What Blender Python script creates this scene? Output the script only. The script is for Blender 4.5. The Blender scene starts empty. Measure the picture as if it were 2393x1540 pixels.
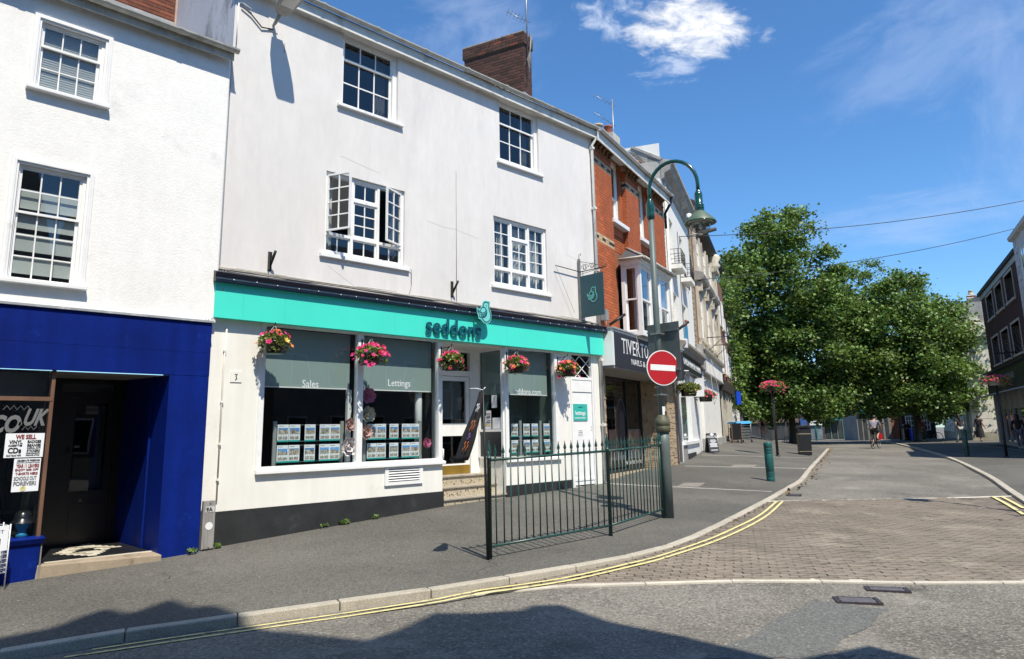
import bpy, bmesh, math, random
import numpy as np
from mathutils import Vector, Matrix
from mathutils.bvhtree import BVHTree

random.seed(7)
sc = bpy.context.scene
COL = sc.collection
rad = math.radians

# ------------------------------------------------------------------ camera
# world: X runs along the front of the teal shop, Y into it, Z up; the viewer stands at x=0, y=0
CAM_H = 1.6
def cam_axes(yaw, pitch, roll):
    cy, sy, cp, sp = math.cos(yaw), math.sin(yaw), math.cos(pitch), math.sin(pitch)
    f = Vector((sy*cp, cy*cp, sp)); r = Vector((cy, -sy, 0)); u = r.cross(f)
    cr, sr = math.cos(roll), math.sin(roll)
    return r*cr + u*sr, u*cr - r*sr, f
CR, CU, CF = cam_axes(rad(44.562), rad(10.567), rad(-1.105))
FPX, CX, CY = 1650.0, 1196.0, 702.2          # focal length and principal point on a 2392 px wide picture
cam = bpy.data.cameras.new('camera')
cam.sensor_width = 36; cam.sensor_fit = 'HORIZONTAL'
cam.lens = 36*FPX/2392
cam.shift_y = -(769.9-CY)/2392
cam.clip_start = 0.05; cam.clip_end = 2000
camo = bpy.data.objects.new('camera', cam); COL.objects.link(camo)
m = Matrix.Identity(4)
for i in range(3):
    m[i][0], m[i][1], m[i][2] = CR[i], CU[i], -CF[i]
m[0][3], m[1][3], m[2][3] = 0, 0, CAM_H
camo.matrix_world = m
sc.camera = camo

# ------------------------------------------------------------------ light
SUN_AZ, SUN_EL = 73.0, 57.5                  # direction the shadows run (degrees from +X), elevation
LD = Vector((math.cos(rad(SUN_AZ))*math.cos(rad(SUN_EL)), math.sin(rad(SUN_AZ))*math.cos(rad(SUN_EL)), -math.sin(rad(SUN_EL))))
sl = bpy.data.lights.new('sun', 'SUN'); sl.energy = 5.0; sl.angle = rad(0.53); sl.color = (1.0, 0.925, 0.785)
so = bpy.data.objects.new('sun', sl); COL.objects.link(so)
so.rotation_euler = LD.to_track_quat('-Z', 'Y').to_euler(); so.location = (0, -20, 40)

wd = bpy.data.worlds.new('World'); sc.world = wd; wd.use_nodes = True
nt = wd.node_tree; nt.nodes.clear()
def N(nt, t, **kw):
    n = nt.nodes.new('ShaderNode'+t)
    for k, v in kw.items(): setattr(n, k, v)
    return n
def Lk(nt, a, b): nt.links.new(a, b)
out = N(nt, 'OutputWorld'); bg = N(nt, 'Background'); Lk(nt, bg.outputs[0], out.inputs[0])
sky = N(nt, 'TexSky', sky_type='NISHITA'); sky.sun_disc = False
sky.sun_elevation = rad(SUN_EL); sky.sun_rotation = math.atan2(-LD.x, -LD.y)
sky.air_density = 1.0; sky.dust_density = 0.3; sky.ozone_density = 2.2; sky.altitude = 50
SKY_STRENGTH = 0.108
bg.inputs[1].default_value = SKY_STRENGTH
hsv = N(nt, 'HueSaturation'); hsv.inputs['Saturation'].default_value = 1.05; hsv.inputs['Value'].default_value = 1.0; hsv.inputs['Hue'].default_value = 0.5
tint = N(nt, 'MixRGB', blend_type='MULTIPLY'); tint.inputs[0].default_value = 1; tint.inputs[2].default_value = (.84, 1.16, 1.42, 1)
Lk(nt, sky.outputs[0], tint.inputs[1]); Lk(nt, tint.outputs[0], hsv.inputs['Color'])
# clouds fixed in the sky: a bright cumulus and thin veils, laid out by direction
geo = N(nt, 'NewGeometry'); 
nrm = N(nt, 'VectorMath', operation='SCALE'); Lk(nt, geo.outputs['Incoming'], nrm.inputs[0]); nrm.inputs['Scale'].default_value = -1
def math_(op, a, b=None, c=None, clamp=False, t=None):
    t = t or nt
    n = N(t, 'Math', operation=op); n.use_clamp = clamp
    for i, v in enumerate((a, b, c)):
        if v is None: continue
        if isinstance(v, (int, float)): n.inputs[i].default_value = v
        else: Lk(t, v, n.inputs[i])
    return n.outputs[0]
def px_dir(x, y):
    return (CF*FPX + CR*(x-CX) - CU*(y-CY)).normalized()
def cloud(px, py, wx, wy, tilt, nscale, lo, hi, warp, seed, detail=6.0):
    d0 = px_dir(px, py)
    e1 = (CR*math.cos(tilt) + CU*math.sin(tilt)); e1 = (e1 - d0*e1.dot(d0)).normalized(); e2 = d0.cross(e1)*-1
    def dot(v):
        n = N(nt, 'VectorMath', operation='DOT_PRODUCT'); Lk(nt, nrm.outputs[0], n.inputs[0]); n.inputs[1].default_value = v
        return n.outputs['Value']
    a = math_('DIVIDE', dot(e1), wx); b = math_('DIVIDE', dot(e2), wy)
    cb = N(nt, 'CombineXYZ'); Lk(nt, a, cb.inputs[0]); Lk(nt, b, cb.inputs[1]); cb.inputs[2].default_value = seed
    nz = N(nt, 'TexNoise'); Lk(nt, cb.outputs[0], nz.inputs['Vector']); nz.inputs['Scale'].default_value = nscale
    nz.inputs['Detail'].default_value = detail; nz.inputs['Roughness'].default_value = 0.62; nz.inputs['Distortion'].default_value = 0.4
    r2 = math_('ADD', math_('MULTIPLY', a, a), math_('MULTIPLY', b, b))
    v = math_('SUBTRACT', math_('ADD', math_('MULTIPLY', nz.outputs['Fac'], warp), math_('SUBTRACT', 1.0, r2)), warp*0.5)
    mr = N(nt, 'MapRange', interpolation_type='SMOOTHSTEP'); Lk(nt, v, mr.inputs[0]); mr.inputs[1].default_value = lo; mr.inputs[2].default_value = hi
    front = math_('GREATER_THAN', dot(d0), 0.3)
    return math_('MULTIPLY', mr.outputs[0], front)
col = hsv.outputs[0]
def addcloud(fac, strength, c):
    global col
    mx = N(nt, 'MixRGB'); Lk(nt, math_('MULTIPLY', fac, strength), mx.inputs[0]); Lk(nt, col, mx.inputs[1]); mx.inputs[2].default_value = (*c, 1)
    col = mx.outputs[0]
WH = 8.6
veil = (WH*.62, WH*.72, WH*.95)
addcloud(cloud(2230, 60, .20, .10, .5, 1.9, .25, 1.6, 2.6, 3.1), .26, veil)
addcloud(cloud(2380, 230, .10, .20, .2, 1.7, .3, 1.6, 2.6, 9.7), .25, veil)
addcloud(cloud(1120, 90, .16, .10, .3, 1.8, .3, 1.5, 2.4, 5.3), .30, veil)
addcloud(cloud(2060, 520, .20, .05, .1, 1.6, .3, 1.5, 2.4, 7.7), .28, veil)
addcloud(cloud(1420, 40, .07, .045, -.3, 2.2, .5, 1.5, 2.6, 2.2), .55, (WH*.85, WH*.92, WH*1.05))
addcloud(cloud(1560, 160, .08, .035, .1, 2.0, .55, 1.5, 2.6, 4.4), .50, (WH*.85, WH*.92, WH*1.05))
addcloud(cloud(1616, 68, .106, .052, -.06, 2.3, .22, 1.25, 2.5, 1.3, 9.0), .97, (WH, WH, WH*1.0))
Lk(nt, col, bg.inputs[0])

vs = sc.view_settings
vs.view_transform = 'Standard'; vs.look = 'None'; vs.exposure = 0.34; vs.gamma = 1.0; vs.use_curve_mapping = False
sc.render.engine = 'CYCLES'
sc.cycles.max_bounces = 8; sc.cycles.transparent_max_bounces = 24; sc.cycles.use_denoising = True

# ------------------------------------------------------------------ measuring helpers (metres)
def ray(x, y): return CF + CR*((x-CX)/FPX) - CU*((y-CY)/FPX)
CAMP = Vector((0, 0, CAM_H))
def onZ(x, y, z): d = ray(x, y); return CAMP + d*((z-CAM_H)/d.z)
def atdepth(x, y, k): return CAMP + ray(x, y)*k
# ------------------------------------------------------------------ object helpers
OFF = {}
def tag(o, label=None, cat=None, group=None, kind=None):
    for k, v in (('label', label), ('category', cat), ('group', group), ('kind', kind)):
        if v: o[k] = v
    return o
def thing(name, label, cat, loc=(0, 0, 0), rz=0.0, group=None, base=(0, 0, 0)):
    """An Empty at a thing's base. Parts are given in the thing's own frame, whose origin is at loc; base is where the Empty sits in it."""
    o = bpy.data.objects.new(name, None); COL.objects.link(o); o.empty_display_size = .2
    R = Matrix.Rotation(rz, 3, 'Z'); o.location = Vector(loc) + R @ Vector(base); o.rotation_euler = (0, 0, rz)
    OFF[o.name] = Vector(base)
    return tag(o, label, cat, group)
def link(name, me, parent=None):
    o = bpy.data.objects.new(name, me); COL.objects.link(o)
    if parent is not None:
        o.parent = parent; OFF[o.name] = OFF.get(parent.name, Vector((0, 0, 0)))
    return o
class MB:
    def __init__(s): s.v = []; s.f = []; s.m = []; s.mi = 0; s.sm = []; s.smooth = False
    def face(s, idx):
        s.f.append(idx); s.m.append(s.mi); s.sm.append(s.smooth)
    def poly(s, pts):
        n = len(s.v); s.v += [tuple(p) for p in pts]; s.face(tuple(range(n, n+len(pts))))
    def hexa(s, p):                       # p: bottom 4 (ccw from above) then top 4
        n = len(s.v); s.v += [tuple(q) for q in p]
        for a in ((3, 2, 1, 0), (4, 5, 6, 7), (0, 1, 5, 4), (1, 2, 6, 5), (2, 3, 7, 6), (3, 0, 4, 7)): s.face(tuple(n+i for i in a))
        return s
    def box(s, x0, x1, y0, y1, z0, z1):
        if x1 < x0: x0, x1 = x1, x0
        if y1 < y0: y0, y1 = y1, y0
        if z1 < z0: z0, z1 = z1, z0
        return s.hexa([(x0, y0, z0), (x1, y0, z0), (x1, y1, z0), (x0, y1, z0), (x0, y0, z1), (x1, y0, z1), (x1, y1, z1), (x0, y1, z1)])
    def prism(s, pts, axis, a, b):        # 2d polygon extruded along an axis ('x': pts are (y,z); 'y': (x,z); 'z': (x,y))
        def P(p, t): return (t, p[0], p[1]) if axis == 'x' else ((p[0], t, p[1]) if axis == 'y' else (p[0], p[1], t))
        n = len(s.v); k = len(pts)
        s.v += [P(p, a) for p in pts] + [P(p, b) for p in pts]
        s.face(tuple(range(n, n+k))); s.face(tuple(range(n+2*k-1, n+k-1, -1)))
        for i in range(k):
            j = (i+1) % k; s.face((n+i, n+k+i, n+k+j, n+j))
        return s
    def tube(s, pts, r, seg=8, cap=True):
        pts = [Vector(p) for p in pts]; k = len(pts); n = len(s.v)
        rr = r if isinstance(r, (list, tuple)) else [r]*k
        prev = None
        sm = s.smooth; s.smooth = True
        for i, p in enumerate(pts):
            t = (pts[min(i+1, k-1)] - pts[max(i-1, 0)]); t = t.normalized() if t.length > 1e-9 else Vector((0, 0, 1))
            a = prev if prev is not None else (Vector((0, 0, 1)) if abs(t.z) < .9 else Vector((1, 0, 0)))
            e1 = (a - t*a.dot(t)); e1 = e1.normalized() if e1.length > 1e-6 else t.orthogonal().normalized()
            e2 = t.cross(e1); prev = e1
            for j in range(seg):
                q = 2*math.pi*j/seg; s.v.append(tuple(p + (e1*math.cos(q) + e2*math.sin(q))*rr[i]))
        for i in range(k-1):
            for j in range(seg):
                a = n+i*seg+j; b = n+i*seg+(j+1) % seg; s.face((a, b, b+seg, a+seg))
        s.smooth = sm
        if cap:
            s.face(tuple(n+j for j in range(seg-1, -1, -1))); s.face(tuple(n+(k-1)*seg+j for j in range(seg)))
        return s
    def lathe(s, prof, c=(0, 0, 0), seg=20, close=True):  # prof: (r, z)
        n = len(s.v); k = len(prof); sm = s.smooth; s.smooth = True
        for r, z in prof:
            for j in range(seg):
                q = 2*math.pi*j/seg; s.v.append((c[0]+r*math.cos(q), c[1]+r*math.sin(q), c[2]+z))
        for i in range(k-1):
            for j in range(seg):
                a = n+i*seg+j; b = n+i*seg+(j+1) % seg; s.face((a, b, b+seg, a+seg))
        s.smooth = sm
        if close:
            s.face(tuple(n+j for j in range(seg-1, -1, -1))); s.face(tuple(n+(k-1)*seg+j for j in range(seg)))
        return s
    def ribbon(s, pts, w, y=0.0, th=.004, axes='xz', closed=False):
        """flat stroke of width w along 2d points, drawn in the x-z plane at depth y (front towards -y)"""
        P = [Vector(p) for p in pts]; k = len(P); L = []; Rr = []
        ww = w if isinstance(w, (list, tuple)) else [w]*k
        for i in range(k):
            a = P[(i-1) % k] if closed else P[max(i-1, 0)]; b = P[(i+1) % k] if closed else P[min(i+1, k-1)]
            t = (b-a); t = t.normalized() if t.length > 1e-9 else Vector((1, 0)); nn = Vector((-t.y, t.x))
            L.append(P[i]+nn*ww[i]/2); Rr.append(P[i]-nn*ww[i]/2)
        rng = range(k) if closed else range(k-1)
        for i in rng:
            j = (i+1) % k
            s.hexa([(Rr[i].x, y, Rr[i].y), (Rr[j].x, y, Rr[j].y), (Rr[j].x, y+th, Rr[j].y), (Rr[i].x, y+th, Rr[i].y),
                    (L[i].x, y, L[i].y), (L[j].x, y, L[j].y), (L[j].x, y+th, L[j].y), (L[i].x, y+th, L[i].y)])
        return s
    def mesh(s, name, mats, off=None):
        me = bpy.data.meshes.new(name)
        v = s.v if off is None or off.length == 0 else [(a-off.x, b-off.y, c-off.z) for a, b, c in s.v]
        me.from_pydata(v, [], s.f)
        for mm in (mats if isinstance(mats, (list, tuple)) else [mats]): me.materials.append(mm)
        me.polygons.foreach_set('material_index', s.m)
        me.polygons.foreach_set('use_smooth', s.sm)
        me.update(); return me
    def build(s, name, mats, parent=None, bevel=0.0):
        off = OFF.get(parent.name) if parent is not None else None
        o = link(name, s.mesh(name, mats, off), parent)
        if bevel:
            b = o.modifiers.new('bevel', 'BEVEL'); b.width = bevel; b.segments = 2; b.limit_method = 'ANGLE'; b.angle_limit = rad(40); b.harden_normals = False
        return o
def copy_tree(o, parent=None):
    c = o.copy(); COL.objects.link(c); OFF[c.name] = OFF.get(o.name, Vector((0, 0, 0)))
    if parent is not None: c.parent = parent
    for ch in list(o.children): copy_tree(ch, c)
    return c
def walls(mb, x0, x1, z0, z1, openings, y=0.0, depth=.15, jitter=0):
    """street face of a wall at y with openings (xa, xb, za, zb[, depth]) and their reveals"""
    xs = sorted({x0, x1, *[min(max(o[0], x0), x1) for o in openings], *[min(max(o[1], x0), x1) for o in openings]})
    zs = sorted({z0, z1, *[min(max(o[2], z0), z1) for o in openings], *[min(max(o[3], z0), z1) for o in openings]})
    for a, b in zip(xs, xs[1:]):
        for c, d in zip(zs, zs[1:]):
            mx, mz = (a+b)/2, (c+d)/2
            if any(o[0] < mx < o[1] and o[2] < mz < o[3] for o in openings): continue
            mb.poly([(a, y, c), (b, y, c), (b, y, d), (a, y, d)])
    for o in openings:
        a, b, c, d = o[:4]; e = y + (o[4] if len(o) > 4 else depth)
        mb.poly([(a, y, c), (a, e, c), (b, e, c), (b, y, c)]); mb.poly([(a, y, d), (b, y, d), (b, e, d), (a, e, d)])
        mb.poly([(a, y, c), (a, y, d), (a, e, d), (a, e, c)]); mb.poly([(b, y, c), (b, e, c), (b, e, d), (b, y, d)])
    return mb
TXT = {}
def text(body, size, x, z, y, mat_, parent, name='lettering', extrude=.002, sx=1.0, align='LEFT', spacing=1.0, bold=0.0, rz=0.0, shear=0.0):
    """flat or raised lettering standing in the x-z plane, facing -y; z is the baseline"""
    cu = bpy.data.curves.new(name, 'FONT'); cu.body = body; cu.size = size; cu.align_x = align; cu.extrude = extrude; cu.space_character = spacing
    cu.offset = bold; cu.shear = shear; cu.resolution_u = 3; cu.fill_mode = 'FRONT' if extrude < .0021 else 'BOTH'
    t = bpy.data.objects.new(name, cu); COL.objects.link(t)
    dg = bpy.context.evaluated_depsgraph_get(); me = bpy.data.meshes.new_from_object(t.evaluated_get(dg)); bpy.data.objects.remove(t)
    me.materials.clear(); me.materials.append(mat_)
    M4 = Matrix.Translation((x, y, z)) @ Matrix.Rotation(rz, 4, 'Z') @ Matrix.Rotation(math.pi/2, 4, 'X') @ Matrix.Diagonal((sx, 1, 1, 1))
    off = OFF.get(parent.name, Vector((0, 0, 0))) if parent is not None else Vector((0, 0, 0))
    me.transform(Matrix.Translation(-off) @ M4); me.name = name
    return link(name, me, parent)

# ------------------------------------------------------------------ materials
MATS = {}
def mat(name, col, rough=.6, var=.12, vs_=2.0, bump=.0, bs=40.0, metal=0.0, spec=.5, rnd=0.0, dirt=None, ds=1.5, dlo=.5, dhi=.8, fine=0.0, fs=180.0, coat=0.0, stretch=None, dist=.01, obj=True, streak=0.0):
    """base colour with broad and fine noise, optional dirt patches, per-object variation and bump"""
    if name in MATS: return MATS[name]
    m_ = bpy.data.materials.new(name); m_.use_nodes = True; t = m_.node_tree; b = t.nodes['Principled BSDF']
    tc = N(t, 'TexCoord'); vec = tc.outputs['Object' if obj else 'Generated']
    if stretch:
        mp = N(t, 'Mapping'); mp.inputs['Scale'].default_value = stretch; Lk(t, vec, mp.inputs['Vector']); vec = mp.outputs[0]
    def noise(scale, detail=4, rough_=.6):
        n = N(t, 'TexNoise'); Lk(t, vec, n.inputs['Vector']); n.inputs['Scale'].default_value = scale; n.inputs['Detail'].default_value = detail; n.inputs['Roughness'].default_value = rough_
        return n.outputs['Fac']
    c = N(t, 'RGB'); c.outputs[0].default_value = (*col, 1); cur = c.outputs[0]
    def valmul(fac_out, lo, hi):
        nonlocal cur
        mr = N(t, 'MapRange'); Lk(t, fac_out, mr.inputs[0]); mr.inputs[1].default_value = .3; mr.inputs[2].default_value = .7; mr.inputs[3].default_value = lo; mr.inputs[4].default_value = hi
        mx = N(t, 'VectorMath', operation='SCALE'); Lk(t, cur, mx.inputs[0]); Lk(t, mr.outputs[0], mx.inputs['Scale']); cur = mx.outputs[0]
    if var: valmul(noise(vs_), 1-var, 1+var)
    if fine: valmul(noise(fs, 2), 1-fine, 1+fine)
    if streak:                                                          # rain marks running down
        mp2 = N(t, 'Mapping'); mp2.inputs['Scale'].default_value = (7, 7, .45); Lk(t, tc.outputs['Object'], mp2.inputs['Vector']); ns_ = N(t, 'TexNoise'); Lk(t, mp2.outputs[0], ns_.inputs['Vector']); ns_.inputs['Scale'].default_value = 1.0; ns_.inputs['Detail'].default_value = 5; valmul(ns_.outputs['Fac'], 1-streak, 1+streak*.4)
    if rnd:
        oi = N(t, 'ObjectInfo'); h = N(t, 'HueSaturation')
        mr = N(t, 'MapRange'); Lk(t, oi.outputs['Random'], mr.inputs[0]); mr.inputs[3].default_value = 1-rnd; mr.inputs[4].default_value = 1+rnd
        Lk(t, mr.outputs[0], h.inputs['Value']); Lk(t, cur, h.inputs['Color']); cur = h.outputs[0]
    if dirt:
        mr = N(t, 'MapRange', interpolation_type='SMOOTHSTEP'); Lk(t, noise(ds, 6, .65), mr.inputs[0]); mr.inputs[1].default_value = dlo; mr.inputs[2].default_value = dhi
        mx = N(t, 'MixRGB'); Lk(t, mr.outputs[0], mx.inputs[0]); Lk(t, cur, mx.inputs[1]); mx.inputs[2].default_value = (*dirt, 1); cur = mx.outputs[0]
    Lk(t, cur, b.inputs['Base Color'])
    b.inputs['Roughness'].default_value = rough; b.inputs['Metallic'].default_value = metal; b.inputs['Specular IOR Level'].default_value = spec
    if coat: b.inputs['Coat Weight'].default_value = coat; b.inputs['Coat Roughness'].default_value = .08
    if bump:
        bp = N(t, 'Bump'); bp.inputs['Strength'].default_value = bump; bp.inputs['Distance'].default_value = dist
        Lk(t, noise(bs, 5, .65), bp.inputs['Height']); Lk(t, bp.outputs[0], b.inputs['Normal'])
    MATS[name] = m_; return m_
def glass_mat(name, tint=(.9, .95, .95), trans=.75, refl=1.0, rough=.0):
    """window glass: lets most light straight through, mirrors the street by Fresnel"""
    m_ = bpy.data.materials.new(name); m_.use_nodes = True; t = m_.node_tree; t.nodes.clear()
    o = N(t, 'OutputMaterial'); tr = N(t, 'BsdfTransparent'); tr.inputs[0].default_value = (*[c*trans for c in tint], 1)
    gl = N(t, 'BsdfGlossy'); gl.inputs[0].default_value = (1, 1, 1, 1); gl.inputs['Roughness'].default_value = rough
    ge = N(t, 'NewGeometry'); dp = N(t, 'VectorMath', operation='DOT_PRODUCT'); Lk(t, ge.outputs['Normal'], dp.inputs[0]); Lk(t, ge.outputs['Incoming'], dp.inputs[1])
    fo = math_('ADD', math_('MULTIPLY', math_('POWER', math_('SUBTRACT', 1.0, math_('ABSOLUTE', dp.outputs['Value'], t=t), clamp=True, t=t), 5.0, t=t), .96, t=t), .04, t=t)
    tc = N(t, 'TexCoord'); nz = N(t, 'TexNoise'); Lk(t, tc.outputs['Object'], nz.inputs['Vector']); nz.inputs['Scale'].default_value = 1.3; nz.inputs['Detail'].default_value = 1
    bp = N(t, 'Bump'); bp.inputs['Strength'].default_value = .12; bp.inputs['Distance'].default_value = .02; Lk(t, nz.outputs['Fac'], bp.inputs['Height']); Lk(t, bp.outputs[0], gl.inputs['Normal'])
    mu = math_('MULTIPLY', fo, 1.9*refl, clamp=True, t=t)
    mx = N(t, 'MixShader'); Lk(t, mu, mx.inputs[0]); Lk(t, tr.outputs[0], mx.inputs[1]); Lk(t, gl.outputs[0], mx.inputs[2]); Lk(t, mx.outputs[0], o.inputs[0])
    MATS[name] = m_; return m_
GLASS = glass_mat('window glass')
GLASS_SHOP = glass_mat('shop glass', trans=.92, refl=.8)
W_ROUGH = mat('white roughcast paint', (.82, .81, .785), .75, .07, .9, fine=.03, fs=12, bump=.4, bs=34, dirt=(.60, .60, .59), ds=.9, dlo=.52, dhi=.74, dist=.012, streak=.025)
W_LILAC = mat('pale lilac render', (.685, .663, .645), .8, .07, .9, bump=.22, bs=22, fine=.03, fs=9, dirt=(.53, .51, .51), ds=.8, dlo=.5, dhi=.85, stretch=(1, 1, .35), streak=.022)
W_SHOP = mat('cream shopfront paint', (.80, .785, .73), .6, .05, 1.2, bump=.12, bs=30, dirt=(.66, .62, .53), ds=1.6, dlo=.57, dhi=.8, streak=.05)
W_FRAME = mat('white gloss paint', (.80, .80, .79), .4, .05, 5, bump=.05, bs=50, dirt=(.55, .53, .49), ds=3, dlo=.62, dhi=.8)
W_PVC = mat('white plastic gutter', (.66, .645, .60), .45, .08, 6, dirt=(.40, .38, .33), ds=2.2, dlo=.5, dhi=.72)
CREAM_G = mat('weathered cream gutter', (.50, .48, .42), .5, .15, 5, dirt=(.25, .24, .21), ds=3, dlo=.5, dhi=.75)
BLACK = mat('black paint', (.012, .012, .013), .45, .2, 4)
PLINTH = mat('black plinth paint', (.022, .023, .024), .55, .3, 3, bump=.25, bs=20, dirt=(.07, .065, .06), ds=3, dlo=.6, dhi=.8)
NAVY = mat('navy cornice paint', (.006, .010, .028), .35, .2, 4)
TEAL = mat('teal fascia paint', (.06, .70, .56), .4, .05, .8, bump=.02, bs=8)
TEAL_D = mat('dark teal letters', (.006, .085, .12), .35, .05, 3)
TEAL_L = mat('pale teal plate', (.18, .60, .55), .4, .03, 3)
BLUE = mat('deep blue paint', (.002, .015, .165), .5, .16, 1.6, fine=.10, fs=26, bump=.10, bs=12, streak=.2, dirt=(.01, .045, .30), ds=3, dlo=.62, dhi=.85, spec=.15)
INSIDE = mat('dark interior', (.012, .012, .012), .9, 0)
ROOM = mat('room wall', (.10, .11, .115), .9, .1)
SLATE = mat('roof slate', (.07, .072, .08), .6, .25, 5, bump=.2, bs=30, rnd=.25)
LEAD = mat('lead flashing', (.30, .32, .34), .5, .2, 3, dirt=(.5, .52, .53), ds=4, dlo=.5, dhi=.7)
MORTAR = mat('lime mortar', (.27, .12, .07), .9, .2, 8)
MORTAR_D = mat('dark mortar', (.16, .13, .10), .9, .2, 8)
B_ORANGE = mat('orange red brick', (.46, .118, .038), .8, .18, 3, bump=.25, bs=60, rnd=.22, dirt=(.30, .075, .03), ds=1.1, dlo=.5, dhi=.75)
B_BROWN = mat('sooty brown brick', (.085, .036, .025), .85, .3, 2, bump=.35, bs=50, rnd=.4, dirt=(.045, .04, .03), ds=2.0, dlo=.48, dhi=.72)
B_RED = mat('old red brick', (.19, .055, .028), .85, .25, 3, bump=.3, bs=50, rnd=.35)
B_BUFF = mat('buff brick', (.55, .40, .24), .8, .15, 5, rnd=.15)
B_BLACK = mat('blue black brick', (.03, .028, .03), .7, .2, 5, rnd=.2)
IRON = mat('black ironwork', (.010, .010, .011), .45, .2, 10)
GREEN = mat('dark green paint', (.018, .062, .055), .35, .15, 6, bump=.08, bs=30, dirt=(.25, .27, .24), ds=14, dlo=.60, dhi=.68)
GREEN_G = mat('gloss green lamp paint', (.006, .060, .048), .22, .1, 6, coat=.4)
GREEN_L = mat('sun bleached green', (.085, .125, .085), .5, .12, 6)
POLE = mat('grey green pole paint', (.105, .135, .130), .5, .12, 4, dirt=(.05, .07, .065), ds=5, dlo=.58, dhi=.75)
GALV = mat('galvanised steel', (.30, .31, .31), .4, .15, 8, metal=.6)
RED = mat('red sign face', (.42, .012, .018), .35, .04, 3)
WHITE = mat('white sign face', (.75, .76, .76), .4, .03, 3)
PAPER = mat('printed white paper', (.80, .82, .85), .5, .02, 5)
OAK = mat('varnished brown timber', (.16, .085, .055), .45, .25, 6, stretch=(1, 1, .2))
TIMBER_G = mat('weathered grey timber', (.26, .25, .24), .8, .25, 9, stretch=(3, 3, .3), bump=.2, bs=30)
BLIND = mat('grey green roller blind', (.26, .335, .325), .8, .03, 1)
BLIND_L = mat('pale slatted blind', (.55, .56, .55), .7, .04, 2)
CURTAIN = mat('pale curtain', (.55, .56, .56), .9, .1, 3)
BRASS = mat('brass kick plate', (.42, .27, .055), .35, .2, 3, metal=.7)
# ------------------------------------------------------------------ ground: levels measured along both kerbs and the house fronts
KB = [(0, 1516, -.08), (376, 1455.5, -.03), (607, 1426, 0), (821, 1396, .02), (1021, 1369, .035), (1203, 1340, .05), (1365, 1313, .06), (1501, 1287, .07),
      (1599, 1256.6, .09), (1684, 1217, .105), (1780, 1169, .14), (1835, 1138, .17), (1864, 1121, .20), (1886.5, 1094.5, .25), (1912, 1068, .31), (1931, 1048, .38)]
KL = [onZ(*k) for k in KB]                                            # back edge of the left kerb, top
KH = [.085, .085, .085, .085, .08, .075, .06, .03, .02, .02, .02, .025, .03, .03, .03, .03]
KL = [KL[0]+(KL[0]-KL[1])*6, ] + KL; KL[0].z = -.28; KH = [.085]+KH
KRB = [(2362, 1152, .02), (2309, 1114.6, .08), (2262, 1090, .15), (2220, 1071, .20), (2184, 1059, .25), (2140, 1047, .29), (2098, 1037, .33), (2055, 1027, .36)]
KR = [onZ(*k) for k in KRB]                                           # front edge of the right kerb
KR = [KR[0]+(KR[0]-KR[1])*4] + KR; KR[0].z = -.12
WL = [(-14, 10.3, -.6), (1.8, 10.25, -.01), (4.2, 10.4, .084), (8.35, 10.4, .30), (13.05, 10.4, .417), (18.76, 12.07, .56), (25.3, 15.05, .80), (34, 19.0, .92), (45, 24, .95), (66, 33.6, .9)]
WL = [Vector(p) for p in WL]                                          # foot of the left fronts
def smooth_path(P, step):
    """Catmull-Rom through P, resampled at about step metres"""
    Q = [P[0]*2-P[1]] + P + [P[-1]*2-P[-2]]; o = []
    for i in range(1, len(Q)-2):
        n = max(2, int((Q[i+1]-Q[i]).length/.05))
        for j in range(n):
            t = j/n; a, b, c, d = Q[i-1], Q[i], Q[i+1], Q[i+2]
            o.append(.5*((2*b) + (c-a)*t + (2*a-5*b+4*c-d)*t*t + (3*b-a-3*c+d)*t**3))
    o.append(P[-1]); L = [0]
    for a, b in zip(o, o[1:]): L.append(L[-1]+(b-a).length)
    n = max(2, int(round(L[-1]/step))); r = []; k = 0
    for i in range(n+1):
        s_ = L[-1]*i/n
        while k < len(L)-2 and L[k+1] < s_: k += 1
        t = (s_-L[k])/max(1e-9, L[k+1]-L[k]); r.append(o[k].lerp(o[k+1], min(1, max(0, t))))
    return r
def lerp_path(P, step):
    o = []
    for a, b in zip(P, P[1:]):
        n = max(1, int(round((b-a).length/step))); o += [a.lerp(b, i/n) for i in range(n)]
    return o+[P[-1]]
# thin plate surface for the carriageway
cp = []
for p, h in zip(KL, KH): cp.append((p.x, p.y, p.z-h))
for p in KR: cp.append((p.x, p.y, p.z-.07))
for p in WL[:8]: cp.append((p.x, p.y, p.z-.42))
cp += [(0, 0, -.12), (4, 2.5, -.115), (8, 2, -.10), (6, 4.5, -.09), (-12, 0, -.5), (5, -6, -.12), (-12, -8, -.5), (25, -8, -.1), (13, 3.4, -.06), (20, 6.2, .06), (30, 8.5, .18),
       (60, 24, .30), (75, 27, .12), (80, 40, .10), (100, 30, .0), (110, 50, .0), (140, 60, .0), (110, 10, .0), (70, 5, .15), (60, 50, .3), (140, 10, 0)]
cpa = np.array(cp); XY = cpa[:, :2]
def phi(r2): return np.where(r2 > 1e-12, r2*np.log(r2+1e-12)*.5, 0)
def d2(a, b): return ((a[:, None, :]-b[None, :, :])**2).sum(-1)
n_ = len(cpa); A_ = np.zeros((n_+3, n_+3)); A_[:n_, :n_] = phi(d2(XY, XY)) + np.eye(n_)*.6; A_[:n_, n_] = 1; A_[:n_, n_+1:] = XY; A_[n_, :n_] = 1; A_[n_+1:, :n_] = XY.T
sol = np.linalg.solve(A_, np.concatenate([cpa[:, 2], [0, 0, 0]]))
def road_z_arr(P): return phi(d2(P, XY)) @ sol[:n_] + sol[n_] + P @ sol[n_+1:]
def road_z(x, y): return float(road_z_arr(np.array([[x, y]]))[0])

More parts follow.
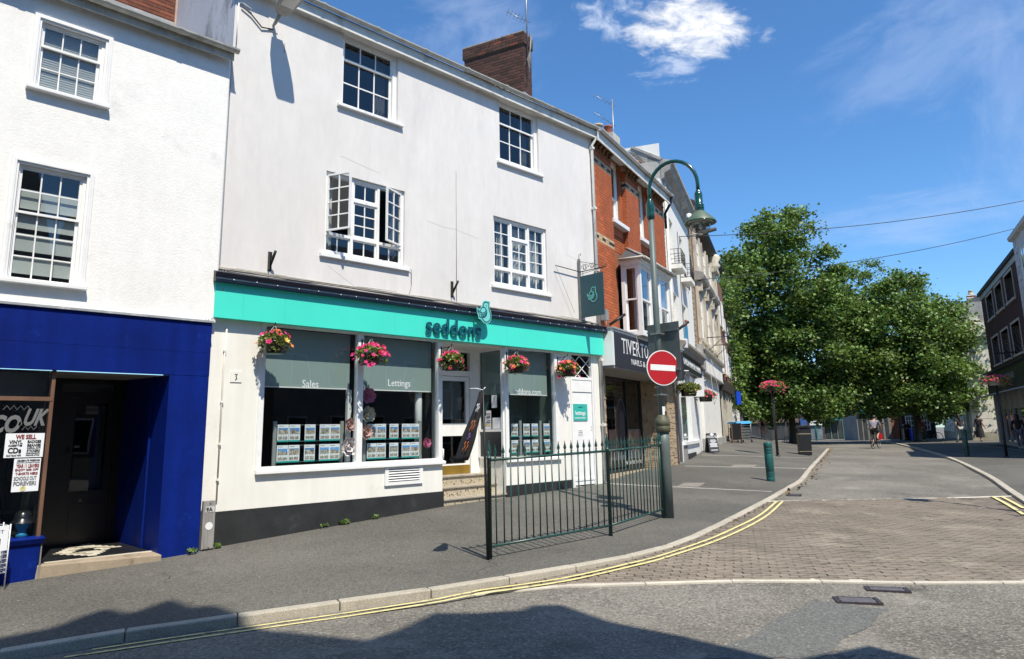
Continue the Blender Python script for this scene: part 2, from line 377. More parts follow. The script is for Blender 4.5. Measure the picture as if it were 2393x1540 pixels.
def asphalt(name, c1, c2, agg, scale=1.0, patch=None):
    if name in MATS: return MATS[name]
    m_ = bpy.data.materials.new(name); m_.use_nodes = True; t = m_.node_tree; b = t.nodes['Principled BSDF']
    tc = N(t, 'TexCoord'); vec = tc.outputs['Object']
    def noise(s, d=4, r=.6):
        n = N(t, 'TexNoise'); Lk(t, vec, n.inputs['Vector']); n.inputs['Scale'].default_value = s; n.inputs['Detail'].default_value = d; n.inputs['Roughness'].default_value = r; return n.outputs['Fac']
    def ramp(f, a, z):
        r = N(t, 'MapRange', interpolation_type='SMOOTHSTEP'); Lk(t, f, r.inputs[0]); r.inputs[1].default_value = a; r.inputs[2].default_value = z; return r.outputs[0]
    def mix(f, a, bb, amt=1.0):
        x = N(t, 'MixRGB'); Lk(t, math_('MULTIPLY', f, amt, t=t), x.inputs[0])
        for i, v in ((1, a), (2, bb)):
            if isinstance(v, tuple): x.inputs[i].default_value = (*v, 1)
            else: Lk(t, v, x.inputs[i])
        return x.outputs[0]
    cur = mix(ramp(noise(.35, 5), .35, .68), c1, c2)
    vo = N(t, 'TexVoronoi'); Lk(t, vec, vo.inputs['Vector']); vo.inputs['Scale'].default_value = 60*scale
    sep = N(t, 'SeparateColor'); Lk(t, vo.outputs['Color'], sep.inputs[0])
    cur = mix(ramp(sep.outputs[0], .55, 1.0), cur, agg, .55)
    cur = mix(ramp(sep.outputs[1], .70, 1.0), cur, tuple(v*.35 for v in c1), .6)
    cur = mix(ramp(noise(30, 3), .42, .66), cur, tuple(v*.62 for v in c1), .5); cur = mix(ramp(noise(46, 3), .52, .70), cur, agg, .45)
    vo2 = N(t, 'TexVoronoi'); Lk(t, vec, vo2.inputs['Vector']); vo2.inputs['Scale'].default_value = 4.0; vo2.inputs['Randomness'].default_value = 1
    cur = mix(math_('LESS_THAN', vo2.outputs['Distance'], .045, t=t), cur, (.5, .49, .46), .5)      # flecks and old gum
    vc = N(t, 'TexVoronoi', feature='DISTANCE_TO_EDGE'); wv = N(t, 'VectorMath', operation='ADD'); nzv = N(t, 'TexNoise'); Lk(t, vec, nzv.inputs['Vector']); nzv.inputs['Scale'].default_value = 1.5; nzv.inputs['Detail'].default_value = 5; Lk(t, vec, wv.inputs[0]); Lk(t, nzv.outputs['Color'], wv.inputs[1]); Lk(t, wv.outputs[0], vc.inputs['Vector']); vc.inputs['Scale'].default_value = .22
    cur = mix(math_('MULTIPLY', math_('LESS_THAN', vc.outputs['Distance'], .0022, t=t), ramp(noise(.6, 2), .45, .6), t=t), cur, tuple(v*.4 for v in c1), .7)   # hairline cracks
    cur = mix(ramp(noise(.8, 4, .7), .58, .72), cur, tuple(v*.70 for v in c1), .5)          # old oil stains
    if patch:                                                           # worn pale wheel tracks
        cur = mix(ramp(noise(.9, 6, .7), .52, .72), cur, patch, .7)
    Lk(t, cur, b.inputs['Base Color']); b.inputs['Roughness'].default_value = .85; b.inputs['Specular IOR Level'].default_value = .35
    bp = N(t, 'Bump'); bp.inputs['Strength'].default_value = .55; bp.inputs['Distance'].default_value = .008
    Lk(t, math_('ADD', vo.outputs['Distance'], math_('MULTIPLY', noise(40, 4), .8, t=t), t=t), bp.inputs['Height']); Lk(t, bp.outputs[0], b.inputs['Normal'])
    MATS[name] = m_; return m_
M_PAVE = asphalt('pavement asphalt', (.086, .082, .072), (.142, .134, .117), (.22, .21, .185), 1.3)
M_ROAD = asphalt('road asphalt', (.108, .100, .087), (.205, .190, .163), (.36, .335, .285), .8, (.28, .262, .225))
M_PATCH = asphalt('newer asphalt patch', (.115, .118, .112), (.135, .138, .13), (.24, .24, .22), 1.0)
M_JOINT = mat('sandy joint', (.15, .125, .10), .95, .3, 6, dirt=(.035, .03, .026), ds=1.6, dlo=.52, dhi=.62)
M_SETT = mat('brown paving block', (.205, .172, .136), .85, .20, 1.0, bump=.3, bs=120, rnd=.22, fine=.2, fs=150, dirt=(.33, .285, .225), ds=.8, dlo=.5, dhi=.75)
M_GRANITE = mat('speckled granite', (.40, .365, .30), .85, .10, 4, bump=.5, bs=90, fine=.4, fs=130, rnd=.08, dirt=(.26, .23, .18), ds=3, dlo=.55, dhi=.75)
M_STRIP = mat('pale granite strip', (.52, .48, .41), .8, .10, 5, bump=.3, bs=90, fine=.2, fs=140, rnd=.06)
M_YELLOW = mat('yellow road paint', (.66, .58, .26), .7, .08, 6, bump=.2, bs=80, dirt=(.28, .25, .17), ds=13, dlo=.54, dhi=.66)
M_WHITEP = mat('worn white line', (.50, .48, .43), .8, .12, 6, bump=.2, bs=60)
M_IRON = mat('cast iron cover', (.055, .045, .048), .5, .25, 20, metal=.3, bump=.2, bs=60)

# carriageway sheet
gx = np.concatenate([np.arange(-30, -6, 3.0), np.arange(-6, 24, .5), np.arange(24, 70, 1.5), np.arange(70, 200, 8), [260, 400]])
gy = np.concatenate([[-120, -60], np.arange(-30, -3, 3.0), np.arange(-3, 14, .5), np.arange(14, 45, 1.5), np.arange(45, 140, 8), [200, 320]])
GX, GY = np.meshgrid(gx, gy); P_ = np.stack([GX.ravel(), GY.ravel()], 1)
Z_ = road_z_arr(P_)
far = np.clip((np.hypot(P_[:, 0]-40, P_[:, 1]-15)-60)/40, 0, 1); Z_ = np.clip(Z_*(1-far) + 0.0*far, -1.4, .9)
mb = MB(); mb.smooth = True
mb.v = [(float(a), float(b), float(c)) for (a, b), c in zip(P_, Z_)]
nx = len(gx)
for j in range(len(gy)-1):
    for i in range(nx-1):
        a = j*nx+i; mb.face((a, a+1, a+nx+1, a+nx))
road = tag(mb.build('road', M_ROAD), kind='structure')
# left pavement: strips between the kerb and the fronts
NS = 110
kl = smooth_path(KL, .12)
ST = [(0, -14), (3.2, 1.8), (6.2, 4.2), (9.3, 8.35), (12.2, 13.05), (13.4, 18.76), (14.6, 25.3), (15.6, 34), (16, 45)]   # kerb control index matched with front x
def at_index(P, t):
    i = min(int(t), len(P)-2); return P[i].lerp(P[i+1], t-i)
def on_front(x):
    for a, b in zip(WL, WL[1:]):
        if x <= b.x: return a.lerp(b, (x-a.x)/(b.x-a.x))
    return WL[-1]
KLs = {}
def kerb_pt(t):
    Q = [KL[0]*2-KL[1]] + KL + [KL[-1]*2-KL[-2]]
    i = min(int(t), len(KL)-2); f = t-i; a, b, c, d = Q[i], Q[i+1], Q[i+2], Q[i+3]
    return .5*((2*b) + (c-a)*f + (2*a-5*b+4*c-d)*f*f + (3*b-a-3*c+d)*f**3)
mb = MB(); mb.smooth = True; rows = []
for (t0, x0), (t1, x1) in zip(ST, ST[1:]):
    n = 14
    for i in range(n): f = i/n; rows.append((kerb_pt(t0+(t1-t0)*f), on_front(x0+(x1-x0)*f)))
rows.append((kerb_pt(16), on_front(45)))
E0 = rows[-1]                                                       # beyond the corner the paving opens out into a small square
rows.append((Vector((52, 24.6, .46)), Vector((55, 28.6, .92)))); rows.append((Vector((66, 32, .4)), Vector((66, 33.8, .8))))
NL = 9
for a, b in rows:
    b = b + (b-a).normalized()*.25
    for j in range(NL+1):
        f = j/NL; p = a.lerp(b, f); mb.v.append((p.x, p.y, p.z))
for i in range(len(rows)-1):
    for j in range(NL):
        a = i*(NL+1)+j; mb.face((a, a+NL+1, a+NL+2, a+1))
pavement = tag(mb.build('pavement', M_PAVE), kind='structure'); pave_mb = mb
# right pavement
RD = Vector((math.cos(rad(18.8)), math.sin(rad(18.8)), 0)); RN = Vector((-RD.y, RD.x, 0))
RF0 = Vector((51.6, 10.46, 0))                                       # far end of the dark brick front
mb = MB(); mb.smooth = True; rr = smooth_path(KR, 1.2)
kw = .16
RKN = []
for i, p in enumerate(rr):
    t = (rr[min(i+1, len(rr)-1)]-rr[max(i-1, 0)]); t.z = 0; t.normalize(); RKN.append(Vector((t.y, -t.x, 0)))
for p, nn in zip(rr, RKN):
    a = p + nn*kw; b = p + nn*16
    for j in range(7):
        f = j/6; q = a.lerp(b, f); mb.v.append((q.x, q.y, p.z + .04*f*3))
for i in range(len(rr)-1):
    for j in range(6):
        a = i*7+j; mb.face((a+1, a+8, a+7, a))
pavement_r = tag(mb.build('pavement', M_PAVE), kind='structure'); pave_r_mb = mb
def bvh(o): me = o.data; return BVHTree.FromPolygons([v.co for v in me.vertices], [tuple(p.vertices) for p in me.polygons])
BV = [bvh(pavement), bvh(pavement_r), bvh(road)]
def ground(x, y):
    """level of the ground at x, y"""
    best = None
    for b in BV:
        h = b.ray_cast(Vector((x, y, 20)), Vector((0, 0, -1)))
        if h[0] is not None and (best is None or h[0].z > best): best = h[0].z
    return best if best is not None else 0.0
def foot(px, py):
    """point of the ground seen at a place in the photograph"""
    d = ray(px, py).normalized(); best = None
    for b in BV:
        h = b.ray_cast(CAMP, d)
        if h[0] is not None and (best is None or h[3] < best[1]): best = (h[0], h[3])
    return best[0] if best else onZ(px, py, 0)

# kerb stones, each its own block
def kerb(name, path, hs, width, side, step, mat_):
    root = tag(bpy.data.objects.new(name, None), kind='structure'); COL.objects.link(root); root.location = path[0]; OFF[root.name] = path[0].copy()
    for i in range(len(path)-1):
        a, b = path[i], path[i+1]; t = (b-a).normalized(); nn = Vector((t.y, -t.x, 0)).normalized()*side
        g = t*.004; a2, b2 = a+g, b-g; h = hs(i/(len(path)-1)); jz = random.uniform(-.003, .003)
        nn2 = nn
        if i+2 < len(path): t2 = (path[i+2]-b).normalized(); nn2 = (nn+Vector((t2.y, -t2.x, 0)).normalized()*side).normalized()
        nn1 = nn
        if i > 0: t0 = (a-path[i-1]).normalized(); nn1 = (nn+Vector((t0.y, -t0.x, 0)).normalized()*side).normalized()
        w = width; bz = Vector((0, 0, -.3)); up = Vector((0, 0, .006+jz))
        q = [a2, a2+nn1*w, b2+nn2*w, b2] if side > 0 else [b2, b2+nn2*w, a2+nn1*w, a2]
        s_ = MB(); s_.hexa([tuple(p+bz) for p in q] + [tuple(p+up) for p in q]); s_.build('kerb_stone', mat_, root, bevel=.014)
    return root
kls = smooth_path(KL[1:], .92)
kerb('kerb', [KL[0].lerp(KL[1], f) for f in (0, .25, .5, .75)] + kls, lambda f: .08, .135, 1, .9, M_GRANITE)
krs = [p + n*kw for p, n in zip(rr, RKN)]
kerb('kerb', krs, lambda f: .08, kw, -1, 1.2, M_GRANITE)

# granite strips across the road, in pieces
def strip(path, w, name='granite_strip', mat_=M_STRIP, lift=.018, step=1.0, z=None):
    P = smooth_path(path, step); root = tag(bpy.data.objects.new(name, None), kind='structure'); COL.objects.link(root); root.location = P[0]; OFF[root.name] = P[0].copy()
    for a, b in zip(P, P[1:]):
        t = (b-a).normalized(); nn = Vector((-t.y, t.x, 0)).normalized()*w/2; g = t*.004; up = Vector((0, 0, lift+random.uniform(-.002, .002))); dn = Vector((0, 0, -.1))
        q = [a+g+nn, a+g-nn, b-g-nn, b-g+nn]
        s_ = MB(); s_.hexa([tuple(p+dn) for p in q]+[tuple(p+up) for p in q]); s_.build('strip_stone', mat_, root, bevel=.006)
    return root
S1 = [foot(1105, 1389), foot(1180, 1380), foot(1349, 1367.5), foot(1482, 1364.5), foot(1684, 1358.5), foot(1891, 1358.5), foot(2114, 1362), foot(2392, 1361)]
S1.append(S1[-1]*2-S1[-2]); S1.append(S1[-1]*2-S1[-2])
S2 = [foot(1790, 1173), foot(1833, 1172.5), foot(1971, 1170), foot(2140, 1166.5), foot(2316, 1162), foot(2392, 1159)]
S2.append(S2[-1]*2-S2[-2])
strip(S1, .13); strip(S2, .13, step=1.6)

# paving blocks between the strips
s1 = lerp_path(S1, .04); EXT = 5.0; S2b = [S2[0]+(S2[0]-S2[2]).normalized()*EXT]+S2; s2 = lerp_path(S2b, .04)
def arclen(P):
    L = [0]
    for a, b in zip(P, P[1:]): L.append(L[-1]+(b-a).length)
    return L
L1, L2 = arclen(s1), arclen(s2)
def along(P, L, s_):
    s_ = min(max(s_, 0), L[-1]-1e-4); lo, hi = 0, len(L)-1
    while hi-lo > 1:
        mi = (lo+hi)//2
        if L[mi] <= s_: lo = mi
        else: hi = mi
    return P[lo].lerp(P[hi], (s_-L[lo])/(L[hi]-L[lo]))
kfront = smooth_path(KL[5:], .25)
klx = np.array([(p.x, p.y) for p in kfront]); kdir = np.gradient(klx, axis=0); kdir /= np.linalg.norm(kdir, axis=1)[:, None]
def kerb_dist(x, y):
    d = (klx[:, 0]-x)**2+(klx[:, 1]-y)**2; i = int(d.argmin()); v = (x-klx[i, 0], y-klx[i, 1])
    return v[0]*kdir[i, 1]-v[1]*kdir[i, 0]
NR = 78; blocks = []; LEN = 11.5
S1o = L1[-1]-LEN-1.0
rr_np = np.array([(p.x, p.y) for p in rr]); rn_np = np.array([(n.x, n.y) for n in RKN])
for r_ in range(NR):
    t = (r_+.5)/NR; off = .1 if r_ % 2 else 0; k = -20
    while k*.205 < LEN+3:
        s_ = k*.205+off; k += 1
        a = along(s1, L1, 4.2+s_); b = along(s2, L2, EXT+0.6+s_*.98)
        if 4.2+s_ < 0: continue
        if 4.2+s_ > L1[-1]-.3: break
        c = a.lerp(b, t)
        if kerb_dist(c.x, c.y) < .2: continue
        i = int(((rr_np-[c.x, c.y])**2).sum(1).argmin())
        if (np.array([c.x, c.y])-rr_np[i]) @ rn_np[i] > -.1 and c.x > 14: continue
        e = 4.2+s_+.1; a2 = along(s1, L1, e); b2 = along(s2, L2, EXT+.6+(s_+.1)*.98); c2 = a2.lerp(b2, t)
        ang = math.atan2(c2.y-c.y, c2.x-c.x) if (c2-c).length > .02 else math.atan2(s1[-1].y-s1[-50].y, s1[-1].x-s1[-50].x)
        depth_ = (a-b).length/NR
        blocks.append((c.x, c.y, ang, depth_))
bz = road_z_arr(np.array([(b[0], b[1]) for b in blocks]))
def vis(b):
    d = Vector((b[0], b[1], 0))-CAMP; k = d.dot(CF); x = CX+FPX*d.dot(CR)/k; y = CY-FPX*d.dot(CU)/k
    return (0 if (-20 < x < 2410 and y < 1545) else 1, d.length)
order = sorted(range(len(blocks)), key=lambda i: vis(blocks[i]))
setts = tag(bpy.data.objects.new('paving_blocks', None), kind='structure'); COL.objects.link(setts); setts.location = S1[3]; OFF[setts.name] = S1[3].copy()
bm_ = MB(); bm_.hexa([(-.5, -.5, -1), (.5, -.5, -1), (.5, .5, -1), (-.5, .5, -1), (-.485, -.47, 0), (.485, -.47, 0), (.485, .47, 0), (-.485, .47, 0)])
block_me = bm_.mesh('paving_block', M_SETT); rest = MB()
rb = random.Random(3)
for n, i in enumerate(order):
    x, y, ang, dp = blocks[i]; z = bz[i]+.021+rb.gauss(0, .0032); w = .199-rb.random()*.004; h = dp-.005-rb.random()*.004
    M4 = Matrix.Translation((x, y, z)) @ Matrix.Rotation(ang+rb.gauss(0, .008), 4, 'Z') @ Matrix.Rotation(rb.gauss(0, .008), 4, 'Y') @ Matrix.Diagonal((w, h, .05, 1))
    if n < 300:
        o = link('paving_block', block_me, setts); o.matrix_parent_inverse = Matrix.Translation(-S1[3]); o.matrix_basis = M4
    else:
        k = len(rest.v)
        rest.v += [tuple(M4 @ Vector(q)) for q in bm_.v]; rest.f += [tuple(k+q for q in f) for f in bm_.f]; rest.m += bm_.m; rest.sm += bm_.sm
M_SETT2 = mat('brown paving blocks farther off', (.215, .170, .142), .85, .12, 1.2, bump=.3, bs=120, fine=.2, fs=150, dirt=(.30, .26, .225), ds=1.0, dlo=.5, dhi=.75, var=.22) if False else M_SETT
tag(rest.build('paving_block_field', M_SETT2, setts), kind='stuff')
# joint sheet under the blocks
def sheet(outline_a, outline_b, lift, name, mat_, parent=None, n=14):
    s_ = MB(); s_.smooth = True; k = len(outline_a)
    pts = []
    for a, b in zip(outline_a, outline_b):
        for j in range(n+1): p = a.lerp(b, j/n); pts.append((p.x, p.y))
    zz = [ground(*p) for p in pts]
    s_.v = [(p[0], p[1], z+lift) for p, z in zip(pts, zz)]
    for i in range(k-1):
        for j in range(n):
            a = i*(n+1)+j; s_.face((a, a+n+1, a+n+2, a+1))
    return s_
A_s = [along(s1, L1, L1[-1]*i/30) for i in range(31)]; B_s = [along(s2, L2, EXT*.55+(L2[-1]-EXT*.55)*i/30) for i in range(31)]
sj = MB(); sj.smooth = True
for a, b in zip(A_s, B_s):
    for j in range(21): p = a.lerp(b, j/20); sj.v.append((p.x, p.y, road_z(p.x, p.y)+.010))
for i in range(30):
    for j in range(20):
        a = i*21+j; sj.face((a, a+21, a+22, a+1)[::-1])
tag(sj.build('joint_bed', M_JOINT, setts), kind='stuff')

# painted lines: thin sheets following the surface
def line(pix, w, mat_, name, lift, step=.25, zf=None, ramp_=None):
    P = smooth_path([foot(*p) for p in pix], step); s_ = MB(); s_.smooth = True; L = []
    for i, p in enumerate(P):
        t = P[min(i+1, len(P)-1)]-P[max(i-1, 0)]; t.z = 0; t.normalize(); nn = Vector((-t.y, t.x, 0))*w/2*(1+random.uniform(-.09, .09)); lf = lift
        if ramp_: f = min(1, max(0, (p.x-ramp_[0])/(ramp_[1]-ramp_[0]))); lf = .006+(lift-.006)*f
        for q in (p+nn, p-nn): s_.v.append((q.x, q.y, (zf(q.x, q.y) if zf else ground(q.x, q.y))+lf))
    for i in range(len(P)-1): a = i*2; s_.face((a, a+1, a+3, a+2)[::-1])
    return tag(s_.build(name, mat_), kind='structure')
Y1 = [(215, 1519), (330, 1502), (608, 1462), (821, 1432), (1021, 1405), (1121, 1386.7), (1230, 1371.5), (1334, 1354), (1461, 1325), (1546, 1303.5), (1652, 1267), (1720, 1237), (1775, 1208), (1815, 1175)]
Y2 = [(150, 1537), (330, 1511), (608, 1470), (821, 1440), (1021, 1412.5), (1121, 1394.7), (1230, 1379), (1334, 1362), (1461, 1333), (1546, 1311.5), (1660, 1274), (1734, 1242), (1790, 1210), (1829, 1175)]
for Y in (Y1, Y2):
    line(Y, .046, M_YELLOW, 'yellow_line', .033, zf=road_z, ramp_=(foot(*Y[3]).x, foot(*Y[5]).x-.15))
line([(2318, 1163), (2345, 1177), (2370, 1192), (2392, 1206)], .075, M_YELLOW, 'yellow_line', .033, zf=road_z)
line([(2340, 1163), (2363, 1175), (2392, 1191)], .075, M_YELLOW, 'yellow_line', .033, zf=road_z)
line([(1420, 1130), (1560, 1137.5), (1700, 1144), (1803, 1149)], .075, M_WHITEP, 'white_line', .006)
line([(1600, 1089), (1700, 1091.5), (1800, 1093), (1885, 1095)], .075, M_WHITEP, 'white_line', .006)
line([(1640, 1063.5), (1760, 1066), (1900, 1070.5)], .06, M_WHITEP, 'white_line', .006)
line([(2260, 1040), (2330, 1046), (2392, 1054)], .10, M_WHITEP, 'white_line', .02)
# asphalt repair, covers and gully gratings lying in the surface
def slab(pix, lift, name, mat_, label=None, cat=None, kind=None, th=.02, zf=None):
    P = [foot(*p) for p in pix]; s_ = MB(); zz = [(zf(p.x, p.y) if zf else p.z) for p in P]
    s_.hexa([(p.x, p.y, z-th) for p, z in zip(P, zz)]+[(p.x, p.y, z+lift) for p, z in zip(P, zz)]); return tag(s_.build(name, mat_), label, cat, None, kind), P
s_ = MB(); s_.smooth = True
q = [foot(*p) for p in ((1640, 1540), (1905, 1540), (2080, 1425), (1900, 1402))]
for i in range(13):
    for j in range(13): p = q[0].lerp(q[1], i/12).lerp(q[3].lerp(q[2], i/12), j/12); s_.v.append((p.x+.04*math.sin(7*j+i), p.y+.03*math.sin(5*i+j), road_z(p.x, p.y)+.004))
for i in range(12):
    for j in range(12): a = i*13+j; s_.face((a, a+13, a+14, a+1))
tag(s_.build('asphalt_patch', M_PATCH), kind='structure')
slab([(1581, 1137.5), (1632, 1137.5), (1648, 1128.5), (1598, 1128.5)], .008, 'manhole_cover', mat('concrete cover', (.21, .19, .165), .85, .15, 8, bump=.3, bs=60), 'square concrete manhole cover set in the pavement beside the nearest white line', 'cover')
slab([(1702, 1092.5), (1758, 1092.8), (1770, 1086.5), (1716, 1086)], .008, 'manhole_cover', MATS['concrete cover'], 'square concrete manhole cover set in the pavement beside the second white line', 'cover')
def grating(pix, label):
    P = [foot(*p) for p in pix]; c = sum(P, Vector())/4; u = (P[1]-P[0]); w = u.length; ang = math.atan2(u.y, u.x); d = (P[3]-P[0]).length
    n_ = Vector((-math.sin(ang), math.cos(ang), 0)); d = abs((P[3]-P[0]).dot(n_))
    t = thing('gully_grating', label, 'grating', (c.x, c.y, road_z(c.x, c.y)), ang)
    f = MB(); b = .02
    for (x0, x1, y0, y1) in ((-w/2, w/2, -d/2, -d/2+b), (-w/2, w/2, d/2-b, d/2), (-w/2, -w/2+b*2, -d/2+b, d/2-b), (w/2-b*2, w/2, -d/2+b, d/2-b)): f.box(x0, x1, y0, y1, -.02, .016)
    f.build('frame', M_IRON, t); g = MB(); g.box(-w/2+.04, w/2-.04, -d/2+b, d/2-b, -.02, .002); g.build('pit', BLACK, t)
    nb = 14
    for k in range(nb):
        x = -w/2+.05+(w-.1)*(k+.5)/nb; g = MB(); g.box(x-.010, x+.010, -d/2+b, d/2-b, .002, .014); g.build('bar', mat('polished iron bar', (.17, .15, .155), .45, .2, 20, metal=.3), t)
    g = MB(); g.box(-w/2+.04, w/2-.04, -.008, .008, .003, .013); g.build('rib', MATS['polished iron bar'], t)
grating([(1944, 1409.5), (2052, 1414), (2063, 1402), (1953, 1394.5)], 'iron gully grating in the road, the nearer to the viewer of the pair')
grating([(2017, 1381), (2122, 1387), (2129, 1377), (2022, 1371)], 'iron gully grating in the road, the one closer to the pale granite strip')
grating([(1826, 1159), (1862, 1160), (1885, 1155.5), (1846, 1155)], 'iron gully grating beside the kerb at the head of the yellow lines')
# ------------------------------------------------------------------ shared building pieces
def grid_leaf(parent, x0, x1, z0, z1, y, nc, nr, fr=.045, bar=.018, th=.045, name='sash', xf=None, rows=None, mat_=None, glass=None, wn='pane'):
    """a glazed leaf: one frame with bars and a separate pane for every light"""
    mat_ = mat_ or W_FRAME; glass = glass or GLASS
    s_ = MB(); P = []
    s_.box(x0, x0+fr, y, y+th, z0, z1); s_.box(x1-fr, x1, y, y+th, z0, z1); s_.box(x0+fr, x1-fr, y, y+th, z0, z0+fr); s_.box(x0+fr, x1-fr, y, y+th, z1-fr, z1)
    xa, xb, za, zb = x0+fr, x1-fr, z0+fr, z1-fr
    zs = [za+(zb-za)*i/nr for i in range(nr+1)] if rows is None else [za]+list(rows)+[zb]
    xs = [xa+(xb-xa)*i/nc for i in range(nc+1)]
    for x in xs[1:-1]: s_.box(x-bar/2, x+bar/2, y+.006, y+th-.008, za, zb)
    for z in zs[1:-1]:
        for a, b in zip(xs, xs[1:]): s_.box(a+(bar/2 if a > xa else 0), b-(bar/2 if b < xb else 0), y+.006, y+th-.008, z-bar/2, z+bar/2)
    for a, b in zip(xs, xs[1:]):
        for c, d in zip(zs, zs[1:]):
            P.append([(a, y+th*.55, c), (b, y+th*.55, c), (b, y+th*.55, d), (a, y+th*.55, d)])
    if xf:
        s_.v = [tuple(xf @ Vector(v)) for v in s_.v]; P = [[tuple(xf @ Vector(v)) for v in p] for p in P]
    o = s_.build(name, mat_, parent)
    for p in P:
        g = MB(); g.poly(p); g.build(wn, glass, parent)
    return o
def window(bld, name='window'):
    """part Empty that carries a window's sub-parts"""
    o = bpy.data.objects.new(name, None); COL.objects.link(o); o.parent = bld; OFF[o.name] = OFF[bld.name]; return o
def room_box(parent, x0, x1, z0, z1, y0, y1, mat_=None, name='room'):
    s_ = MB()
    s_.poly([(x0, y1, z0), (x1, y1, z0), (x1, y1, z1), (x0, y1, z1)]); s_.poly([(x0, y0, z0), (x1, y0, z0), (x1, y1, z0), (x0, y1, z0)])
    s_.poly([(x0, y0, z1), (x0, y1, z1), (x1, y1, z1), (x1, y0, z1)]); s_.poly([(x0, y0, z0), (x0, y1, z0), (x0, y1, z1), (x0, y0, z1)]); s_.poly([(x1, y0, z0), (x1, y0, z1), (x1, y1, z1), (x1, y1, z0)])
    return s_.build(name, mat_ or ROOM, parent)
def curtain(parent, x0, x1, z0, z1, y, n=9, amp=.018, mat_=None, name='curtain'):
    s_ = MB(); s_.smooth = True; k = n*6
    for i in range(k+1):
        f = i/k; x = x0+(x1-x0)*f; yy = y+amp*math.sin(f*n*2*math.pi)+amp*.4*math.sin(f*n*5.1+1)
        s_.v += [(x, yy, z0), (x+.01*math.sin(i), yy, z1)]
    for i in range(k): a = i*2; s_.face((a, a+2, a+3, a+1))
    return s_.build(name, mat_ or CURTAIN, parent)
def sill(parent, x0, x1, z0, z1, y0, y1, mat_=None, name='sill'):
    s_ = MB(); s_.prism([(y0, z0), (y1, z0), (y1, z1+.02), (y0, z1)], 'x', x0, x1); return s_.build(name, mat_ or W_FRAME, parent, bevel=.006)
def brick_wall(parent, faces, mats, mortar, lim, name='brick', L=.215, H=.065, J=.010, proud=.006, skip=None, seed=1, tone=None, rows_from=None):
    """bricks laid on vertical faces. faces: (origin, along-dir, outward-dir, length, z0, z1, holes[(a,b,c,d)]). The lim nearest to the viewer are single objects"""
    rb = random.Random(seed); items = []; off = OFF[parent.name]; bk = MB()
    for (o, u, n_, Lg, z0, z1, holes) in faces:
        o, u, n_ = Vector(o), Vector(u).normalized(), Vector(n_).normalized(); r_ = 0; z = z0
        while z < z1-.02:
            h = min(H, z1-z); x = -(L+J)/2 if r_ % 2 else 0.0
            while x < Lg:
                a, b = max(0, x), min(Lg, x+L); segs = [(a, b)]
                for (ha, hb, hc, hd) in holes:
                    if hc < z+h/2 < hd:
                        ns = []
                        for (p, q) in segs:
                            if q <= ha or p >= hb: ns.append((p, q))
                            else:
                                if p < ha: ns.append((p, ha))
                                if q > hb: ns.append((hb, q))
                        segs = ns
                for (p, q) in segs:
                    if q-p > .02: items.append((o, u, n_, p, q, z, z+h))
                x += L+J
            z += H+J; r_ += 1
    fm = [it for it in items]
    def dist(it): c = it[0]+it[1]*(it[3]+it[4])/2; return ((parent.matrix_basis @ (c+Vector((0, 0, it[5]))-off))-CAMP).length
    fm.sort(key=dist)
    unit = MB(); unit.hexa([(-.5, -1, -.5), (.5, -1, -.5), (.5, 0, -.5), (-.5, 0, -.5), (-.5, -1, .5), (.5, -1, .5), (.5, 0, .5), (-.5, 0, .5)])
    mesh_by = {}
    rest = {}
    for i, (o, u, n_, p, q, za, zb) in enumerate(fm):
        c = o+u*(p+q)/2+Vector((0, 0, (za+zb)/2)); mm = tone(c, rb) if tone else mats[0]
        pr = proud+rb.random()*.004; M3 = Matrix((u, -n_, Vector((0, 0, 1)))).transposed().to_4x4()
        M4 = Matrix.Translation(c) @ M3 @ Matrix.Rotation(rb.gauss(0, .006), 4, 'Y') @ Matrix.Diagonal((q-p, pr+.02, zb-za-.001, 1)); M4 = M4 @ Matrix.Translation((0, .02/(pr+.02), 0))
        if i < lim:
            if mm.name not in mesh_by: mesh_by[mm.name] = unit.mesh(name, mm)
            b_ = link(name, mesh_by[mm.name], parent); b_.matrix_basis = Matrix.Translation(-off) @ M4
        else:
            r = rest.setdefault(mm.name, MB()); k = len(r.v); r.v += [tuple(M4 @ Vector(v)) for v in unit.v]; r.f += [tuple(k+j for j in f) for f in unit.f]; r.m += unit.m; r.sm += unit.sm
    for nm, r in rest.items(): tag(r.build('brickwork', MATS[nm], parent), kind='stuff')
    return len(fm)
def gutter(parent, x0, x1, y, z, r=.055, mat_=None, step=1.1, name='gutter', ends=True):
    m_ = mat_ or CREAM_G; s_ = MB(); n = 8
    prof = [(y+r*math.cos(math.pi+math.pi*i/n), z+r*math.sin(math.pi+math.pi*i/n)) for i in range(n+1)]
    inner = [(y+(r-.008)*math.cos(math.pi+math.pi*i/n), z+.004+(r-.008)*math.sin(math.pi+math.pi*i/n)) for i in range(n, -1, -1)]
    s_.prism(prof+inner, 'x', x0, x1)
    o = s_.build(name, m_, parent); x = x0+.35
    while x < x1:
        c = MB(); k = [(y+(r+.010)*math.cos(math.pi+math.pi*i/n), z+.006+(r+.010)*math.sin(math.pi+math.pi*i/n)) for i in range(n+1)]
        c.prism(k+[(y+r*.96, z+.006), (y-r*.96, z+.006)], 'x', x, x+.07); c.build('gutter_joint', m_, parent); x += step
    return o
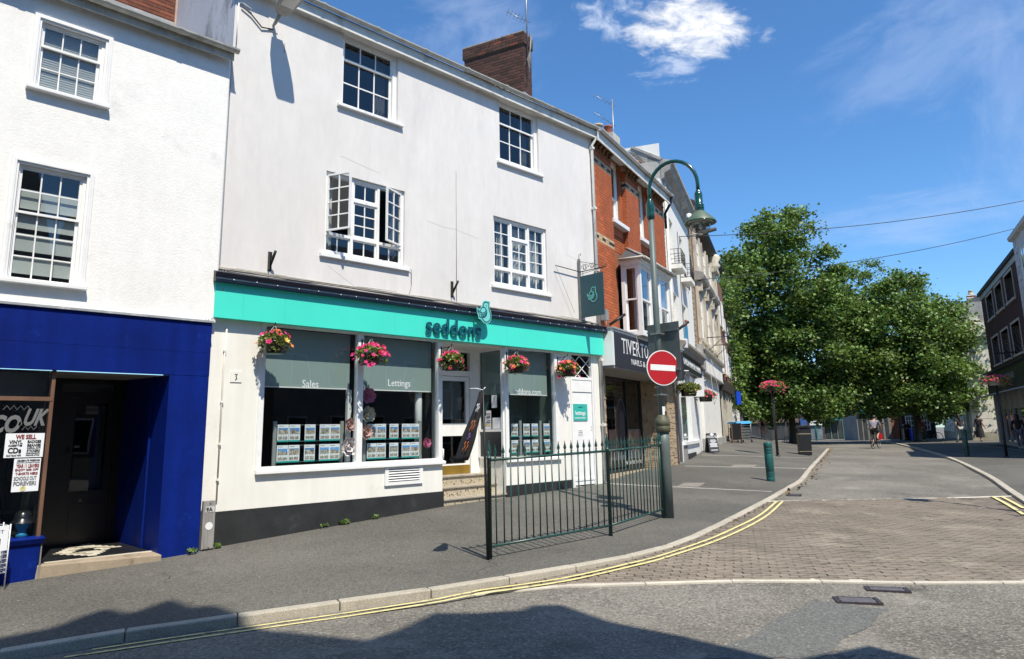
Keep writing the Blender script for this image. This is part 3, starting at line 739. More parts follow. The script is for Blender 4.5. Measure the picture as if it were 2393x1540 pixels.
def bird(parent, ox, oz, y, s_, fill=None, line=None, th=.012, name='bird_emblem', lw=.05):
    """round bird emblem; unit box 1 wide 1.19 high; ox, oz lower left"""
    def T(p): return ((p[0]-1445)/360*s_+ox, (855-p[1])/360*s_+oz)
    plate = [(1445, 560), (1505, 600), (1537, 588), (1580, 530), (1592, 470), (1620, 432), (1690, 424), (1778, 430), (1766, 500), (1757, 560), (1790, 620), (1805, 690), (1797, 770), (1755, 826), (1700, 853), (1640, 853), (1590, 832), (1548, 792), (1490, 782), (1482, 738), (1452, 650)]
    if fill is not None:
        m_ = MB(); m_.prism([T(p) for p in plate][::-1], 'y', y, y+th); root = m_.build(name, fill, parent)
    else: root = None
    m_ = MB(); w = lw*s_; yy = y-.004
    body = [(1598, 545), (1603, 500), (1630, 462), (1672, 452), (1712, 462), (1748, 455), (1740, 500), (1738, 560), (1748, 600), (1775, 650), (1785, 705), (1768, 770), (1720, 815), (1665, 828), (1612, 808), (1572, 765)]
    m_.ribbon([T(p) for p in body], w, yy, .004)
    wing = [(1532, 640), (1545, 590), (1580, 556), (1630, 556), (1672, 590), (1690, 645), (1675, 700), (1630, 740), (1560, 752), (1510, 752), (1504, 690), (1470, 640), (1462, 600), (1500, 640), (1530, 660), (1590, 668), (1640, 650), (1668, 610)]
    m_.ribbon([T(p) for p in wing], w*.95, yy, .004)
    m_.ribbon([T(p) for p in ((1530, 690), (1600, 700), (1660, 668), (1680, 640))], w*.8, yy, .004)
    m_.ribbon([T(p) for p in ((1530, 722), (1600, 725), (1650, 705), (1676, 670))], w*.8, yy, .004)
    e = T((1675, 522)); m_.prism([(e[0]+.03*s_*math.cos(a*math.pi/4), e[1]+.03*s_*math.sin(a*math.pi/4)) for a in range(8)][::-1], 'y', yy, yy+.004)
    o = m_.build('bird_outline' if root else name, line, root or parent)
    return root or o

# ------------------------------------------------------------------ teal estate agent's building
SH = thing('shop_building', 'pale lilac rendered building with the long teal shop fascia and open casement windows', 'building', (0, 10.4, 0), 0, None, (8.6, 0, .2))
mb = MB()
OP = [(6.095, 7.295, 7.40, 8.77, .13), (9.96, 11.19, 7.36, 8.77, .13), (5.835, 7.475, 4.63, 6.085, .11), (9.74, 11.365, 4.61, 6.085, .11)]
walls(mb, 4.12, 13.14, 3.80, 8.78, OP)
mb.poly([(4.12, 0, 3.3), (4.12, 6, 3.3), (4.12, 6, 8.78), (4.12, 0, 8.78)][::-1]); mb.poly([(13.14, 0, 0), (13.14, 6, 0), (13.14, 6, 8.78), (13.14, 0, 8.78)])
mb.build('wall', W_LILAC, SH)
# weathered gable over the neighbour's roof, roof, eaves
gm = mat('weathered grey white render', (.60, .59, .62), .85, .15, .8, bump=.3, bs=25, dirt=(.20, .195, .19), ds=1.6, dlo=.46, dhi=.72, stretch=(1, 1, .45))
mb = MB(); mb.poly([(4.115, 2.8, 8.0), (4.115, .012, 7.0), (4.115, .012, 8.93), (4.115, 2.85, 10.40)]); mb.poly([(4.115, .0, 7.2), (4.14, -.004, 7.2), (4.14, -.004, 8.76), (4.115, 0, 8.76)]); mb.build('gable_wall', gm, SH)
mb = MB(); mb.prism([(-.16, 8.95), (4.6, 11.45), (9.2, 8.9), (9.2, 8.8), (4.6, 11.34), (-.16, 8.84)], 'x', 4.06, 13.16); mb.build('roof', SLATE, SH)
mb = MB(); mb.box(4.06, 13.16, -.15, .0, 8.765, 8.785); mb.build('soffit', W_PVC, SH)
mb = MB(); mb.box(4.06, 13.16, -.17, -.15, 8.735, 8.93); mb.build('fascia_board', W_PVC, SH)
gutter(SH, 4.06, 13.17, -.232, 8.985, .058)
# upper sash windows
def blind_slats(parent, x0, x1, z0, z1, y, n): 
    s_ = MB()
    for i in range(n):
        z = z0+(z1-z0)*(i+.5)/n; s_.hexa([(x0, y, z-.010), (x1, y, z-.010), (x1, y+.012, z-.004), (x0, y+.012, z-.004), (x0, y, z-.008), (x1, y, z-.008), (x1, y+.012, z-.002), (x0, y+.012, z-.002)])
    return s_.build('venetian_blind', BLIND_L, parent)
for (x0, x1, z0, z1, zr, lift) in ((6.095, 7.295, 7.40, 8.765, 8.33, 0), (9.96, 11.19, 7.36, 8.765, 8.28, .06)):
    w = window(SH); f = MB()
    f.box(x0, x0+.05, .06, .16, z0, z1); f.box(x1-.09, x1, .06, .16, z0, z1); f.box(x0+.05, x1-.09, .06, .16, z1-.07, z1); f.box(x0+.05, x1-.09, .07, .16, z0, z0+.03); f.build('frame', W_FRAME, w)
    grid_leaf(w, x0+.05, x1-.09, zr-.02, z1-.07, .085, 3, 1, .032, .022, .03)
    grid_leaf(w, x0+.05, x1-.09, z0+.03+lift, zr+.02+lift*.4, .122, 3, 2, .036, .022, .03)
    sill(w, x0-.10, x1+.10, z0-.075, z0-.02, -.07, .13); room_box(w, x0, x1, z0, z1, .165, 1.6, INSIDE)
    curtain(w, x1-.33, x1-.1, z0, z1, .30, 3, mat_=mat('dim curtain', (.12, .12, .13), .9)) 
# lower casements: left and right lights open outwards on the first window
def casement(x0, x1, z0, z1, opened):
    w = window(SH); y = .045; f = MB(); a = x0+(x1-x0)*.335; b = x0+(x1-x0)*.665; zt = z0+.36; e = .05
    f.box(x0, x0+e, y, y+.09, z0, z1); f.box(x1-e, x1, y, y+.09, z0, z1); f.box(x0+e, x1-e, y, y+.09, z1-e, z1); f.box(x0+e, x1-e, y, y+.09, z0, z0+e)
    f.box(a-e/2, a+e/2, y, y+.09, z0+e, z1-e); f.box(b-e/2, b+e/2, y, y+.09, z0+e, z1-e)
    for p, q in ((x0+e, a-e/2), (a+e/2, b-e/2), (b+e/2, x1-e)): f.box(p, q, y, y+.09, zt-e/2, zt+e/2)
    zc = z1-.40; f.box(a+e/2, b-e/2, y, y+.09, zc-e/2, zc+e/2)
    f.build('frame', W_FRAME, w)
    for p, q in ((x0+e, a-e/2), (a+e/2, b-e/2), (b+e/2, x1-e)): grid_leaf(w, p, q, z0+e, zt-e/2, y+.03, 2, 1, .022, .02, .03)
    grid_leaf(w, a+e/2, b-e/2, zc+e/2, z1-e, y+.02, 2, 1, .03, .02, .03); grid_leaf(w, a+e/2, b-e/2, zt+e/2, zc-e/2, y+.02, 2, 3, .035, .02, .03)
    def hinge(hx, ang): return Matrix.Translation((hx, y, 0)) @ Matrix.Rotation(ang, 4, 'Z') @ Matrix.Translation((-hx, -y, 0))
    grid_leaf(w, x0+e, a-e/2, zt+e/2, z1-e, y-.005 if opened else y+.02, 2, 4, .03, .02, .035, xf=hinge(x0+e, -rad(66)) if opened else None)
    grid_leaf(w, b+e/2, x1-e, zt+e/2, z1-e, y-.005 if opened else y+.02, 2, 4, .03, .02, .035, xf=hinge(x1-e, rad(23)) if opened else None)
    sill(w, x0-.09, x1+.09, z0-.085, z0-.02, -.06, .11); room_box(w, x0, x1, z0, z1, .14, 1.8, mat('teal dim room', (.010, .055, .075), .8))
    return w
w = casement(5.835, 7.475, 4.635, 6.08, True); curtain(w, 5.86, 6.10, 4.65, 6.05, .24, 4, mat_=CURTAIN); curtain(w, 7.30, 7.46, 4.65, 6.05, .24, 2, mat_=MATS['dim curtain'])
w = casement(9.74, 11.365, 4.615, 6.08, False)
for a, b in ((9.78, 9.98), (10.02, 10.22), (10.36, 10.70), (10.72, 10.95), (10.98, 11.32)): curtain(w, a, b, 4.65, 5.98, .22, 3, .02, CURTAIN)
# brackets of the old floodlights, wires, conduit, cable bundle
for x, z in ((4.90, 4.33), (8.62, 4.36)):
    s_ = MB(); s_.box(x-.045, x+.02, -.012, 0, z-.16, z+.15); s_.box(x-.045, x-.037, -.07, -.012, z-.15, z+.13); s_.tube([(x-.015, -.03, z-.08), (x-.01, -.19, z+.13)], .022, 10); s_.build('floodlight_bracket', IRON, SH)
WIRE = mat('pale cable', (.34, .32, .28), .6, .2, 12); WIRE_D = mat('dark cable', (.03, .03, .032), .6, .2, 12)
def wire(parent, pts, r, m_, name='cable', sag=0.0, n=14):
    Q = []
    for a, b in zip(pts, pts[1:]):
        a, b = Vector(a), Vector(b)
        for i in range(n): f = i/n; p = a.lerp(b, f); p.z -= sag*4*f*(1-f); Q.append(p)
    Q.append(Vector(pts[-1])); s_ = MB(); s_.tube(Q, r, 6); return s_.build(name, m_, parent)
wire(SH, [(8.725, -.008, 6.80), (8.72, -.008, 4.12)], .006, mat('grey flex', (.32, .31, .32), .7), n=2)
rc = random.Random(5)
for k in range(6):
    z = 4.055+.02*k; pts = []; x = 4.06
    while x < 13.0: pts.append((x, -.09+.02*k+rc.uniform(-.012, .012), z-.02*(k > 2)+rc.uniform(-.006, .012))); x += rc.uniform(.35, .8)
    pts.append((13.05, -.05, 4.06)); wire(SH, pts, rc.uniform(.006, .010), WIRE if k % 3 else WIRE_D, n=5)
wire(SH, [(7.50, -.03, 4.62), (7.62, -.03, 4.58), (7.63, -.02, 4.3), (7.55, -.03, 4.06)], .006, WIRE)
for k in range(6): wire(SH, [(4.09+.02*k, -.05, 4.1), (4.02+.022*k, -.07-.01*k, 3.75), (4.08-.02*k, -.06, 3.45), (4.0-.05*k, -.10, 3.30-.02*k)], .007, WIRE if k % 2 else WIRE_D, n=6)
s_ = MB(); s_.tube([(4.26, -.02, 3.2), (4.245, -.02, 2.6), (4.25, -.02, .72)], .013, 8)
for z in (2.85, 2.1, 1.5, 1.0): s_.box(4.23, 4.27, -.038, -.002, z, z+.025)
s_.build('conduit', W_SHOP, SH)
s_ = MB(); s_.tube([(4.165, -.02, 8.5), (4.16, -.02, 7.75)], .010, 6); s_.tube([(4.165, -.02, 8.5), (4.22, -.03, 8.52), (4.38, -.03, 8.47)], .010, 6); s_.build('conduit', W_SHOP, SH)
CRK = mat('crack line', (.54, .52, .51), .9)
for pts in (((8.0, 5.62), (8.4, 5.57), (8.7, 5.58), (9.3, 5.50)), ((12.0, 5.62), (12.5, 5.52), (12.9, 5.40), (13.1, 5.44)), ((6.1, 6.42), (6.5, 6.36), (6.9, 6.30)), ((9.9, 7.2), (9.93, 6.8), (9.88, 6.5)), ((5.9, 4.42), (6.3, 4.2), (6.5, 4.1))):
    s_ = MB(); s_.ribbon(pts, .004, -.002, .002); s_.build('crack', CRK, SH)
s_ = MB(); s_.box(4.97, 4.985, -.002, 0, 7.95, 8.12); s_.build('rust_stain', mat('rust stain', (.45, .36, .26), .9), SH)
# ground floor front
mb = MB()
walls(mb, 4.0, 8.37, -.2, 3.80, [(4.84, 8.33, 1.10, 3.36, .12)])
walls(mb, 9.99, 13.10, 0, 3.80, [(10.03, 11.54, 1.06, 3.36, .12), (12.02, 12.84, .40, 3.36, .07)])
mb.poly([(8.37, 0, .0), (8.37, .8, .0), (8.37, .8, 3.33), (8.37, 0, 3.33)]); mb.poly([(9.99, 0, 0), (9.99, 0, 1.1), (9.99, .8, 1.1), (9.99, .8, 0)])
mb.poly([(8.37, 0, 3.33), (8.37, .8, 3.33), (9.99, .8, 3.33), (9.99, 0, 3.33)]); mb.box(8.37, 9.99, 0, .05, 3.30, 3.80)
mb.build('shop_wall', W_SHOP, SH)
mb = MB(); mb.box(4.19, 8.385, -.022, 0, -.3, .57); mb.box(9.98, 11.98, -.022, 0, 0, .565); mb.build('plinth', PLINTH, SH)
def shop_frame(x0, x1, z0, z1, muls, nm='shop_window'):
    w = window(SH, nm); f = MB(); y0, y1 = -.015, .09
    f.box(x0, x0+.09, y0, y1, z0, z1); f.box(x1-.09, x1, y0, y1, z0, z1); f.box(x0+.09, x1-.09, y0, y1, z1-.06, z1); f.box(x0+.09, x1-.09, y0, y1, z0, z0+.055)
    for a in muls: f.box(a-.055, a+.055, y0, y1, z0+.055, z1-.06)
    f.build('frame', W_FRAME, w); xs = [x0+.09]+[v for a in muls for v in (a-.055, a+.055)]+[x1-.09]
    for a, b in zip(xs[::2], xs[1::2]): g = MB(); g.poly([(a, .05, z0+.055), (b, .05, z0+.055), (b, .05, z1-.06), (a, .05, z1-.06)]); g.build('pane', GLASS_SHOP, w)
    return w
w1 = shop_frame(4.80, 8.36, 1.105, 3.36, [6.585]); sill(w1, 4.80, 8.40, 1.055, 1.105, -.07, .02)
w3 = shop_frame(9.99, 11.58, 1.065, 3.36, []); sill(w3, 9.99, 11.62, 1.01, 1.065, -.06, .02)
for ww, a, b, zb in ((w1, 4.90, 6.50, 2.385), (w1, 6.66, 8.26, 2.385), (w3, 10.09, 11.46, 2.385)):
    s_ = MB(); s_.box(a, b, .20, .204, zb, 3.30); s_.build('roller_blind', BLIND, ww); s_ = MB(); s_.box(a, b, .196, .208, zb-.018, zb); s_.build('blind_hem', W_FRAME, ww)
TXTM = mat('frosted white lettering', (.62, .66, .66), .5, 0)
text('Sales', .165, 5.54, 2.375, .045, TXTM, w1, sx=.92); text('Lettings', .17, 7.175, 2.445, .045, TXTM, w1, sx=.92); text('seddons.com', .175, 10.26, 2.375, .045, TXTM, w3, sx=.92)
INT = mat('shop interior wall', (.035, .036, .036), .9, .2); room_box(SH, 4.9, 8.35, .5, 3.4, .30, 4.5, INT, 'shop_interior')
TG = mat('grey green boarding', (.13, .19, .17), .7, .08, 3); s_ = MB()
for i in range(12): s_.box(10.02+.13*i, 10.02+.13*i+.124, .95, .97, .9, 3.3)
s_.build('boarded_screen', TG, SH); s_ = MB(); s_.box(9.99, 11.75, .99, 1.0, .5, 3.4); s_.box(11.56, 11.60, .13, .99, .5, 3.4); s_.box(10.0, 11.6, .1, 1.0, .95, 1.0); s_.build('window_bed', TG, SH)
s_ = MB(); s_.box(4.9, 8.3, .1, .5, .98, 1.03); s_.build('window_bed', mat('white display shelf', (.5, .51, .5), .6), SH)
s_ = MB(); s_.lathe([(.07, 1.02), (.07, 3.3)], (8.06, .33, 0), 16); s_.build('column', W_FRAME, SH)
s_ = MB(); s_.box(6.45, 6.52, .15, .22, 1.02, 2.36); s_.build('column', W_FRAME, SH)
# ventilation grille under the window: frame and single louvres
V = window(SH, 'vent'); f = MB(); f.box(7.10, 7.17, -.035, .01, .745, 1.05); f.box(7.83, 7.90, -.035, .01, .745, 1.05); f.box(7.17, 7.83, -.035, .01, .745, .80); f.box(7.17, 7.83, -.035, .01, 1.02, 1.05); f.build('frame', W_FRAME, V)
f = MB(); f.box(7.17, 7.83, -.004, .0, .80, 1.02); f.build('void', BLACK, V)
for i in range(5):
    z = .815+.042*i; f = MB(); f.hexa([(7.17, -.034, z), (7.83, -.034, z), (7.83, -.008, z+.020), (7.17, -.008, z+.020), (7.17, -.034, z+.008), (7.83, -.034, z+.008), (7.83, -.008, z+.028), (7.17, -.008, z+.028)]); f.build('louvre', W_FRAME, V)
# wall plate
s_ = MB(); s_.box(4.36, 4.53, -.012, 0, 2.41, 2.57); P_l = s_.build('alarm_plate', W_SHOP, SH); s_ = MB(); s_.ribbon([(4.42, 2.52), (4.46, 2.53), (4.44, 2.49), (4.455, 2.46), (4.43, 2.44)], .014, -.015, .003); s_.build('mark', BLACK, P_l)
# entrance: steps, door, side light
MOS = bpy.data.materials.new('mosaic tile'); MOS.use_nodes = True; t = MOS.node_tree; b = t.nodes['Principled BSDF']; tc = N(t, 'TexCoord'); bt = N(t, 'TexBrick'); bt.offset = 0
mp = N(t, 'Mapping'); mp.inputs['Rotation'].default_value = (math.pi/2, 0, 0); Lk(t, tc.outputs['Object'], mp.inputs[0]); Lk(t, mp.outputs[0], bt.inputs['Vector'])
bt.inputs['Scale'].default_value = 1; bt.inputs['Brick Width'].default_value = .021; bt.inputs['Row Height'].default_value = .021; bt.inputs['Mortar Size'].default_value = .0012; bt.inputs['Color1'].default_value = (.52, .45, .33, 1); bt.inputs['Color2'].default_value = (.30, .24, .15, 1); bt.inputs['Mortar'].default_value = (.36, .33, .28, 1); bt.inputs['Bias'].default_value = -.2
wn = N(t, 'TexWhiteNoise', noise_dimensions='3D'); sn = N(t, 'VectorMath', operation='SNAP'); Lk(t, tc.outputs['Object'], sn.inputs[0]); sn.inputs[1].default_value = (.021, .021, .021); Lk(t, sn.outputs[0], wn.inputs['Vector'])
mx = N(t, 'MixRGB'); Lk(t, math_('GREATER_THAN', wn.outputs[0], .93, t=t), mx.inputs[0]); Lk(t, bt.outputs[0], mx.inputs[1]); mx.inputs[2].default_value = (.07, .04, .02, 1); Lk(t, mx.outputs[0], b.inputs['Base Color']); b.inputs['Roughness'].default_value = .4
STONE = mat('worn stone nosing', (.34, .30, .24), .8, .15, 6, dirt=(.16, .14, .11), ds=5)
ST_ = window(SH, 'entrance_steps')
for (y, z0, z1) in ((-.02, .10, .425), (.26, .425, .61), (.52, .61, .795)):
    s_ = MB(); s_.box(8.375, 9.985, y+.03, .82, z0, z1-.035); s_.build('step', MOS, ST_); s_ = MB(); s_.box(8.372, 9.987, y, .84, z1-.035, z1); s_.build('tread', STONE, ST_, bevel=.008)
D_ = window(SH, 'shop_door'); f = MB(); y = .80
f.box(8.37, 8.93, y, y+.1, .795, 3.33); f.box(9.76, 9.99, y, y+.1, .795, 3.33); f.box(8.93, 9.76, y, y+.1, 2.76, 2.87); f.box(8.93, 9.76, y, y+.1, 3.26, 3.33); f.build('frame', W_FRAME, D_)
f = MB(); f.box(8.94, 9.02, y+.03, y+.08, .97, 2.75); f.box(9.66, 9.75, y+.03, y+.08, .97, 2.75); f.box(9.02, 9.66, y+.03, y+.08, 2.66, 2.75); f.box(9.02, 9.66, y+.03, y+.08, 1.55, 1.80); f.box(9.02, 9.66, y+.03, y+.08, .97, 1.0); f.build('leaf', W_FRAME, D_)
f = MB(); f.box(8.94, 9.75, y+.028, y+.08, .80, .97); f.build('kick_plate', BRASS, D_)
for (a, b_, c, d) in ((9.02, 9.66, 1.80, 2.66), (9.02, 9.66, 1.0, 1.55), (8.93, 9.76, 2.87, 3.26)): g = MB(); g.poly([(a, y+.05, c), (b_, y+.05, c), (b_, y+.05, d), (a, y+.05, d)]); g.build('pane', GLASS_SHOP, D_)
f = MB(); f.box(9.06, 9.62, y+.14, y+.145, 1.88, 2.7); f.box(9.0, 9.7, y+.14, y+.145, 2.95, 3.26); f.build('roller_blind', mat('grey blind', (.11, .125, .13), .8), D_)
f = MB(); f.tube([(9.0, y-.02, 1.3), (8.98, y-.07, 1.3), (8.98, y-.07, 1.1), (9.0, y-.02, 1.1)], .014, 8); f.build('handle', W_FRAME, D_)
room_box(D_, 8.8, 9.9, .8, 3.3, .96, 3, INSIDE)
SL = window(SH, 'side_light'); f = MB(); xa, xb = 9.955, 10.0
f.box(xa, xb, .03, .09, 1.10, 3.33); f.box(xa, xb, .74, .80, 1.10, 3.33); f.box(xa, xb, .09, .74, 1.62, 1.67); f.box(xa, xb, .09, .74, 1.08, 1.12); f.box(xa, xb, .09, .74, 3.27, 3.33); f.build('frame', W_FRAME, SL)
g = MB(); g.poly([(9.98, .74, 1.67), (9.98, .09, 1.67), (9.98, .09, 3.27), (9.98, .74, 3.27)]); g.build('pane', GLASS_SHOP, SL)
g = MB(); g.box(9.972, 9.985, .09, .74, 1.12, 1.62); g.build('panel', mat('dark grey panel', (.012, .016, .024), .35), SL)
g = MB(); g.box(10.02, 10.025, .1, .74, 2.38, 3.27); g.build('roller_blind', BLIND, SL)
g = MB(); g.poly([(9.97, .58, 1.68), (9.97, .40, 1.68), (9.97, .40, 2.05), (9.97, .58, 2.05)]); NP = g.build('notice', PAPER, SL)
for i, z in enumerate((1.98, 1.93, 1.90, 1.84, 1.80)): g = MB(); g.box(9.965, 9.969, .42, .56-.03*(i % 2), z, z+.012); g.build('print', RED if i == 0 else BLACK, NP)
g = MB(); g.box(9.965, 9.969, .41, .57, 1.745, 1.775); g.build('print', M_YELLOW, NP)
g = MB(); g.poly([(9.97, .36, 1.68), (9.97, .10, 1.68), (9.97, .10, 1.90), (9.97, .36, 1.90)]); g.build('notice', PAPER, SL)
g = MB(); g.poly([(9.97, .38, 2.10), (9.97, .22, 2.10), (9.97, .22, 2.36), (9.97, .38, 2.36)]); g.build('notice', PAPER, SL)
g = MB(); g.lathe([(.30, 0), (.30, .02), (.24, .025), (.24, 0)], (0, 0, 0), 24); g.v = [(10.25+v[0], .55+v[2], 2.05+v[1]) for v in g.v]; g.build('window_roundel', mat('dark green roundel', (.01, .05, .045), .4), SH)
# contractors' door
CD = window(SH, 'contractors_door'); y = .05
f = MB(); f.box(12.03, 12.08, 0, .09, .40, 3.34); f.box(12.78, 12.83, 0, .09, .40, 3.34); f.box(12.08, 12.78, .01, .09, 2.74, 2.80); f.box(12.08, 12.78, .01, .09, 3.30, 3.34); f.build('frame', W_FRAME, CD)
f = MB(); f.box(12.085, 12.775, .035, .075, .47, 2.46); f.build('leaf', W_FRAME, CD); f = MB(); f.box(12.085, 12.775, .02, .085, 2.47, 2.74); f.build('panel', W_FRAME, CD)
f = MB(); f.box(12.085, 12.775, .022, .036, .52, .58); f.box(12.10, 12.17, .028, .036, .64, .72); f.box(12.085, 12.775, .03, .085, .43, .468); f.build('rail', W_FRAME, CD)
g = MB(); g.poly([(12.08, .06, 2.80), (12.78, .06, 2.80), (12.78, .06, 3.30), (12.08, .06, 3.30)]); g.build('pane', GLASS_SHOP, CD); room_box(CD, 12.05, 12.8, 2.78, 3.33, .1, .6, INSIDE)
f = MB()
for p, q in (((12.08, 3.3), (12.76, 2.8)), ((12.08, 3.05), (12.42, 2.80)), ((12.40, 3.30), (12.78, 3.03)), ((12.08, 2.98), (12.43, 3.30)), ((12.25, 2.80), (12.78, 3.24))): f.ribbon([p, q], .018, .05, .006)
f.build('leaded_bars', W_FRAME, CD)
s_ = MB(); s_.box(12.10, 12.60, .018, .033, 1.83, 2.20); sg = s_.build('door_sign', mat('teal door plate', (.035, .42, .36), .4, .02), CD)
text('lettings', .125, 12.175, 1.955, .0165, WHITE, sg, sx=.98, bold=.002); text('contractors entrance', .047, 12.15, 1.875, .0165, WHITE, sg, sx=.92, bold=.001); text('seddons', .042, 12.28, 2.115, .0165, TEAL_D, sg)
bird(sg, 12.415, 2.13, .016, .035, TEAL_D, TEAL_L, .002)
s_ = MB(); s_.box(12.26, 12.43, .028, .034, 1.50, 1.645); pl = s_.build('notice_plate', PAPER, CD)
for i, tx in enumerate(('In case No Tens Rivet', 'our Alder Cottage', 'and Castle Cottage')): 
    g = MB(); k = 12.275
    while k < 12.41: ww_ = random.uniform(.008, .025); g.box(k, min(k+ww_, 12.415), .0265, .028, 1.595-.035*i, 1.61-.035*i); k += ww_+.006
    g.build('print', BLACK, pl)
f = MB(); f.box(12.73, 12.745, .03, .036, 1.60, 1.63); f.box(12.73, 12.745, .03, .036, 1.67, 1.70); f.build('keyhole', GALV, CD)
# fascia in panels with recessed joints, cornice, lettering and bird
sm = [4.02, 4.45, 5.12, 7.20, 9.94, 12.60, 13.12]
for a, b_ in zip(sm, sm[1:]):
    s_ = MB(); s_.box(a+.001, b_-.001, -.12, 0, 3.335, 3.86); s_.build('fascia_panel', TEAL, SH)
s_ = MB(); s_.prism([(-.02, 3.86), (-.20, 3.86), (-.20, 3.92), (-.17, 3.935), (-.20, 4.0), (-.16, 4.02), (0, 4.05)], 'x', 3.99, 13.20); s_.build('cornice', NAVY, SH)
s_ = MB(); s_.box(4.0, 13.15, -.205, -.201, 3.895, 3.915); s_.build('cornice_lip', mat('dull blue strip', (.03, .06, .08), .5, .3, 12), SH)
rb = random.Random(11); x = 4.25
while x < 13.1:
    s_ = MB(); s_.lathe([(.004, -.009), (.010, -.004), (.010, .004), (.004, .009)], (x, -.212, 3.905+rb.uniform(-.008, .008)), 6); s_.build('fairy_bulb', WHITE, SH); x += rb.uniform(.22, .46)
o = text('seddons', .40, 0, 0, 0, TEAL_D, SH, 'sign_lettering', extrude=.012, bold=.007, spacing=1.04)
vx = [v.co.x for v in o.data.vertices]; vz = [v.co.z for v in o.data.vertices]; of = OFF[SH.name]; x0, x1, z0, z1 = min(vx), max(vx), min(vz), max(vz)
for v in o.data.vertices: v.co = Vector((7.865+(v.co.x-x0)/(x1-x0)*1.35-of.x, -.160+(v.co.y+of.y)-of.y, 3.425+(v.co.z-z0)/(z1-z0)*.295-of.z))
s_ = MB()
for x in (8.0, 8.35, 8.65, 9.0): s_.box(x-.01, x+.01, -.165, -.12, 3.5, 3.52)
s_.build('letter_fixing', TEAL_D, SH)
bird(SH, 8.985, 3.70, -.30, .385, TEAL_L, TEAL_D, .015); s_ = MB(); s_.box(9.17, 9.20, -.286, -.12, 3.78, 3.80); s_.build('emblem_fixing', TEAL_D, SH)
# downpipe at the party line
s_ = MB(); s_.tube([(13.15, -.232, 8.95), (13.15, -.20, 8.80), (13.05, -.07, 8.55), (13.05, -.07, .46)], .037, 10)
for z in (8.45, 6.9, 5.35, 3.2, 1.7): s_.box(13.005, 13.095, -.118, -.022, z, z+.06)
s_.build('downpipe', W_PVC, SH)
# brick stack
CH = Matrix.Translation((11.283, .5, 0)) @ Matrix.Rotation(rad(18), 4, 'Z')
def chb(z0, z1, e, m_, nm):
    s_ = MB(); s_.box(-e, .42+e, -e, 1.66+e, z0, z1); s_.v = [tuple(CH @ Vector(v)) for v in s_.v]; return s_.build(nm, m_, SH)
stack = chb(8.8, 10.86, 0, MORTAR_D, 'chimney'); chb(10.86, 11.17, .035, MORTAR_D, 'chimney_cap'); chb(11.17, 11.20, .025, mat('lichened flaunching', (.36, .34, .30), .9, .3, 8), 'flaunching')
u1 = (CH.to_3x3() @ Vector((1, 0, 0))); u2 = CH.to_3x3() @ Vector((0, 1, 0)); o1 = CH @ Vector((0, 0, 0)); o2 = CH @ Vector((0, 1.66, 0))
def tone_ch(c, rb):
    if c.z > 10.80 and rb.random() < .12: return B_RED
    return B_BROWN
e_ = .035
brick_wall(SH, [(o1, u1, -u2, .42, 9.2, 10.85, []), (o2, -u2, -u1, 1.66, 9.2, 10.85, []),
                (CH @ Vector((-e_, -e_, 0)), u1, -u2, .42+2*e_, 10.865, 11.165, []), (CH @ Vector((-e_, 1.66+e_, 0)), -u2, -u1, 1.66+2*e_, 10.865, 11.165, [])], [B_BROWN], MORTAR_D, 280, 'chimney_brick', tone=tone_ch, seed=4)
s_ = MB()
def lp(x, y, z): return tuple(CH @ Vector((x, y, z)))
rz_ = lambda y: 8.95+(y+.17)*.524
n = 9
for i in range(n):
    a, b_ = 1.7*i/n, 1.7*(i+1)/n; za = rz_((CH @ Vector((0, a, 0))).y); zb = rz_((CH @ Vector((0, b_, 0))).y)
    s_.poly([lp(-.015, a, za-.1), lp(-.015, a, za+.30), lp(-.015, b_, zb+.17), lp(-.015, b_, zb-.1)])
s_.poly([lp(-.02, -.015, 9.2), lp(.45, -.015, 9.2), lp(.45, -.015, 9.60), lp(-.02, -.015, 9.60)]); s_.poly([lp(-.3, -.02, rz_(.4)+.02), lp(-.01, -.02, rz_(.5)+.03), lp(-.01, 1.7, rz_(2.1)+.03), lp(-.3, 1.7, rz_(2.1)+.02)])
s_.build('flashing', LEAD, SH)
# ------------------------------------------------------------------ white house with the blue record shop
LB = thing('shop_building', 'white roughcast building with a deep blue shopfront and tiled doorway', 'building', (0, 10.3, 0), 0, None, (1, 0, 0))
mb = MB(); mb.smooth = False
walls(mb, -5, 4.035, 3.26, 7.5, [(1.56, 2.33, 6.11, 7.04, .10), (1.49, 2.26, 3.57, 5.05, .10), (-1.6, -.83, 6.11, 7.04, .10), (-1.7, -.9, 3.57, 5.05, .10)])
n0 = len(mb.v); k = 6
for i in range(k+1):
    a = math.pi/2*i/k; x, y = 4.035+.035*math.sin(a), .035-.035*math.cos(a); mb.v += [(x, y, 3.26), (x, y, 7.5)]
for i in range(k): a = n0+2*i; mb.face((a, a+2, a+3, a+1))
mb.poly([(4.07, .035, 3.26), (4.07, .12, 3.26), (4.07, .12, 7.5), (4.07, .035, 7.5)])
mb.build('wall', W_ROUGH, LB)
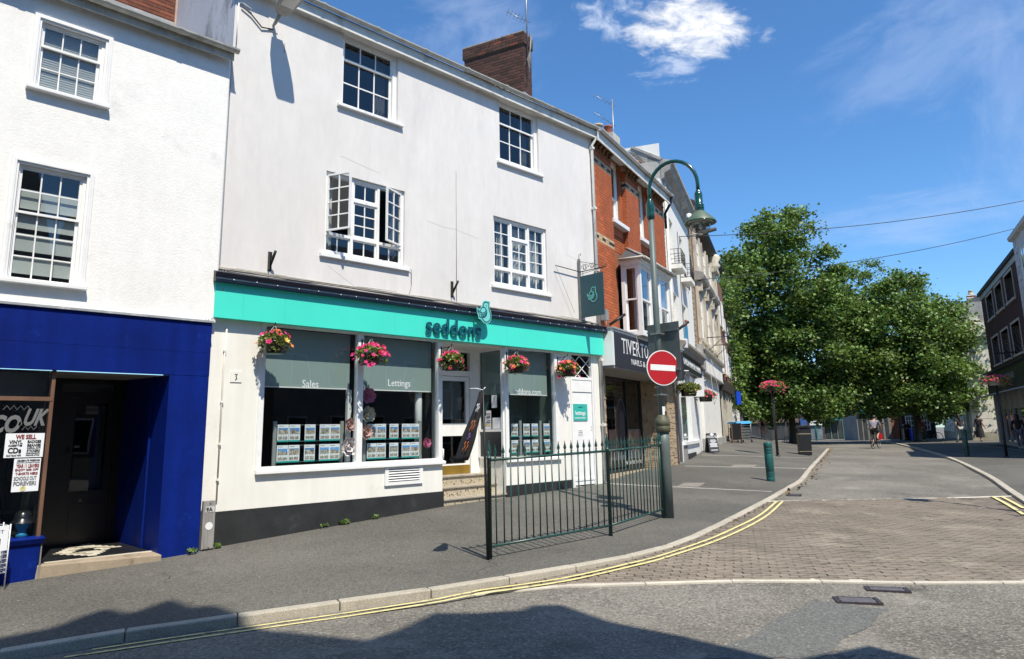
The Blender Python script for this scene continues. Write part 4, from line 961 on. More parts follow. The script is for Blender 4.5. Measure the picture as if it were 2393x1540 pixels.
def old_sash(x0, x1, z0, z1, zr, nu, nl, blind):
    w = window(LB); f = MB()
    for (d, y) in ((.075, -.035), (.048, -.05), (.02, -.028)):      # moulded architrave in three steps
        a, b = x0-d, x1+d
        f.box(a, a+.028, y, .0, z0, z1+d); f.box(b-.028, b, y, .0, z0, z1+d); f.box(a+.028, b-.028, y, .0, z1+d-.028, z1+d)
    f.box(x0, x0+.03, .02, .10, z0, z1); f.box(x1-.045, x1, .02, .10, z0, z1); f.box(x0+.03, x1-.045, .02, .10, z1-.03, z1); f.build('frame', W_FRAME, w)
    grid_leaf(w, x0+.03, x1-.045, zr-.02, z1-.03, .035, 3, nu, .03, .016, .03); grid_leaf(w, x0+.03, x1-.045, z0, zr+.02, .068, 3, nl, .034, .016, .03)
    sill(w, x0-.09, x1+.10, z0-.06, z0-.01, -.09, .1); room_box(w, x0, x1, z0, z1, .11, .8, ROOM)
    if blind: blind_slats_(w, x0+.03, x1-.05, z0+.02, z1-.05, .105, 26)
    else:
        s_ = MB(); r = random.Random(2)
        for i in range(3):
            for j in range(4):
                if j > 3: continue
                xa = x0+.05+.235*i; za = z0+.04+.29*j; s_.box(xa-.01, xa+.22, .102, .106, za+.05-.03*(j == 3), za+.275-.05*(j == 2))
        s_.build('paper_screen', mat('sun faded paper', (.66, .68, .66), .8, .1, 2), w)
    return w
def blind_slats_(parent, x0, x1, z0, z1, y, n):
    for i in range(n):
        z = z0+(z1-z0)*(i+.5)/n; s_ = MB(); s_.hexa([(x0, y, z-.019), (x1, y, z-.019), (x1, y+.008, z+.015), (x0, y+.008, z+.015), (x0, y-.002, z-.017), (x1, y-.002, z-.017), (x1, y+.006, z+.017), (x0, y+.006, z+.017)]); s_.build('blind_slat', BLIND_L, parent)
old_sash(1.56, 2.33, 6.11, 7.04, 6.72, 1, 2, True); old_sash(1.49, 2.26, 3.57, 5.05, 4.44, 2, 3, False)
for (z0, z1) in ((6.11, 7.04), (3.57, 5.05)): w = window(LB); grid_leaf(w, -1.6, -.9, z0, z1, .04, 3, 4); sill(w, -1.7, -.8, z0-.06, z0, -.09, .1); room_box(w, -1.65, -.86, z0, z1, .11, .8, INSIDE)
# eaves, roof of single slates near the gable, brick stack
mb = MB(); mb.box(-5, 4.06, -.12, -.10, 7.36, 7.52); mb.build('fascia_board', CREAM_G, LB)
mb = MB(); mb.box(-5, 4.04, -.10, .03, 7.47, 7.5); mb.build('soffit', CREAM_G, LB)
gutter(LB, -5, 4.10, -.185, 7.52, .062, CREAM_G, .98)
SLO = math.tan(rad(30.0))
mb = MB(); mb.poly([(-5, -.15, 7.50), (4.10, -.15, 7.50), (4.10, 4.5, 7.50+4.65*SLO), (-5, 4.5, 7.50+4.65*SLO)]); mb.build('roof', SLATE, LB)
sl_ = MB(); sl_.hexa([(-.148, 0, .004), (.148, 0, .004), (.148, .46, 0), (-.148, .46, 0), (-.148, 0, .014), (.148, 0, .014), (.148, .46, .006), (-.148, .46, .006)]); slm = sl_.mesh('slate', SLATE)
for r_ in range(9):
    for c in range(7):
        x = 3.93-.30*c-(.15 if r_ % 2 else 0); y = -.16+.23*r_; o = link('slate', slm, LB)
        o.matrix_basis = Matrix.Translation(-OFF[LB.name]) @ Matrix.Translation((x, y, 7.508+(y+.15)*SLO)) @ Matrix.Rotation(rad(30.0), 4, 'X') @ Matrix.Rotation(random.gauss(0, .01), 4, 'Y')
mb = MB(); mb.box(2.6, 3.05, 2.95, 4.4, 8.3, 12.5); mb.box(3.05, 4.10, 2.92, 4.4, 8.3, 12.5); mb.build('chimney', MORTAR_D, LB)
brick_wall(LB, [((3.05, 2.92, 0), (1, 0, 0), (0, -1, 0), 1.05, 9.15, 11.6, []), ((3.05, 4.4, 0), (0, -1, 0), (-1, 0, 0), 1.48, 9.15, 11.6, []), ((2.6, 2.95, 0), (1, 0, 0), (0, -1, 0), .45, 9.15, 11.6, []), ((2.6, 4.4, 0), (0, -1, 0), (-1, 0, 0), 1.45, 9.15, 11.6, [])],
           [B_RED], MORTAR_D, 150, 'chimney_brick', tone=lambda c, rb: B_BROWN if (c.x < 3.06 and rb.random() < .8) else B_RED, seed=8)
mb = MB(); mb.poly([(2.9, 2.90, 9.0), (4.12, 2.90, 9.0), (4.12, 2.90, 9.42), (2.9, 2.90, 9.42)]); mb.poly([(2.9, 2.90, 9.2), (4.12, 2.90, 9.2), (4.12, 2.7, 9.16), (2.9, 2.7, 9.16)]); mb.build('flashing', LEAD, LB)
mb = MB(); mb.box(4.085, 4.13, 2.88, 2.93, 9.2, 12.0); mb.build('corner_bead', mat('pink cement', (.45, .33, .26), .9, .2, 8), LB)
# blue shopfront
y = -.07
mb = MB(); mb.box(-5, 4.00, y-.03, .0, 3.235, 3.265); mb.build('ledge', LEAD, LB)
for (a, b) in ((2.80, 3.233), (2.47, 2.797)): mb = MB(); mb.box(-5, 3.985, y, .0, a, b); mb.build('fascia_board', BLUE, LB)
mb = MB(); mb.box(3.45, 3.985, y+.004, .0, -.15, 2.47); mb.build('pilaster', BLUE, LB, bevel=.004)
mb = MB(); mb.hexa([(3.45, y+.01, -.1), (3.46, 0, -.1), (3.40, 1.68, -.1), (3.385, 1.68, -.1), (3.45, y+.01, 2.47), (3.46, 0, 2.47), (3.40, 1.68, 2.5), (3.385, 1.68, 2.5)]); mb.build('lobby_wall', BLUE, LB)
mb = MB(); mb.box(3.40, 3.425, .45, .49, .15, 2.45); mb.build('cover_strip', BLUE, LB)
mb = MB(); mb.poly([(2.0, .0, 2.46), (2.0, 1.7, 2.50), (3.45, 1.7, 2.50), (3.45, .0, 2.46)]); mb.build('lobby_ceiling', TIMBER_G, LB)
# step and tiled floor
CON = mat('worn sandy concrete', (.33, .265, .19), .9, .15, 5, bump=.3, bs=60, dirt=(.18, .14, .10), ds=4, dlo=.5, dhi=.7)
mb = MB(); mb.hexa([(2.10, -.05, -.2), (3.46, -.21, -.2), (3.46, .2, -.2), (2.10, .2, -.2), (2.10, -.05, .155), (3.46, -.21, .125), (3.46, .2, .135), (2.10, .2, .155)]); mb.build('doorstep', CON, LB, bevel=.015)
FZ = lambda x, y: .150-.012*(x-2.1)
mb = MB(); mb.hexa([(2.05, .02, 0), (3.44, .02, 0), (3.38, 1.7, 0), (2.05, 1.7, 0), (2.05, .02, .151), (3.44, .02, .131), (3.38, 1.7, .131), (2.05, 1.7, .151)]); mb.build('floor_bed', MORTAR_D, LB)
T_BK = mat('black floor tile', (.016, .017, .019), .35, .2, 5, rnd=.3); T_WH = mat('cream floor tile', (.62, .58, .48), .4, .1, 5, rnd=.12); T_GR = mat('stone floor tile', (.34, .31, .24), .4, .1, 5, rnd=.1)
tl = MB(); tl.hexa([(-.5, -.5, -1), (.5, -.5, -1), (.5, .5, -1), (-.5, .5, -1), (-.5, -.5, 0), (.5, -.5, 0), (.5, .5, 0), (-.5, .5, 0)]); tm = {q.name: tl.mesh('floor_tile', q) for q in (T_BK, T_WH, T_GR)}
TX, TY = .112, .098
for r_ in range(17):
    yy = .075+TY*(r_+.5)
    if r_ == 0: row = [(2.06, 3.435, T_WH)] if False else None
    x = 2.06-(TX/2 if r_ % 2 else 0); xr = 3.44-.035*yy
    while x < xr-.01:
        a, b = max(2.06, x), min(xr, x+TX); cx_, d = (x+TX/2)-2.86-.02*(r_-8), abs(r_-8.0)
        m_ = T_BK; half = (7.0-d)*.056
        if d < 7 and abs(cx_) < half: m_ = T_WH if (r_+int(cx_/TX+50)) % 3 else T_GR
        if d < 1.2 and abs(cx_) < .12: m_ = T_BK
        if r_ == 0: m_ = T_WH
        o = link('floor_tile', tm[m_.name], LB)
        o.matrix_basis = Matrix.Translation(-OFF[LB.name]) @ Matrix.Translation(((a+b)/2, yy, FZ(x, yy)+.006+random.uniform(-.0008, .0008))) @ Matrix.Diagonal((b-a-(.0 if r_ == 0 else .004), TY-(.04 if r_ == 0 else .004), .02, 1))
        x += TX
# door at the back of the lobby
DW = mat('black painted joinery', (.010, .010, .011), .3, .3, 8); dr = window(LB, 'shop_door'); yb = 1.62
f = MB(); f.box(2.0, 2.56, yb, yb+.1, .13, 2.5); f.box(3.28, 3.40, yb, yb+.1, .13, 2.5); f.box(2.56, 3.28, yb, yb+.1, 2.22, 2.30); f.box(2.56, 3.28, yb, yb+.1, 2.44, 2.5); f.build('frame', DW, dr)
f = MB(); f.box(2.56, 2.76, yb+.03, yb+.08, .15, 2.22); f.box(3.19, 3.28, yb+.03, yb+.08, .15, 2.22); f.box(2.76, 3.19, yb+.03, yb+.08, .15, .88); f.box(2.76, 3.19, yb+.03, yb+.08, 2.14, 2.22); f.box(2.78, 3.17, yb+.02, yb+.03, .30, .70); f.build('leaf', DW, dr)
g = MB(); g.poly([(2.76, yb+.05, .88), (3.19, yb+.05, .88), (3.19, yb+.05, 2.14), (2.76, yb+.05, 2.14)]); g.build('pane', GLASS_SHOP, dr); g = MB(); g.poly([(2.56, yb+.05, 2.30), (3.28, yb+.05, 2.30), (3.28, yb+.05, 2.44), (2.56, yb+.05, 2.44)]); g.build('pane', GLASS_SHOP, dr)
g = MB(); g.box(2.58, 3.26, yb+.09, yb+.1, 2.31, 2.43); g.build('lining', mat('dim grey lining', (.11, .115, .12), .8), dr); g = MB(); g.box(2.80, 3.17, yb+.12, yb+.13, .9, 1.35); g.box(3.07, 3.17, yb+.12, yb+.13, 1.35, 2.12); g.build('lining', mat('dim green lining', (.028, .036, .03), .8), dr)
g = MB(); g.box(2.89, 3.05, yb+.04, yb+.045, 1.98, 2.10); st = g.build('sticker', mat('grey sticker', (.16, .16, .17), .5), dr); text('ROCK OFF!', .045, 2.90, 2.03, yb+.038, BLACK, st, sx=.62, bold=.001); g = MB(); g.box(2.78, 2.85, yb+.04, yb+.045, 1.50, 1.53); g.build('sticker', MATS['grey sticker'], dr)
g = MB(); g.box(2.82, 3.02, yb+.015, yb+.03, .80, .86); g.build('letter_box', IRON, dr); text('6', .07, 2.90, .73, yb+.027, mat('faded gilt', (.22, .20, .15), .5), dr)
g = MB(); g.tube([(2.70, yb-.01, 1.5), (2.70, yb-.04, 1.48), (2.70, yb-.04, 1.40)], .01, 6); g.build('handle', IRON, dr)
room_box(dr, 2.5, 3.4, .1, 2.5, yb+.14, 3, INSIDE)
# display window: brown timber frame, stall riser, lettering on the glass
DW_ = window(LB, 'shop_window'); f = MB(); yw = .03
f.box(2.085, 2.125, yw-.03, yw+.05, .48, 2.47); f.box(-4, 2.115, yw-.035, yw+.04, 2.09, 2.14); f.build('frame', OAK, DW_)
for (a, b) in ((.50, 2.085), (2.145, 2.46)):
    for (x0, x1) in ((-1.3, .35), (.40, 2.085)): g = MB(); g.poly([(x0, yw, a), (x1, yw, a), (x1, yw, b), (x0, yw, b)]); g.build('pane', GLASS_SHOP, DW_)
f = MB(); f.box(.35, .40, yw-.03, yw+.05, .48, 2.47); f.box(-1.35, -1.30, yw-.03, yw+.05, .48, 2.47); f.build('mullion', OAK, DW_)
g = MB(); g.poly([(2.10, .08, .5), (2.10, 1.62, .5), (2.10, 1.62, 2.45), (2.10, .08, 2.45)]); g.build('pane', GLASS_SHOP, DW_)
room_box(DW_, -4, 2.07, .45, 2.47, .1, 3.0, INSIDE); g = MB(); g.box(-4, 2.07, .3, .32, 2.15, 2.45); g.build('lining', MATS['dim grey lining'], DW_)
f = MB(); f.hexa([(-4, -.09, .405), (2.15, -.09, .405), (2.15, .06, .405), (-4, .06, .405), (-4, -.12, .47), (2.16, -.12, .47), (2.16, .06, .49), (-4, .06, .49)]); f.build('sill', BLUE, LB, bevel=.006)
f = MB(); f.hexa([(-4, -.03, -.4), (2.10, -.03, -.2), (2.10, .3, -.2), (-4, .3, -.4), (-4, -.07, .405), (2.125, -.07, .405), (2.125, .3, .405), (-4, .3, .405)]); f.build('stall_riser', BLUE, LB, bevel=.004)
f = MB(); f.box(2.128, 2.14, -.07, .08, -.1, .40); f.build('edge_strip', TIMBER_G, LB)
f = MB(); f.box(-5, -4, -.07, .3, -.6, 2.47); f.build('pilaster', BLUE, LB)
GREYW = mat('grey window lettering', (.15, .155, .155), .6); text('CO', .27, 1.50, 1.72, yw-.006, GREYW, DW_, sx=.72, bold=.012, shear=.25, rz=0); text('.UK', .27, 1.785, 1.80, yw-.006, GREYW, DW_, sx=.62, bold=.010, shear=.45)
f = MB(); zz = []
for i in range(9): zz.append((1.62+.035*i, 2.0+(.03 if i % 2 else -.02)))
f.ribbon(zz, .006, yw-.006, .002); zz = [(1.83+.03*i, 1.76+(.025 if i % 2 else -.02)) for i in range(6)]; f.ribbon(zz, .006, yw-.006, .002); f.build('scribble', GREYW, DW_)
INKR = mat('dark red print', (.20, .012, .018), .6); INKK = mat('black print', (.012, .012, .013), .6); INKG = mat('grey print', (.20, .20, .21), .6)
def poster(x0, x1, z0, z1, lines, label):
    t = thing('poster', label, 'poster', (0, 10.3+yw-.010, 0), 0, None, ((x0+x1)/2, 0, z0)); s_ = MB(); s_.box(x0, x1, 0, .003, z0, z1); s_.build('sheet', PAPER, t)
    for (tx, xa, xb, zb, h, ink, sh) in lines:
        o = text(tx, h*1.38, 0, 0, -.003, ink, t, 'print', .0005, bold=.0016*h/.03)
        of = OFF[t.name]; xs = [v.co.x for v in o.data.vertices]; zs = [v.co.z for v in o.data.vertices]; l, r_, b, tp = min(xs), max(xs), min(zs), max(zs)
        for v in o.data.vertices: v.co = Vector((xa+(v.co.x-l)/(r_-l)*(xb-xa)-of.x, v.co.y, zb+(v.co.z-b)/(tp-b)*h-of.z))
    return t
poster(1.675, 2.07, 1.415, 1.70, [('WE SELL', 1.775, 1.985, 1.630, .055, INKR, 0), ('VINYL', 1.715, 1.85, 1.575, .045, INKK, 0), ('CASSETTES', 1.71, 1.85, 1.545, .022, INKK, 0), ('CDs', 1.71, 1.845, 1.465, .068, INKK, 0), ('2nd Hand HIFI', 1.70, 1.845, 1.430, .022, INKK, 0),
        ('BADGES', 1.90, 2.04, 1.583, .036, INKK, 0), ('BEANIES', 1.90, 2.04, 1.540, .034, INKK, 0), ('BASEBALL CAPS', 1.90, 2.04, 1.517, .017, INKK, 0), ('STICKERS', 1.90, 2.035, 1.478, .030, INKK, 0), ('RINGS BRACELETS', 1.895, 2.035, 1.455, .016, INKK, 0), ('NECKLACES PATCHES', 1.895, 2.035, 1.432, .015, INKK, 0)],
       'white poster in the record shop window listing goods under a dark red heading')
poster(1.785, 2.058, 1.015, 1.402, [('CELEBRATE FREEDOM', 1.815, 2.045, 1.367, .022, INKK, 0), ('FRIDAY 20TH & SATURDAY 21TH JUNE', 1.81, 2.045, 1.345, .014, INKK, 0), ('YEAR 11 LEAVERS', 1.81, 2.045, 1.292, .045, INKR, 0), ('ENJOY 20% OFF', 1.805, 2.04, 1.248, .034, INKR, 0), ('T-SHIRTS HERE', 1.81, 2.035, 1.208, .032, INKR, 0), ('SCHOOLS OUT', 1.80, 2.03, 1.145, .048, INKG, 0), ('FOREVER!', 1.80, 2.03, 1.085, .050, INKG, 0)],
       'white poster with red and grey slogans, the lower one in the record shop window')
g = MB(); g.lathe([(.03, 0), (.03, .003)], (0, 0, 0), 12); g.v = [(1.90+v[0], 10.3+yw-.0135+v[2], 1.05+v[1]) for v in g.v]; o = g.build('badge', M_YELLOW); o.parent = [q for q in bpy.data.objects if q.name.startswith('poster')][-1]; o.matrix_parent_inverse = o.parent.matrix_basis.inverted()
# mannequin head with a black bucket hat, a small table behind it
t = thing('mannequin_head', 'turquoise mannequin head wearing a black bucket hat in the shop window', 'display head', (1.955, 10.42, .49))
g = MB(); g.lathe([(.075, 0), (.055, .03), (.045, .07), (.062, .10), (.082, .15), (.085, .20), (.07, .25), (.03, .275)], (0, 0, 0), 16); g.tube([(0, -.075, .15), (0, -.10, .135)], [.02, .008], 6); hd = g.build('head', mat('turquoise foam', (.02, .23, .42), .5, .2, 8), t)
g = MB(); g.lathe([(.135, .155), (.10, .20), (.092, .215), (.085, .27), (.05, .295), (.0, .30)], (0, .01, 0), 18, close=False); g.build('bucket_hat', mat('shiny black vinyl', (.012, .012, .013), .25), t)
t = thing('side_table', 'pale topped wooden table just inside the record shop window', 'table', (1.50, 10.75, .45)); g = MB(); g.box(-.25, .25, -.15, .15, .22, .25); g.build('tabletop', PAPER, t)
for sx in (-.22, .22):
    for sy in (-.12, .12): g = MB(); g.box(sx-.018, sx+.018, sy-.018, sy+.018, 0, .22); g.build('leg', OAK, t)
# wire rack on the pavement with its bargain sign
rk = thing('wire_rack', 'white wire rack with a printed sign standing outside the record shop', 'rack', (1.45, 9.90, ground(1.6, 9.9)+.03), rad(4))
WR = W_FRAME
for x in (-.32, .30):
    for yy in (0, .28): g = MB(); g.tube([(x, yy, 0), (x, yy, .68)], .007, 6); g.build('post', WR, rk)
g = MB()
for i in range(13): x = -.32+.62*i/12; g.tube([(x, 0, .06+.10), (x, 0, .66)], .0028, 4); g.tube([(x, .28, .16), (x, .28, .66)], .0028, 4)
for i in range(11): z = .16+.05*i; g.tube([(-.32, 0, z), (.30, 0, z)], .0028, 4); g.tube([(-.32, .28, z), (.30, .28, z)], .0028, 4)
for i in range(6):
    yy = .28*i/5; g.tube([(.30, yy, .16), (.30, yy, .66)], .0028, 4)
for i in range(11): z = .16+.05*i; g.tube([(.30, 0, z), (.30, .28, z)], .0028, 4)
g.build('wire_mesh', WR, rk)
g = MB(); g.box(-.34, .285, -.012, -.009, .40, .67); sg = g.build('sign', PAPER, rk); text('WHAT YOU WANT', .055, -.30, .585, -.0125, INKK, sg, 'print', .0005, sx=1.12); text('BARGAIN BIN', .088, -.32, .47, -.0125, mat('navy print', (.01, .012, .05), .6), sg, 'print', .0005, sx=1.0, bold=.002)
g = MB(); g.lathe([(.02, 0), (.02, .002)], (0, 0, 0), 10); g.v = [(.16+v[0], -.0125-v[2], .63+v[1]) for v in g.v]; g.build('mark', OAK, sg)
# grey marker post 9A at the foot of the party wall
t = thing('marker_post', 'grey timber marker post lettered 9A at the joint of the two buildings', 'post', (4.115, 10.30, .04)); g = MB(); g.box(-.085, .085, -.03, .03, .045, .70); b_ = g.build('board', TIMBER_G, t, bevel=.005)
g = MB(); g.box(-.075, .075, -.05, .04, -.1, .06); g.build('base', BLACK, t); g = MB(); g.box(-.055, .07, -.034, -.03, .545, .625); pl = g.build('plate', mat('pale grey plate', (.50, .51, .51), .5), t); text('9A', .075, -.048, .558, -.0365, INKK, pl, 'lettering', .001, bold=.002)
g = MB(); g.lathe([(.052, 0), (.052, .003)], (0, 0, 0), 20); g.v = [(.005+v[0], -.0335+v[2], .36+v[1]) for v in g.v]; g.build('white_disc', WHITE, t)
for z in (.66, .075): g = MB(); g.lathe([(.008, 0), (.006, .006)], (0, 0, 0), 8); g.v = [(.01+v[0], -.031-v[2], z+v[1]) for v in g.v]; g.build('bolt', IRON, t)
g = MB(); g.box(4.02, 4.16, .04, .14, -.2, .60); g.v = [(a, 10.3+b_2, c) for a, b_2, c in g.v]; tag(g.build('rubble_pier', mat('dark rubble', (.05, .05, .05), .95, .4, 12, bump=.6, bs=20)), 'dark rough masonry stub behind the grey marker post', 'wall stub')
# ------------------------------------------------------------------ orange brick house with the nail salon
BA = rad(16.3)
BB = thing('shop_building', 'orange brick building with banded piers, a white bay window and a black fascia', 'building', (13.05, 10.4, 0), BA, None, (3, 0, .5))
mb = MB(); walls(mb, .02, 5.95, 3.9, 8.95, [(1.42, 2.34, 7.05, 8.86), (3.56, 4.50, 7.05, 8.86), (1.9, 4.3, 4.1, 5.8)], .13, .12); mb.poly([(5.95, 0, .3), (5.95, 6, .3), (5.95, 6, 8.9), (5.95, 0, 8.9)])
mb.build('wall', MORTAR, BB)
def tone_b(c, rb):
    for z0 in (8.17, 6.19):
        if c.y < .09 and z0 < c.z < z0+.225:
            k = int((c.z-z0)/.075)
            return B_BUFF if k != 1 else (B_BLACK if int(c.x/.225) % 2 else B_BUFF)
    if c.z > 8.72: return B_BUFF if c.y < .09 else B_ORANGE
    return B_ORANGE
W1, W2 = (1.42, 2.34, 7.05, 8.86), (3.56, 4.50, 7.05, 8.86)
for (a, b) in ((.02, 1.40), (2.50, 3.54), (4.70, 5.95)): s_ = MB(); s_.box(a, b, 0, .13, 3.9, 8.9); s_.build('pier', MORTAR, BB)
fs = []
for (a, b) in ((.02, 1.40), (2.50, 3.54), (4.70, 5.95)):
    hl = [(1.75-a, 4.5-a, 3.9, 6.3)]; fs.append(((a, 0, 0), (1, 0, 0), (0, -1, 0), b-a, 3.98, 8.88, hl)); fs.append(((a, .13, 0), (0, -1, 0), (-1, 0, 0), .13, 3.98, 8.88, [(0, 1, 3.9, 6.4)] if 1.5 < a < 4 else []))
for (a, b) in ((1.40, 2.50), (3.54, 4.70)): fs.append(((a, .13, 0), (1, 0, 0), (0, -1, 0), b-a, 3.98, 8.88, [(W1[0]-1.40-.0, W1[1]-1.40, W1[2], W1[3]), (.40, 2, 3.9, 6.3)] if a < 3 else [(W2[0]-3.54, W2[1]-3.54, W2[2], W2[3]), (0, .82, 3.9, 6.3)]))
brick_wall(BB, fs, [B_ORANGE], MORTAR, 300, 'brick', tone=tone_b, seed=2, J=.009)
CORB = mat('sooty buff corbel', (.16, .10, .055), .85, .3, 5, rnd=.2)
for (a, b) in ((.02, 1.40), (2.50, 3.54), (4.70, 5.95)):
    x = a+.05
    while x < b-.1: s_ = MB(); s_.prism([(-.01, 8.62), (-.05, 8.66), (-.05, 8.70), (-.12, 8.75), (-.12, 8.88), (-.01, 8.88)], 'x', x, x+.11); x += .235; s_.build('corbel', CORB, BB)
    s_ = MB(); s_.box(a, b, -.03, .0, 8.58, 8.615); s_.build('string_course', CORB, BB)
for (a, b, c, d) in (W1, W2):
    w = window(BB); f = MB(); y = .20; f.box(a, a+.07, y, y+.1, c, d); f.box(b-.07, b, y, y+.1, c, d); f.box(a+.07, b-.07, y, y+.1, d-.10, d); f.build('frame', W_FRAME, w)
    zr = (c+d)/2-.12; grid_leaf(w, a+.07, b-.07, zr-.02, d-.1, y+.02, 2, 1, .05, .025, .035); grid_leaf(w, a+.07, b-.07, c+.02, zr+.03, y+.06, 2, 1, .05, .025, .035); sill(w, a-.06, b+.16, c-.10, c+.01, -.06, .25, W_FRAME); room_box(w, a, b, c, d, .32, 1.5, INSIDE); curtain(w, b-.4, b-.08, c, d, .42, 4)
    f = MB(); f.box(a-.02, b+.02, .10, .14, c-.34, c-.12); f.build('apron', B_ORANGE, BB)
# eaves
mb = MB(); mb.box(-.02, 6.0, -.22, .13, 8.885, 8.91); mb.build('soffit', W_PVC, BB); mb = MB(); mb.box(-.02, 6.0, -.25, -.22, 8.66, 8.93); mb.build('fascia_board', W_PVC, BB); gutter(BB, -.02, 6.02, -.31, 8.955, .056, W_PVC)
mb = MB(); mb.prism([(-.25, 8.95), (3.2, 11.2), (7, 8.9)], 'x', 0, 5.95); mb.build('roof', SLATE, BB)
for (x, yy, h, r_, nm) in ((3.0, .6, 10.10, .28, 'chimney'), (5.55, .65, 9.95, .2, 'chimney')):
    s_ = MB(); s_.box(x-.2, x+.35, yy-.2, yy+.3, 9.2, h); s_.build(nm, mat('limewashed stack', (.50, .47, .40), .9, .2, 6), BB)
s_ = MB(); s_.lathe([(.12, 10.1), (.11, 10.36), (.13, 10.38), (.13, 10.42), (.10, 10.42), (.10, 10.1)], (3.08, .65, 0), 14, close=False); s_.build('chimney_pot', mat('terracotta', (.30, .085, .04), .7, .15, 6), BB)
s_ = MB(); s_.lathe([(.10, 9.3), (.10, 10.02), (.15, 10.05), (.15, 10.10), (.07, 10.13)], (2.16, .6, 0), 8); s_.build('chimney_pot', mat('cream clay', (.48, .40, .27), .8, .15, 6), BB)
s_ = MB(); s_.lathe([(.11, 9.9), (.10, 10.12), (.12, 10.13), (.12, 10.17), (.09, 10.17)], (5.62, .65, 0), 12, close=False); s_.build('chimney_pot', MATS['terracotta'], BB)
# bay window: projecting side and front lights, cornice, hipped slate roof
bay = window(BB, 'bay_window'); X0, X1, YF = 1.80, 4.35, -.52
f = MB(); z0, z1 = 4.10, 5.80
f.box(X0, X0+.06, YF, .0, z0-.12, z0); f.box(X0+.06, X1, YF, YF+.06, z0-.12, z0)
for (x, y) in ((X0, YF), (X0, -.10), (X1-.1, YF), (X0+.85, YF), (X1-.95, YF)): f.box(x, x+.10, y, y+.10, z0, z1)
f.box(X0, X1, YF, YF+.1, z1, z1+.12); f.box(X0, X0+.1, YF+.1, 0, z1, z1+.12); f.box(X1-.1, X1, YF+.1, .0, z0, z1+.1); f.build('frame', W_FRAME, bay)
for (xa, xb) in ((X0+.10, X0+.85), (X0+.95, X1-.95), (X1-.85, X1-.1)):
    grid_leaf(bay, xa, xb, 4.92, z1, YF+.03, 1, 1, .045, .02, .03); grid_leaf(bay, xa, xb, z0, 4.96, YF+.06, 1, 1, .045, .02, .03); curtain(bay, xa+.05, xb-.05, z0, z1, YF+.25, 4, .02, CURTAIN)
side = Matrix.Translation((X0+.02, 0, 0)) @ Matrix.Rotation(-math.pi/2, 4, 'Z')
for (za, zb, yy) in ((4.92, z1, .0), (z0, 4.96, .03)): grid_leaf(bay, .10, -YF-.1, za, zb, yy, 1, 1, .04, .02, .03, xf=side)
room_box(bay, X0+.2, X1-.2, z0, z1, -.1, 1.5, INSIDE)
f = MB(); f.box(X0-.10, X1+.10, YF-.10, 0, 5.92, 5.98); f.box(X0-.05, X1+.05, YF-.05, 0, 5.86, 5.92); x = X0
while x < X1: f.box(x, x+.03, YF-.04, YF, 5.82, 5.86); x += .06
yq = YF
while yq < 0: f.box(X0-.03, X0, yq, yq+.03, 5.82, 5.86); yq += .06
f.build('cornice', W_FRAME, bay)
f = MB(); f.poly([(X0-.14, YF-.14, 6.0), (X1+.14, YF-.14, 6.0), (X1-.5, 0, 6.42), (X0+.5, 0, 6.42)]); f.poly([(X0-.14, .0, 6.0), (X0-.14, YF-.14, 6.0), (X0+.5, 0, 6.42)]); f.poly([(X1+.14, YF-.14, 6.0), (X1+.14, 0, 6.0), (X1-.5, 0, 6.42)]); f.box(X0-.14, X1+.14, YF-.14, 0, 5.982, 5.999); f.build('bay_roof', SLATE, bay)
f = MB(); f.tube([(X0-.14, YF-.14, 6.02), (X0+.5, -.01, 6.44)], .035, 6); f.build('hip_flashing', LEAD, bay); f = MB(); f.tube([(X0-.14, YF-.17, 5.99), (X1+.14, YF-.17, 5.99)], .04, 8); f.tube([(X0-.17, 0, 5.99), (X0-.17, YF-.17, 5.99)], .03, 8); f.build('gutter', CREAM_G, bay)
f = MB(); f.tube([(4.62, -.30, 5.2), (5.75, -.06, 4.55)], .035, 8); f.build('bay_downpipe', W_PVC, BB)
f = MB(); f.tube([(5.95, -.31, 8.93), (5.95, -.28, 8.75), (5.94, -.06, 8.35), (5.94, -.05, .60)], .04, 10); f.build('downpipe', IRON, BB) if False else None
f = MB(); f.tube([(5.97, -.31, 8.93), (5.97, -.26, 8.72), (5.97, -.06, 8.40), (5.97, -.06, 7.9)], .042, 10); f.build('rainwater_head', IRON, BB)
# fascia box and lettering
FB = mat('charcoal fascia', (.022, .022, .030), .45, .1, 3)
mb = MB(); mb.box(.08, 5.95, -.345, 0, 3.10, 3.96); mb.build('fascia_box', W_FRAME, BB); mb = MB(); mb.box(.17, 5.95, -.36, -.345, 3.07, 3.90); fb = mb.build('fascia_panel', FB, BB); mb = MB(); mb.box(.06, 5.96, -.39, 0, 3.962, 4.0); mb.build('fascia_cap', LEAD, BB)
mb = MB(); mb.box(.12, 5.9, -.34, .75, 3.04, 3.098); mb.build('soffit', TIMBER_G, BB)
def fit(o, parent, x0, x1, z0, z1):
    of = OFF[parent.name]; xs = [v.co.x for v in o.data.vertices]; zs = [v.co.z for v in o.data.vertices]; l, r_, b, t_ = min(xs), max(xs), min(zs), max(zs)
    for v in o.data.vertices: v.co = Vector((x0+(v.co.x-l)/(r_-l)*(x1-x0)-of.x, v.co.y, z0+(v.co.z-b)/(t_-b)*(z1-z0)-of.z))
    return o
